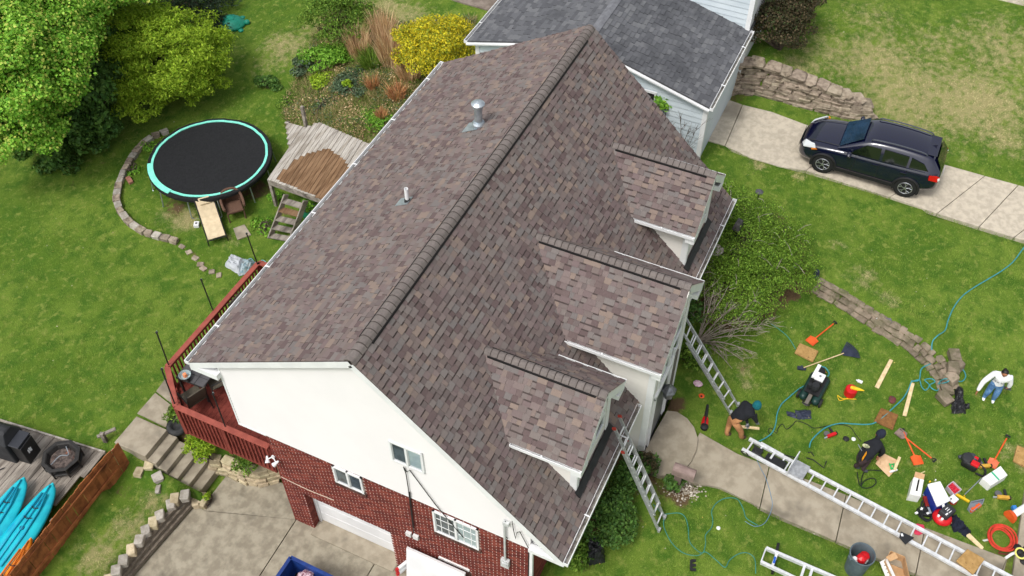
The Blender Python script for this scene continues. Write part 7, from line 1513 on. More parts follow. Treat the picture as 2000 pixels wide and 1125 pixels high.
# green wheeled compressor
a, b = gp(1570, 800), gp(1605, 735); rz = math.atan2((b - a).y, (b - a).x); c = a.lerp(b, .5); cp = thing("air_compressor", c, "green twin tank gas air compressor with a white engine cover", "compressor"); M = local(c, rz); CG = mt("compressor_green", (26, 56, 52), (20, 46, 42), 6, .4)
RX = Matrix.Rotation(PI / 2, 3, 'Y')
for s in (-1, 1): m = MB(M); m.lathe((0, s * .17, .2), [(.02, -.5), (.08, -.48), (.11, -.42), (.11, .42), (.08, .48), (.02, .5)], 16, R=RX); m.build("tank", CG, cp, smooth=True)
m = MB(M); m.obox((.02, 0, .36), (.36, 0, 0), (0, .2, 0), (0, 0, .02)); m.build("base_plate", BLACK, cp); m = MB(M); m.obox((.05, -.02, .5), (.14, 0, 0), (0, .12, 0), (0, 0, .12)); m.build("engine", BLACK, cp, bevel=.02); m = MB(M); m.obox((.07, -.02, .65), (.13, 0, 0), (0, .12, 0), (0, 0, .035)); m.build("white_cover", WHITE, cp, bevel=.02)
m = MB(M); m.lathe((.07, -.02, .68), [(.03, 0), (.035, .02), (.02, .03)], 10); m.build("fuel_cap", mt("cap_grey", (120, 122, 124)), cp); m = MB(M); m.lathe((-.2, -.02, .52), [(.1, -.1), (.12, 0), (.1, .1)], 12); m.lathe((-.22, .12, .5), [(.06, -.05), (.06, .08)], 10); m.build("pump", mt("pump_dark", (44, 46, 48), metal=.3), cp)
m = MB(M); m.obox((.24, .14, .6), (.24, 0, 0), (0, .045, 0), (0, 0, .03)); m.build("white_guard", WHITE, cp); m = MB(M); m.obox((-.52, .0, .3), (.2, 0, 0), (0, .05, 0), (0, 0, .02)); m.build("handle_plate", mt("plate_grey", (112, 106, 98)), cp); m = MB(M); m.tube([(-.55, .09, .3), (-.72, .09, .34), (-.72, -.09, .34), (-.55, -.09, .3)], .02, 6); m.build("handle", BLACK, cp)
m = MB(M); m.lathe((.42, .05, .42), [(.11, -.1), (.13, 0), (.11, .1)], 12); m.build("belt_guard", BLACK, cp)
for s in (-1, 1): m = MB(M); m.lathe((-.32, s * .31, .13), [(.05, -.035), (.13, -.03), (.13, .03), (.05, .035)], 14, R=Matrix.Rotation(PI / 2, 3, 'X')); m.build("wheel", TYRE, cp)
m = MB(M); m.tube(smooth_path([(.5, .1, .3), (.7, .16, .25), (.82, .02, .2), (.7, -.14, .2), (.5, -.16, .3)], 5), .018, 6); m.tube(smooth_path([(.5, -.02, .3), (.62, .1, .3), (.8, .12, .2), (.9, .2, .1)], 4), .018, 6); m.build("hose", TEALH, cp); m = MB(M); m.tube([(.5, .0, .3), (.66, .03, .28), (.62, -.08, .26)], .016, 5); m.build("copper_pipe", mt("copper", (190, 100, 60), metal=.5, rough=.4), cp)
p = gp(1560, 811); o = thing("floor_mat", p, "crumpled black rubber mat below the green compressor", "mat"); cloth([gp(1552, 801, .01), gp(1584, 800, .01), gp(1585, 818, .01), gp(1558, 820, .01)], 8, .012, 5, h=.03).build("mat", NV, o); cloth([gp(1536, 803, .01), gp(1554, 807, .01), gp(1557, 818, .01), gp(1538, 813, .01)], 6, .012, 6, h=.03).build("mat_fold", NV, o)
REDP = mt("red_can", (206, 26, 34), (186, 18, 26), 5, .35); YELP = mt("yellow_plastic", (240, 200, 40), (226, 184, 30), 6, .45)
p = gp(1659, 770); o = thing("gas_can", p, "round red gas can with a yellow spout", "gas can"); m = MB(); m.lathe(p, [(.15, 0), (.16, .02), (.16, .24), (.14, .27), (.05, .29)], 20); m.build("can", REDP, o, smooth=False); q_ = p + Vector((0, 0, .3)); e_ = at(1688, 763, p.z + .28); m = MB(); m.tube([q_ + (e_ - q_) * .1, q_.lerp(e_, .55), e_], [.055, .045, .01], 8); m.build("spout", YELP, o); m = MB(); m.lathe(q_, [(.05, -.03), (.05, .03), (.03, .04)], 10); m.build("cap", YELP, o)
m = MB(); m.tube(smooth_path([p + Vector((-.1, -.2, .02)), gp(1645, 778, .02), gp(1636, 772, .02), gp(1640, 782, .02), gp(1655, 778, .02), gp(1668, 776, .04)], 5), .01, 5); m.build("yellow_strap", YELP, o)
a, b = gp(1672, 742, .04), gp(1684, 747, .04); o = thing("white_bottle", a, "white bottle lying on the grass beside the red gas can", "bottle"); m = MB(); m.tube([a, a.lerp(b, .18), a.lerp(b, .25), b], [.018, .02, .045, .045], 10); m.build("bottle", WHITE, o)
def plank(lab, P, grp="boards on the lawn", th=.035): return slabq("board", "board", P, th, NEWW, lab, "board", grp)
plank("pale new board lying alone right of the red gas can", [(1737, 702), (1744, 705), (1716, 760), (1708, 756)]); plank("pale new board beside the teal hose, nearest the curved wall", [(1779, 748), (1786, 750), (1770, 814), (1762, 812)])
plank("pale board end under the navy jacket, towards the red compressor", [(1843, 998), (1850, 996), (1864, 1020), (1858, 1024)]); plank("pale board sticking out of the navy jacket towards the kerb", [(1878, 1040), (1887, 1036), (1921, 1070), (1917, 1075)])
# plywood sheet with clamp
pw_ = slabq("plywood_sheet", "sheet", [(1722, 884), (1752, 899), (1750, 917), (1736, 932), (1710, 906)], .02, mt("plywood", (218, 184, 146), (200, 164, 124), 5, .85, c3=(182, 142, 104), sc3=8, f3=(.6, .75)), "plywood sheet with a green clamp under the crouching worker's hands", "plywood", None, .06)
m = MB(); m.bar(gp(1757, 893, .12), gp(1747, 918, .12), .07, .04); m.build("edge_board", NEWW, pw_); m = MB(); m.bar(gp(1738, 922, .1), gp(1752, 917, .1), .05, .03); m.build("white_strip", WHITE, pw_)
o = thing("clamp", gp(1742, 910), "bright green clamp on the plywood sheet", "clamp"); GRC = mt("green_clamp", (40, 186, 96), (30, 160, 80), 6, .5); m = MB()
for u0, v0, u1, v1 in ((1737, 905, 1742, 917), (1746, 905, 1745, 917), (1737, 908, 1747, 906), (1739, 915, 1746, 914)): m.bar(gp(u0, v0, .12), gp(u1, v1, .12), .025, .03)
m.build("clamp", GRC, o)
# containers
CARD = mt("cardboard", (196, 158, 116), (180, 142, 102), 6, .9); WCARD = mt("white_carton", (232, 232, 228), (220, 220, 216), 5, .7)
def carton(lab, P, h, mat, inner, name="carton", flaps=True, cat="box"):
    q_ = [gp(u, v) for u, v in P]; o = thing(name, q_[0], lab, cat); up = Vector((0, 0, h)); n = len(q_)
    for i in range(n):
        a, b = q_[i], q_[(i + 1) % n]; m = MB(); m.bar(a + up * .5, b + up * .5, .012, h); m.build("side", mat, o)
    m = MB(); m.ext(q_, (0, 0, .01)); m.build("bottom", inner, o); return o, q_, up
o, q_, up = carton("white carton with a torn dark slot in its top beside the cooler", [(1770, 977), (1791, 981), (1797, 949), (1778, 944)], .3, WCARD, CARD)
T = [p + up for p in q_]; m = MB(); m.ext([T[0], T[0].lerp(T[1], .45), T[3].lerp(T[2], .45), T[3]], (0, 0, .008)); m.ext([T[0].lerp(T[1], .62), T[1], T[2], T[3].lerp(T[2], .62)], (0, 0, .008)); m.ext([T[0], T[1], T[1].lerp(T[2], .25), T[0].lerp(T[3], .25)], (0, 0, .006)); m.build("lid_flap", WCARD, o)
m = MB(); m.ext([T[3], T[2], T[2] + (T[2] - T[1]) * .3 + Vector((0, 0, .03)), T[3] + (T[3] - T[0]) * .3 + Vector((0, 0, .03))], (0, 0, .006)); m.build("brown_flap", CARD, o); m = MB(); m.ext([p - Vector((0, 0, .05)) for p in T], (0, 0, .004)); m.build("inside", DARK, o)
o, q_, up = carton("long open cardboard carton with a white printed side at the bottom edge", [(1722, 1106), (1733, 1087), (1760, 1098), (1772, 1150), (1745, 1160)], .3, CARD, CARD)
q_ = [at(u, v, 2.0) for u, v in ((1718, 1098), (1732, 1090), (1760, 1150), (1745, 1165))]; m = MB(); m.ext([q_[0], q_[1], q_[2], q_[3]], (0, 0, .012)); m.build("white_print_side", WCARD, o)
m = MB()
for k in range(4): c = q_[0].lerp(q_[3], .16 + .11 * k).lerp(q_[1].lerp(q_[2], .16 + .11 * k), .5); m.obox(c + Vector((0, 0, .014)), (q_[1] - q_[0]) * .2, (q_[3] - q_[0]).normalized() * .012, (0, 0, .001))
m.build("printed_lines", mt("print_grey", (120, 120, 118)), o); m = MB(); a, b = at(1730, 1088, 2.08), at(1748, 1078, 2.15); m.ext([a, b, at(1754, 1090, 2.08), at(1738, 1097, 2.05)], (0, 0, .008)); m.build("flap", CARD, o)
co = thing("cooler", gp(1830, 975), "blue cooler with a white lid among the tools", "cooler"); BLC = mt("cooler_blue", (28, 56, 150), (22, 48, 136), 5, .45)
lidz = gp(1830, 970).z + .42; q_ = [at(u, v, lidz) for u, v in ((1811, 946), (1836, 940), (1856, 978), (1830, 990))]; lo2 = [Vector((p.x, p.y, gp(1830, 970).z)) for p in q_]; cc_ = sum(lo2, Vector()) / 4
m = MB(); m.ext([cc_ + (p - cc_) * .96 for p in lo2], (0, 0, .4)); m.build("body", BLC, co, bevel=.03); m = MB(); m.ext([p - Vector((0, 0, .04)) for p in q_], (0, 0, .07)); m.build("lid", mt("cooler_white", (240, 242, 242), (230, 232, 234), 3, .4), co, bevel=.025)
m = MB(); c = at(1843, 991, lidz - .06); m.bar(c - Vector((.1, .03, 0)), c + Vector((.1, .03, 0)), .06, .05); m.build("handle", WHITE, co, bevel=.015)
for u, v in ((1816, 941), (1827, 938)): m = MB(); c = at(u, v, lidz - .03); m.lathe(c, [(.02, -.02), (.02, .03)], 8); m.build("hinge", YELP if u < 1820 else WHITE, co)
o, q_, up = carton("clear plastic tub full of red nails beside the cooler", [(1846, 955), (1858, 946), (1874, 962), (1860, 972)], .16, mt("clear_tub", (206, 196, 204), (190, 180, 190), 5, .3), WHITE, "nail_tub", cat="tub")
cN = sum(q_, Vector()) / 4; m = MB()
for k in range(46): a, b = rng.uniform(.08, .92), rng.uniform(.08, .92); c = q_[0].lerp(q_[1], a).lerp(q_[3].lerp(q_[2], a), b) + Vector((0, 0, .1 + rng.uniform(0, .02))); m.box(c, (.035, .014, .014), rng.random() * 3)
m.build("red_nails", mt("red_nails", (208, 46, 66), rnd=.3, isl=True), o, kind="stuff"); m = MB(); m.ext([p + Vector((0, 0, .06)) for p in q_], (0, 0, .035)); m.build("nail_bed", mt("nail_bed", (180, 40, 56)), o)
p = gp(1860, 981); o = thing("water_jug", p, "small white topped red jug in front of the nail tub", "jug"); m = MB(); m.lathe(p, [(.08, 0), (.09, .02), (.09, .14), (.07, .16)], 14); m.build("jug", REDP, o); m = MB(); c = at(1862, 975, p.z + .2); m.obox(c, Vector((.09, -.05, 0)), Vector((.045, .08, 0)), (0, 0, .03)); m.build("lid", WHITE, o, bevel=.015); m = MB(); m.lathe(c + Vector((-.04, .06, .03)), [(.02, 0), (.02, .02)], 8); m.build("button", BLACK, o)
# tool heap: nailers and hoses
def nailer(lab, u, v, rz, col, h=.08, name="nail_gun", s=1.0):
    p = gp(u, v); o = thing(name, p, lab, "nail gun"); M = local((p.x, p.y, p.z + .02), rz, s); m = MB(M); m.obox((0, 0, .07), (.15, 0, 0), (0, .045, 0), (0, 0, .05)); m.build("body", col, o, bevel=.015); m = MB(M); m.obox((-.08, -.13, .06), (.03, 0, 0), (0, .11, 0), (0, 0, .025)); m.build("grip", BLACK, o, bevel=.01)
    m = MB(M); m.lathe((.1, -.1, .05), [(.02, -.03), (.085, -.025), (.085, .03), (.02, .035)], 14); m.build("magazine", mt("steel_dark", (120, 120, 122), metal=.6, rough=.4), o); m = MB(M); m.bar((.14, 0, .05), (.24, 0, .03), .035, .045); m.build("nose", STEEL, o); m = MB(M); m.lathe((-.15, 0, .07), [(.02, -.04), (.05, -.03), (.05, .03), (.02, .04)], 12, R=Matrix.Rotation(PI / 2, 3, 'Y')); m.build("cap", BLACK, o); return o
nailer("yellow nail gun standing alone on the grass near the red hose coil", 1957, 975, 1.9, YELP if False else mt("nailer_yellow", (206, 160, 64), (186, 140, 50), 6, .45)); nailer("yellow nail gun lying against the backpack blower", 1921, 914, 2.1, mt("nailer_yellow", (206, 160, 64)))
nailer("red and black power tool on the grass left of the crouching worker", 1623, 853, 2.4, REDP, name="power_tool", s=.9); nailer("red nail gun on top of the black hose heap by the cooler", 1806, 984, .4, mt("dull_red", (150, 44, 36), (120, 34, 30), 6, .4))
o = thing("hose_heap", gp(1808, 1000), "heap of black hoses beside the cooler and white carton", "hoses"); c0 = gp(1808, 1000)
for k, (u, v, r, h) in enumerate(((1812, 988, .17, .05), (1808, 1004, .18, .05), (1809, 1005, .15, .09), (1806, 1002, .2, .03), (1814, 990, .14, .1), (1810, 1008, .13, .12), (1820, 986, .13, .06))):
    c = gp(u, v, h); m = MB(); m.tube([c + Vector((r * math.cos(t_), r * .9 * math.sin(t_), .03 * math.sin(2 * t_ + k))) for t_ in np.linspace(0, 2 * PI, 22)[:-1]], .022, 6, closed=True); m.build("hose_loop", BKH, o)
m = MB(); m.obox(gp(1808, 1001, .06), (.1, .03, 0), (-.04, .12, 0), (0, 0, .05)); m.build("black_bag", BLACK, o, bevel=.02); m = MB(); m.bar(gp(1813, 991, .18), gp(1818, 1003, .16), .05, .025); m.build("grey_bar", STEEL, o)
for u, v in ((1790, 1002), (1800, 994), (1812, 1003)): m = MB(); m.box(gp(u, v, .1), (.07, .05, .04), u); m.build("white_label", WHITE, o)
p = gp(1836, 1017); o = thing("pancake_compressor", p, "round red pancake compressor with a black shroud", "compressor"); m = MB(); m.lathe(p, [(.06, .06), (.19, .08), (.235, .15), (.235, .18), (.19, .26), (.06, .29)], 26); m.build("tank", REDP, o, smooth=True); m = MB(); a, b = gp(1833, 1012), gp(1848, 1000); M = local(p + (b - a) * .25, math.atan2((b - a).y, (b - a).x)); m = MB(M); m.obox((.02, 0, .34), (.18, 0, 0), (0, .13, 0), (0, 0, .1)); m.build("shroud", mt("charcoal", (46, 47, 50), rough=.5), o, bevel=.04)
m = MB(M); 
for y in (-.06, .0, .05): m.obox((.02, y, .443), (.05, 0, 0), (0, .008, 0), (0, 0, .003))
m.obox((-.1, -.05, .443), (.04, 0, 0), (0, .018, 0), (0, 0, .003)); m.build("label", WHITE, o)
for y in (-.05, .06): m = MB(M); m.lathe((-.2, y, .27), [(.03, 0), (.03, .05), (.02, .055)], 10); m.build("gauge", WHITE, o)
for a_ in (0, 2.1, 4.2): m = MB(); m.lathe(p + Vector((.14 * math.cos(a_), .14 * math.sin(a_), 0)), [(.025, 0), (.02, .09)], 8); m.build("foot", BLACK, o)
JK = mt("navy_jacket", (18, 22, 38), (26, 32, 50), 7, .9, .4, 24); o = thing("navy_jacket", gp(1865, 1025), "crumpled dark navy jacket thrown over boards by the red compressor", "jacket"); cloth([gp(1851, 1008, .02), gp(1866, 1006, .02), gp(1892, 1036, .02), gp(1862, 1040, .02)], 16, .05, 8, h=.13).build("jacket", JK, o, smooth=True); cloth([gp(1868, 1036, .02), gp(1890, 1030, .02), gp(1897, 1040, .02), gp(1886, 1050, .02)], 10, .03, 9, h=.09).build("sleeve", JK, o, smooth=True)
a, b = gp(1921, 930, .04), gp(1884, 966, .04); o = thing("magnet_sweeper", b, "yellow headed sweeper with a thin grey handle", "sweeper"); m = MB(); m.tube([a, b], .014, 6); m.build("handle", STEEL, o); a, b = gp(1865, 964, .04), gp(1893, 980, .04); m = MB(); m.bar(a, b, .06, .06); m.build("head", YELP, o, bevel=.01); c = gp(1884, 967, .06); m = MB(); m.tube([c, gp(1878, 972, .05), gp(1885, 976, .05)], .014, 5, closed=True); m.build("bracket", YELP, o)
o, q_, up = carton("white carton with a green stripe near the backpack blower", [(1912, 944), (1928, 958), (1960, 938), (1947, 921)], .26, WCARD, WCARD); T = [p + up for p in q_]; m = MB(); m.ext(T, (0, 0, .008)); m.build("lid", WCARD, o); m = MB(); m.ext([T[0].lerp(T[3], .46), T[1].lerp(T[2], .46), T[1].lerp(T[2], .54), T[0].lerp(T[3], .54)], (0, 0, .012)); m.build("green_stripe", mt("green_tape", (60, 170, 130)), o)
m = MB()
for k in range(4): c0, c1 = T[0].lerp(T[3], .12 + .07 * k), T[1].lerp(T[2], .12 + .07 * k); m.bar(c0.lerp(c1, .2) + Vector((0, 0, .01)), c0.lerp(c1, .8) + Vector((0, 0, .01)), .008, .002)
m.build("printed_lines", mt("print_green", (150, 190, 176)), o)
o = thing("tool_tray", gp(1903, 992), "grey tray with orange contents on the grass", "tray"); P = [(1889, 995), (1894, 984), (1919, 979), (1916, 988), (1896, 1003)]; m = MB(); m.ext([gp(u, v, .02) for u, v in P], (0, 0, .03)); m.build("tray", mt("tray_grey", (128, 136, 144)), o); Q = [gp(u, v, .02) for u, v in P]
for a, b in zip(Q, Q[1:] + Q[:1]): m = MB(); m.bar(a + Vector((0, 0, .06)), b + Vector((0, 0, .06)), .015, .12); m.build("side", mt("tray_grey"  , (128, 136, 144)), o)
for k in range(5): m = MB(); c = gp(1897 + 4 * k, 997 - 2.6 * k, .1); m.box(c, (.09, .06, .05), .5 + k); m.build("orange_item", ORG, o)
# backpack blower, leaf blower
a, b = gp(1878, 898), gp(1908, 918); rz = math.atan2((b - a).y, (b - a).x); p = a.lerp(b, .5); o = thing("backpack_blower", p, "black and red backpack blower beside the white striped carton", "blower"); M = local(p, rz); m = MB(M); m.obox((.0, 0, .14), (.2, 0, 0), (0, .2, 0), (0, 0, .12)); m.build("housing", BLACK, o, bevel=.06); m = MB(M); m.lathe((-.12, -.02, .22), [(.03, -.06), (.15, -.05), (.15, .05), (.12, .09), (.02, .1)], 18); m.build("fan_case", mt("charcoal", (46, 47, 50)), o); m = MB(M); m.obox((.1, -.1, .28), (.1, 0, 0), (0, .08, 0), (0, 0, .04)); m.build("red_engine", REDP, o, bevel=.02); m = MB(M); m.obox((.06, .08, .28), (.05, 0, 0), (0, .04, 0), (0, 0, .03)); m.build("red_tank", REDP, o, bevel=.01)
m = MB(); m.tube(smooth_path([gp(1904, 900, .25), gp(1900, 890, .2), gp(1888, 890, .14), gp(1872, 893, .08)], 5), [.075, .075, .075, .075, .07, .07, .065, .065, .065, .06, .06, .055, .055, .05, .05, .045], 10); m.build("blower_tube", mt("tube_grey", (62, 66, 72), rough=.5), o, smooth=True); m = MB(M); m.tube(smooth_path([(.2, .1, .1), (.38, .06, .05), (.42, -.12, .03), (.22, -.2, .08)], 4), .03, 6); m.build("strap", BLACK, o)
a, b = gp(1375, 836), gp(1382, 792); p = gp(1377, 832); o = thing("leaf_blower", p, "red handheld leaf blower with a black nozzle beside the walkway", "blower"); d = (b - a).normalized(); m = MB(); m.tube([a, a + d * .1, a + d * .3, a + d * .36], [.06, .1, .085, .05], 12); m.build("body", REDP, o, smooth=True); bm__ = MB(); bm__.tube([a + d * .34 + Vector((0, 0, .03)), b + Vector((0, 0, .02))], [.05, .035], 10); bm__.build("nozzle", BLACK, o); m = MB(); m.lathe(a - d * .02 + Vector((0, 0, .02)), [(.02, 0), (.1, .02), (.1, .1), (.02, .12)], 12); m.build("fan_housing", BLACK, o); m = MB(); m.tube([a + d * .05 + Vector((0, 0, .1)), a + d * .12 + Vector((0, 0, .17)), a + d * .3 + Vector((0, 0, .12))], .02, 6); m.build("handle", BLACK, o)
# small loose things
def blob(name, lab, cat, u, v, r, mat, part="body", sq=.6, n=10, seed=0, sx=1., sy=1., h=0.):
    p = gp(u, v, h); o = thing(name, p, lab, cat); m = MB(); q = random.Random(u); prof = [(.3 * r, 0), (r, .12 * r), (r * 1.02, sq * r * .6), (r * .7, sq * r), (.15 * r, sq * r * 1.1)]; m.lathe(p, prof, n, sx=sx, sy=sy); m.v = [(x + q.uniform(-.08, .08) * r, y + q.uniform(-.08, .08) * r, z) for x, y, z in m.v]; m.build(part, mat, o); return o
blob("rag", "crumpled pale pink rag on the lawn beside the second ladder", "rag", 1363, 750, .13, mt("pink_rag", (222, 196, 204), (196, 150, 170), 18, .9), "cloth", .5, 9, sx=.8)
o = blob("plastic_ring", "small orange ring cap on the grass above the leaf blower", "cap", 1370, 774, .08, ORG, "cap", .6, 12); p = gp(1370, 774, .05); m = MB(); m.lathe(p, [(.03, 0), (.03, .01)], 8); m.build("hole", DARK, o)
blob("nail_coil", "small black coil lying left of the white cap", "coil", 1652, 858, .08, BLACK, "coil", .8, 14); blob("bottle_cap", "small round white cap on the grass beside the crouching worker", "cap", 1667, 858, .055, WHITE, "cap", .6, 14); blob("red_tool", "small dark red hand tool lying above the brown foam pad", "tool", 1742, 782, .1, mt("maroon", (120, 44, 48), (80, 60, 56), 20, .6), "body", .7, 8, sx=1.3)
o = blob("offcut", "small white offcut at the foot of the curved garden wall", "offcut", 1714, 621, .1, WHITE, "piece", .3, 5); slabq("roof_slate", "slate", [(1722, 622), (1740, 623), (1744, 637), (1726, 638)], .05, mt("slate", (110, 106, 108), (94, 90, 92), 6, .9), "flat grey slate leaning at the foot of the curved garden wall", "slate")
slabq("wood_scrap", "scrap", [(1795, 925), (1806, 920), (1807, 922), (1797, 927)], .02, mt("pale_scrap", (196, 186, 132)), "thin pale wood scrap on the lawn above the white carton", "scrap")
slabq("wood_scrap", "scrap", [(1918, 1055), (1932, 1052), (1934, 1056), (1922, 1058)], .02, mt("grey_scrap", (196, 200, 190)), "thin grey plastic scrap between the board and the red hose coil", "scrap")
blob("golf_ball", "tiny white ball on the lawn between the green hose loops", "ball", 1403, 1032, .05, WHITE, "ball", 1., 10)
BGM = mt("black_bag", (30, 31, 34), (46, 47, 50), 5, .35, .6, 14); o = thing("trash_bag", gp(1155, 1080), "black plastic covered bundle beside the house's front corner", "bag"); cloth([gp(1140, 1105, .02), gp(1182, 1100, .02), gp(1178, 1056, .02), gp(1146, 1052, .02)], 16, .05, 12, h=.34).build("bag", BGM, o)
o = thing("black_trash_bag", gp(1872, 785), "pile of crumpled black plastic left of the person in white", "bag"); cloth([gp(1858, 808, .02), gp(1886, 808, .02), gp(1882, 780, .02), gp(1858, 784, .02)], 16, .05, 14, h=.14).build("bag", BGM, o); cloth([gp(1863, 786, .02), gp(1880, 786, .02), gp(1880, 758, .02), gp(1866, 756, .02)], 14, .05, 15, h=.14).build("bag_top", BGM, o); cloth([gp(1878, 802, .02), gp(1894, 798, .02), gp(1892, 790, .02), gp(1880, 790, .02)], 8, .03, 16, h=.09).build("bag_flap", BGM, o)  # crumpled black plastic trash bag
for P in ([(1575, 885), (1585, 882), (1592, 892)], [(1577, 896), (1588, 896), (1608, 902), (1612, 890)]): pass
o = thing("bent_rod", gp(1600, 898), "thin black bent metal rods on the grass behind the hoist motor", "rod"); m = MB(); m.tube([gp(1575, 894, .03), gp(1588, 898, .03), gp(1609, 914, .03), gp(1614, 901, .05)], .016, 5); m.tube([gp(1578, 884, .03), gp(1584, 883, .03), gp(1590, 891, .03)], .014, 5); m.build("rod", BLACK, o)
o = thing("drain_grate", gp(1355, 1104), "small black metal bracket lying on the lawn at the bottom", "bracket"); m = MB()
for u, v, u2, v2 in ((1350, 1094, 1350, 1114), (1350, 1095, 1359, 1095), (1350, 1104, 1359, 1104), (1350, 1113, 1359, 1113)): m.bar(gp(u, v, .04), gp(u2, v2, .04), .06, .04)
m.build("bracket", BLACK, o)
hz_ = lambda u, v: hp(u, v, HZ + .07)
o = thing("black_panel", hz_(1768, 1050), "black square panel lying across the ladder hoist rail", "panel"); m = MB(); m.ext([hz_(1759, 1039), hz_(1785, 1051), hz_(1768, 1064), hz_(1756, 1050)], (0, 0, .03)); m.build("panel", mt("panel_black", (36, 37, 40), rough=.6), o); m = MB(); c = hz_(1761, 1046); m.box((c.x, c.y, c.z + .036), (.07, .05, .01), .5); m.build("tag", WHITE, o)  # flat black panel, use and make unknown
slabq("red_dustpan", "pan", [(1783, 1032), (1790, 1023), (1804, 1026), (1807, 1040), (1795, 1046), (1786, 1044)], .03, mt("pink_red", (214, 62, 92), (196, 48, 78), 6, .6), "pinkish red plastic sheet lying under the ladder hoist rungs", "plastic sheet", None, .04)
# trash can
p = gp(1668, 1112); h_ = hv(p, 1078) * 1.0; tcn = thing("trash_can", p, "grey round trash can holding red and white rubbish", "trash can"); GC = mt("can_grey", (92, 106, 112), (78, 92, 98), 5, .6); H = .78
m = MB(); m.lathe(p, [(.22, 0), (.235, .02), (.285, H), (.3, H), (.3, H + .03), (.275, H + .03), (.26, H - .02), (.22, .12), (.02, .1)], 28); m.build("barrel", GC, tcn)
for s in (-1, 1): m = MB(); a_ = 2.2 + (0 if s < 0 else PI); c = p + Vector((.29 * math.cos(a_), .29 * math.sin(a_), H - .08)); m.box(c, (.05, .14, .08), a_); m.build("handle", GC, tcn, bevel=.01)
for k in range(3): m = MB(); c = p + Vector((rng.uniform(-.06, .1), rng.uniform(-.1, .02), H - .2 + .03 * k)); m.lathe(c, [(.03, -.1), (.13, -.04), (.11, .04), (.03, .08)], 8); m.build("rubbish", REDP if k else WHITE, tcn)
m = MB(); m.lathe(p + Vector((-.08, .12, H - .2)), [(.03, -.1), (.1, -.02), (.05, .06)], 8); m.build("rubbish", WHITE, tcn)
# mailbox
p = gp(1328, 960); mb_ = thing("mailbox", p, "taupe plastic mailbox on a post beside the front landing", "mailbox"); TP = mt("taupe", (150, 130, 124), (134, 114, 108), 5, .7); q0, q1 = at(1316, 912, p.z + .78), at(1358, 928, p.z + .78); d = (q1 - q0).normalized(); s = Vector((-d.y, d.x, 0)); l = (q1 - q0).length; c = q0.lerp(q1, .5) 
m = MB(); V = []; 
for e_ in (q0, q1): V += [e_ + s * (.13 * math.cos(a_)) + Vector((0, 0, -.1 + .13 * max(math.sin(a_), 0) + (.1 if True else 0))) for a_ in np.linspace(0, PI, 8)] + [e_ - s * .13 - Vector((0, 0, .16)), e_ + s * .13 - Vector((0, 0, .16))]
k = 10; m.add(V, [tuple(range(k - 1, -1, -1)), tuple(range(k, 2 * k))] + [(j, (j + 1) % k, k + (j + 1) % k, k + j) for j in range(k)]); m.build("box", TP, mb_)
pb_ = q0.lerp(q1, .3); m = MB(); m.bx(pb_.x - .09, pb_.x + .09, pb_.y - .09, pb_.y + .09, p.z - .1, pb_.z - .14); m.build("post", mt("taupe_dark", (122, 104, 98), (106, 90, 84), 5, .8), mb_)
o = thing("gravel_patch", gp(1345, 945), "pale gravel around the mailbox post beside the walkway", "gravel"); o["kind"] = "stuff"; m = MB()
for k in range(260): u, v = rng.gauss(1336, 17), rng.gauss(957, 9); c = gp(u, v, .004); s_ = rng.uniform(.014, .032); m.lathe(c, [(s_ * .5, -s_ * .3), (s_, 0), (s_ * .5, s_ * .45)], 5, sx=rng.uniform(.8, 1.3))
m.build("gravel", mt("pale_gravel", (196, 188, 174), cells=[(176, 166, 150), (146, 136, 120), (128, 118, 104), (196, 188, 176)], isl=True, rnd=.1), o, kind="stuff")
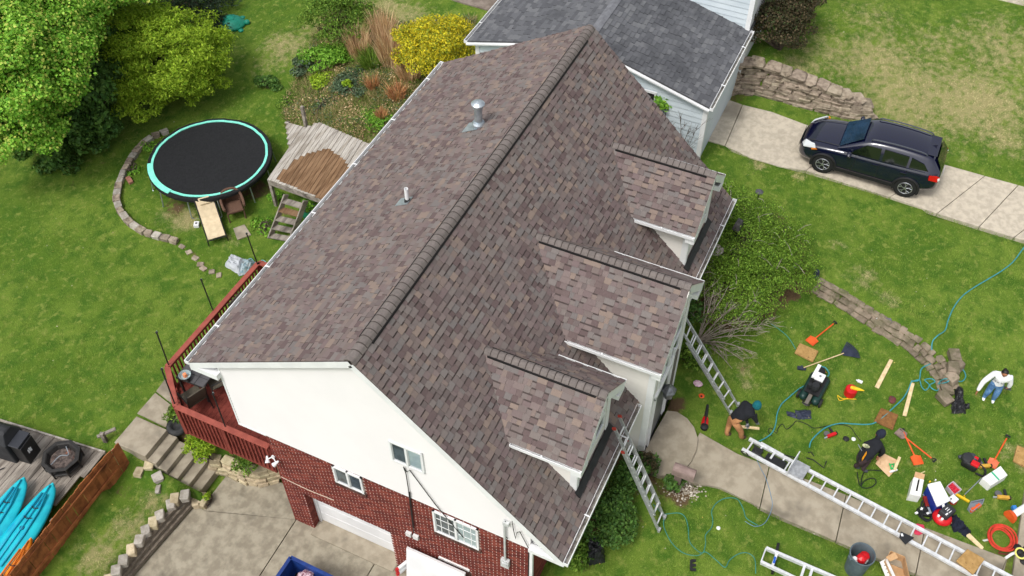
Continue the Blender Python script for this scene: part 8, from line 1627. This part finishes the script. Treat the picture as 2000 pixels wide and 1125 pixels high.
# things by the kerb
p = gp(1988, 1004); o = thing("white_bucket", p, "white tube with an orange base lying on the kerb at the right edge", "bucket"); a, b = gp(1978, 1006, .1), gp(2012, 985, .1); m = MB(); m.tube([a, b], .09, 14); m.build("tube", WHITE, o); m = MB(); d = (b - a).normalized(); m.tube([a - d * .12, a - d * .02], [.17, .15], 14); m.build("orange_base", ORG, o); m = MB(); c = gp(1981, 993, .1); m.box(c, (.12, .1, .1), .5); m.build("blue_label", mt("label_blue", (50, 120, 190)), o)
o = thing("tool_pile", gp(1992, 1085), "dark tools and yellow straps piled on the kerb at the right edge", "tools"); c0 = gp(1990, 1085, .1)
for k in range(5): m = MB(); c = gp(1986 + 4 * k, 1072 + 9 * k % 31, .08); m.lathe(c, [(.03, -.06), (.1, -.03), (.1, .08), (.04, .14)], 9); m.build("tool", BLACK, o)
m = MB(); m.tube([c0 + Vector((.14 * math.cos(t_), .12 * math.sin(t_), .12)) for t_ in np.linspace(0, 6.28, 16)[:-1]], .022, 6, closed=True); m.build("yellow_strap", mt("pale_yellow", (226, 222, 120)), o); m = MB(); m.tube([gp(1964, 1090, .06), gp(1976, 1082, .08), gp(1988, 1078, .1)], .035, 7); m.build("white_rope", WHITE, o); m = MB(); m.tube(smooth_path([gp(1960, 1075, .03), gp(1970, 1070, .04), gp(1950, 1080, .03), gp(1975, 1083, .04)], 4), .015, 5); m.build("dark_red_hose", mt("dark_red_hose", (110, 40, 40)), o)
# in and around the spreading shrub
p = at(1440, 448, 3.5); o = thing("garden_lantern", (p.x, p.y, 2.3), "black metal lantern post standing inside the spreading shrub", "lantern"); m = MB(); m.bx(p.x - .04, p.x + .04, p.y - .04, p.y + .04, 2.3, 3.55); m.build("post", BLACK, o); m = MB(); m.lathe((p.x, p.y, 3.5), [(.12, 0), (.2, .12), (.14, .3), (.05, .36)], 4, a0=.6, sx=1.5, sy=.8); m.build("lamp_head", mt("weathered_black", (52, 50, 50), (74, 72, 72), 6, .7), o)
p = at(1482, 379, 2.9); o = thing("small_lamp", (p.x, p.y, 2.3), "small dark stake lamp at the upper edge of the spreading shrub", "lamp"); m = MB(); m.bx(p.x - .03, p.x + .03, p.y - .03, p.y + .03, 2.25, 2.95); m.build("post", BLACK, o); m = MB(); m.lathe((p.x, p.y, 2.95), [(.1, 0), (.14, .05), (.04, .12)], 6); m.build("lamp_head", mt("lamp_grey", (80, 80, 84)), o)
p = at(1397, 488, 3.3); o = thing("bird_bath", (p.x, p.y, 2.2), "pale stone ornament peeking out under the eave of the far dormer", "ornament"); m = MB(); m.lathe((p.x, p.y, 2.2), [(.16, 0), (.1, .2), (.08, .9), (.2, 1.05), (.24, 1.12), (.18, 1.1)], 14); m.build("stone", mt("pale_ornament", (214, 200, 200), (190, 176, 176), 14, .9), o)
p = at(1552, 520, 2.75); o = thing("white_scrap", p, "small white scrap caught in the spreading shrub's twigs", "scrap"); m = MB(); m.box(p, (.05, .18, .05), .3); m.build("scrap", WHITE, o)
p = gp(1592, 543); o = thing("black_boot", p, "dark object at the upper end of the curved garden wall", "boot"); m = MB(); m.lathe(p, [(.08, 0), (.1, .1), (.07, .3), (.06, .32)], 10); m.build("boot", NV, o)
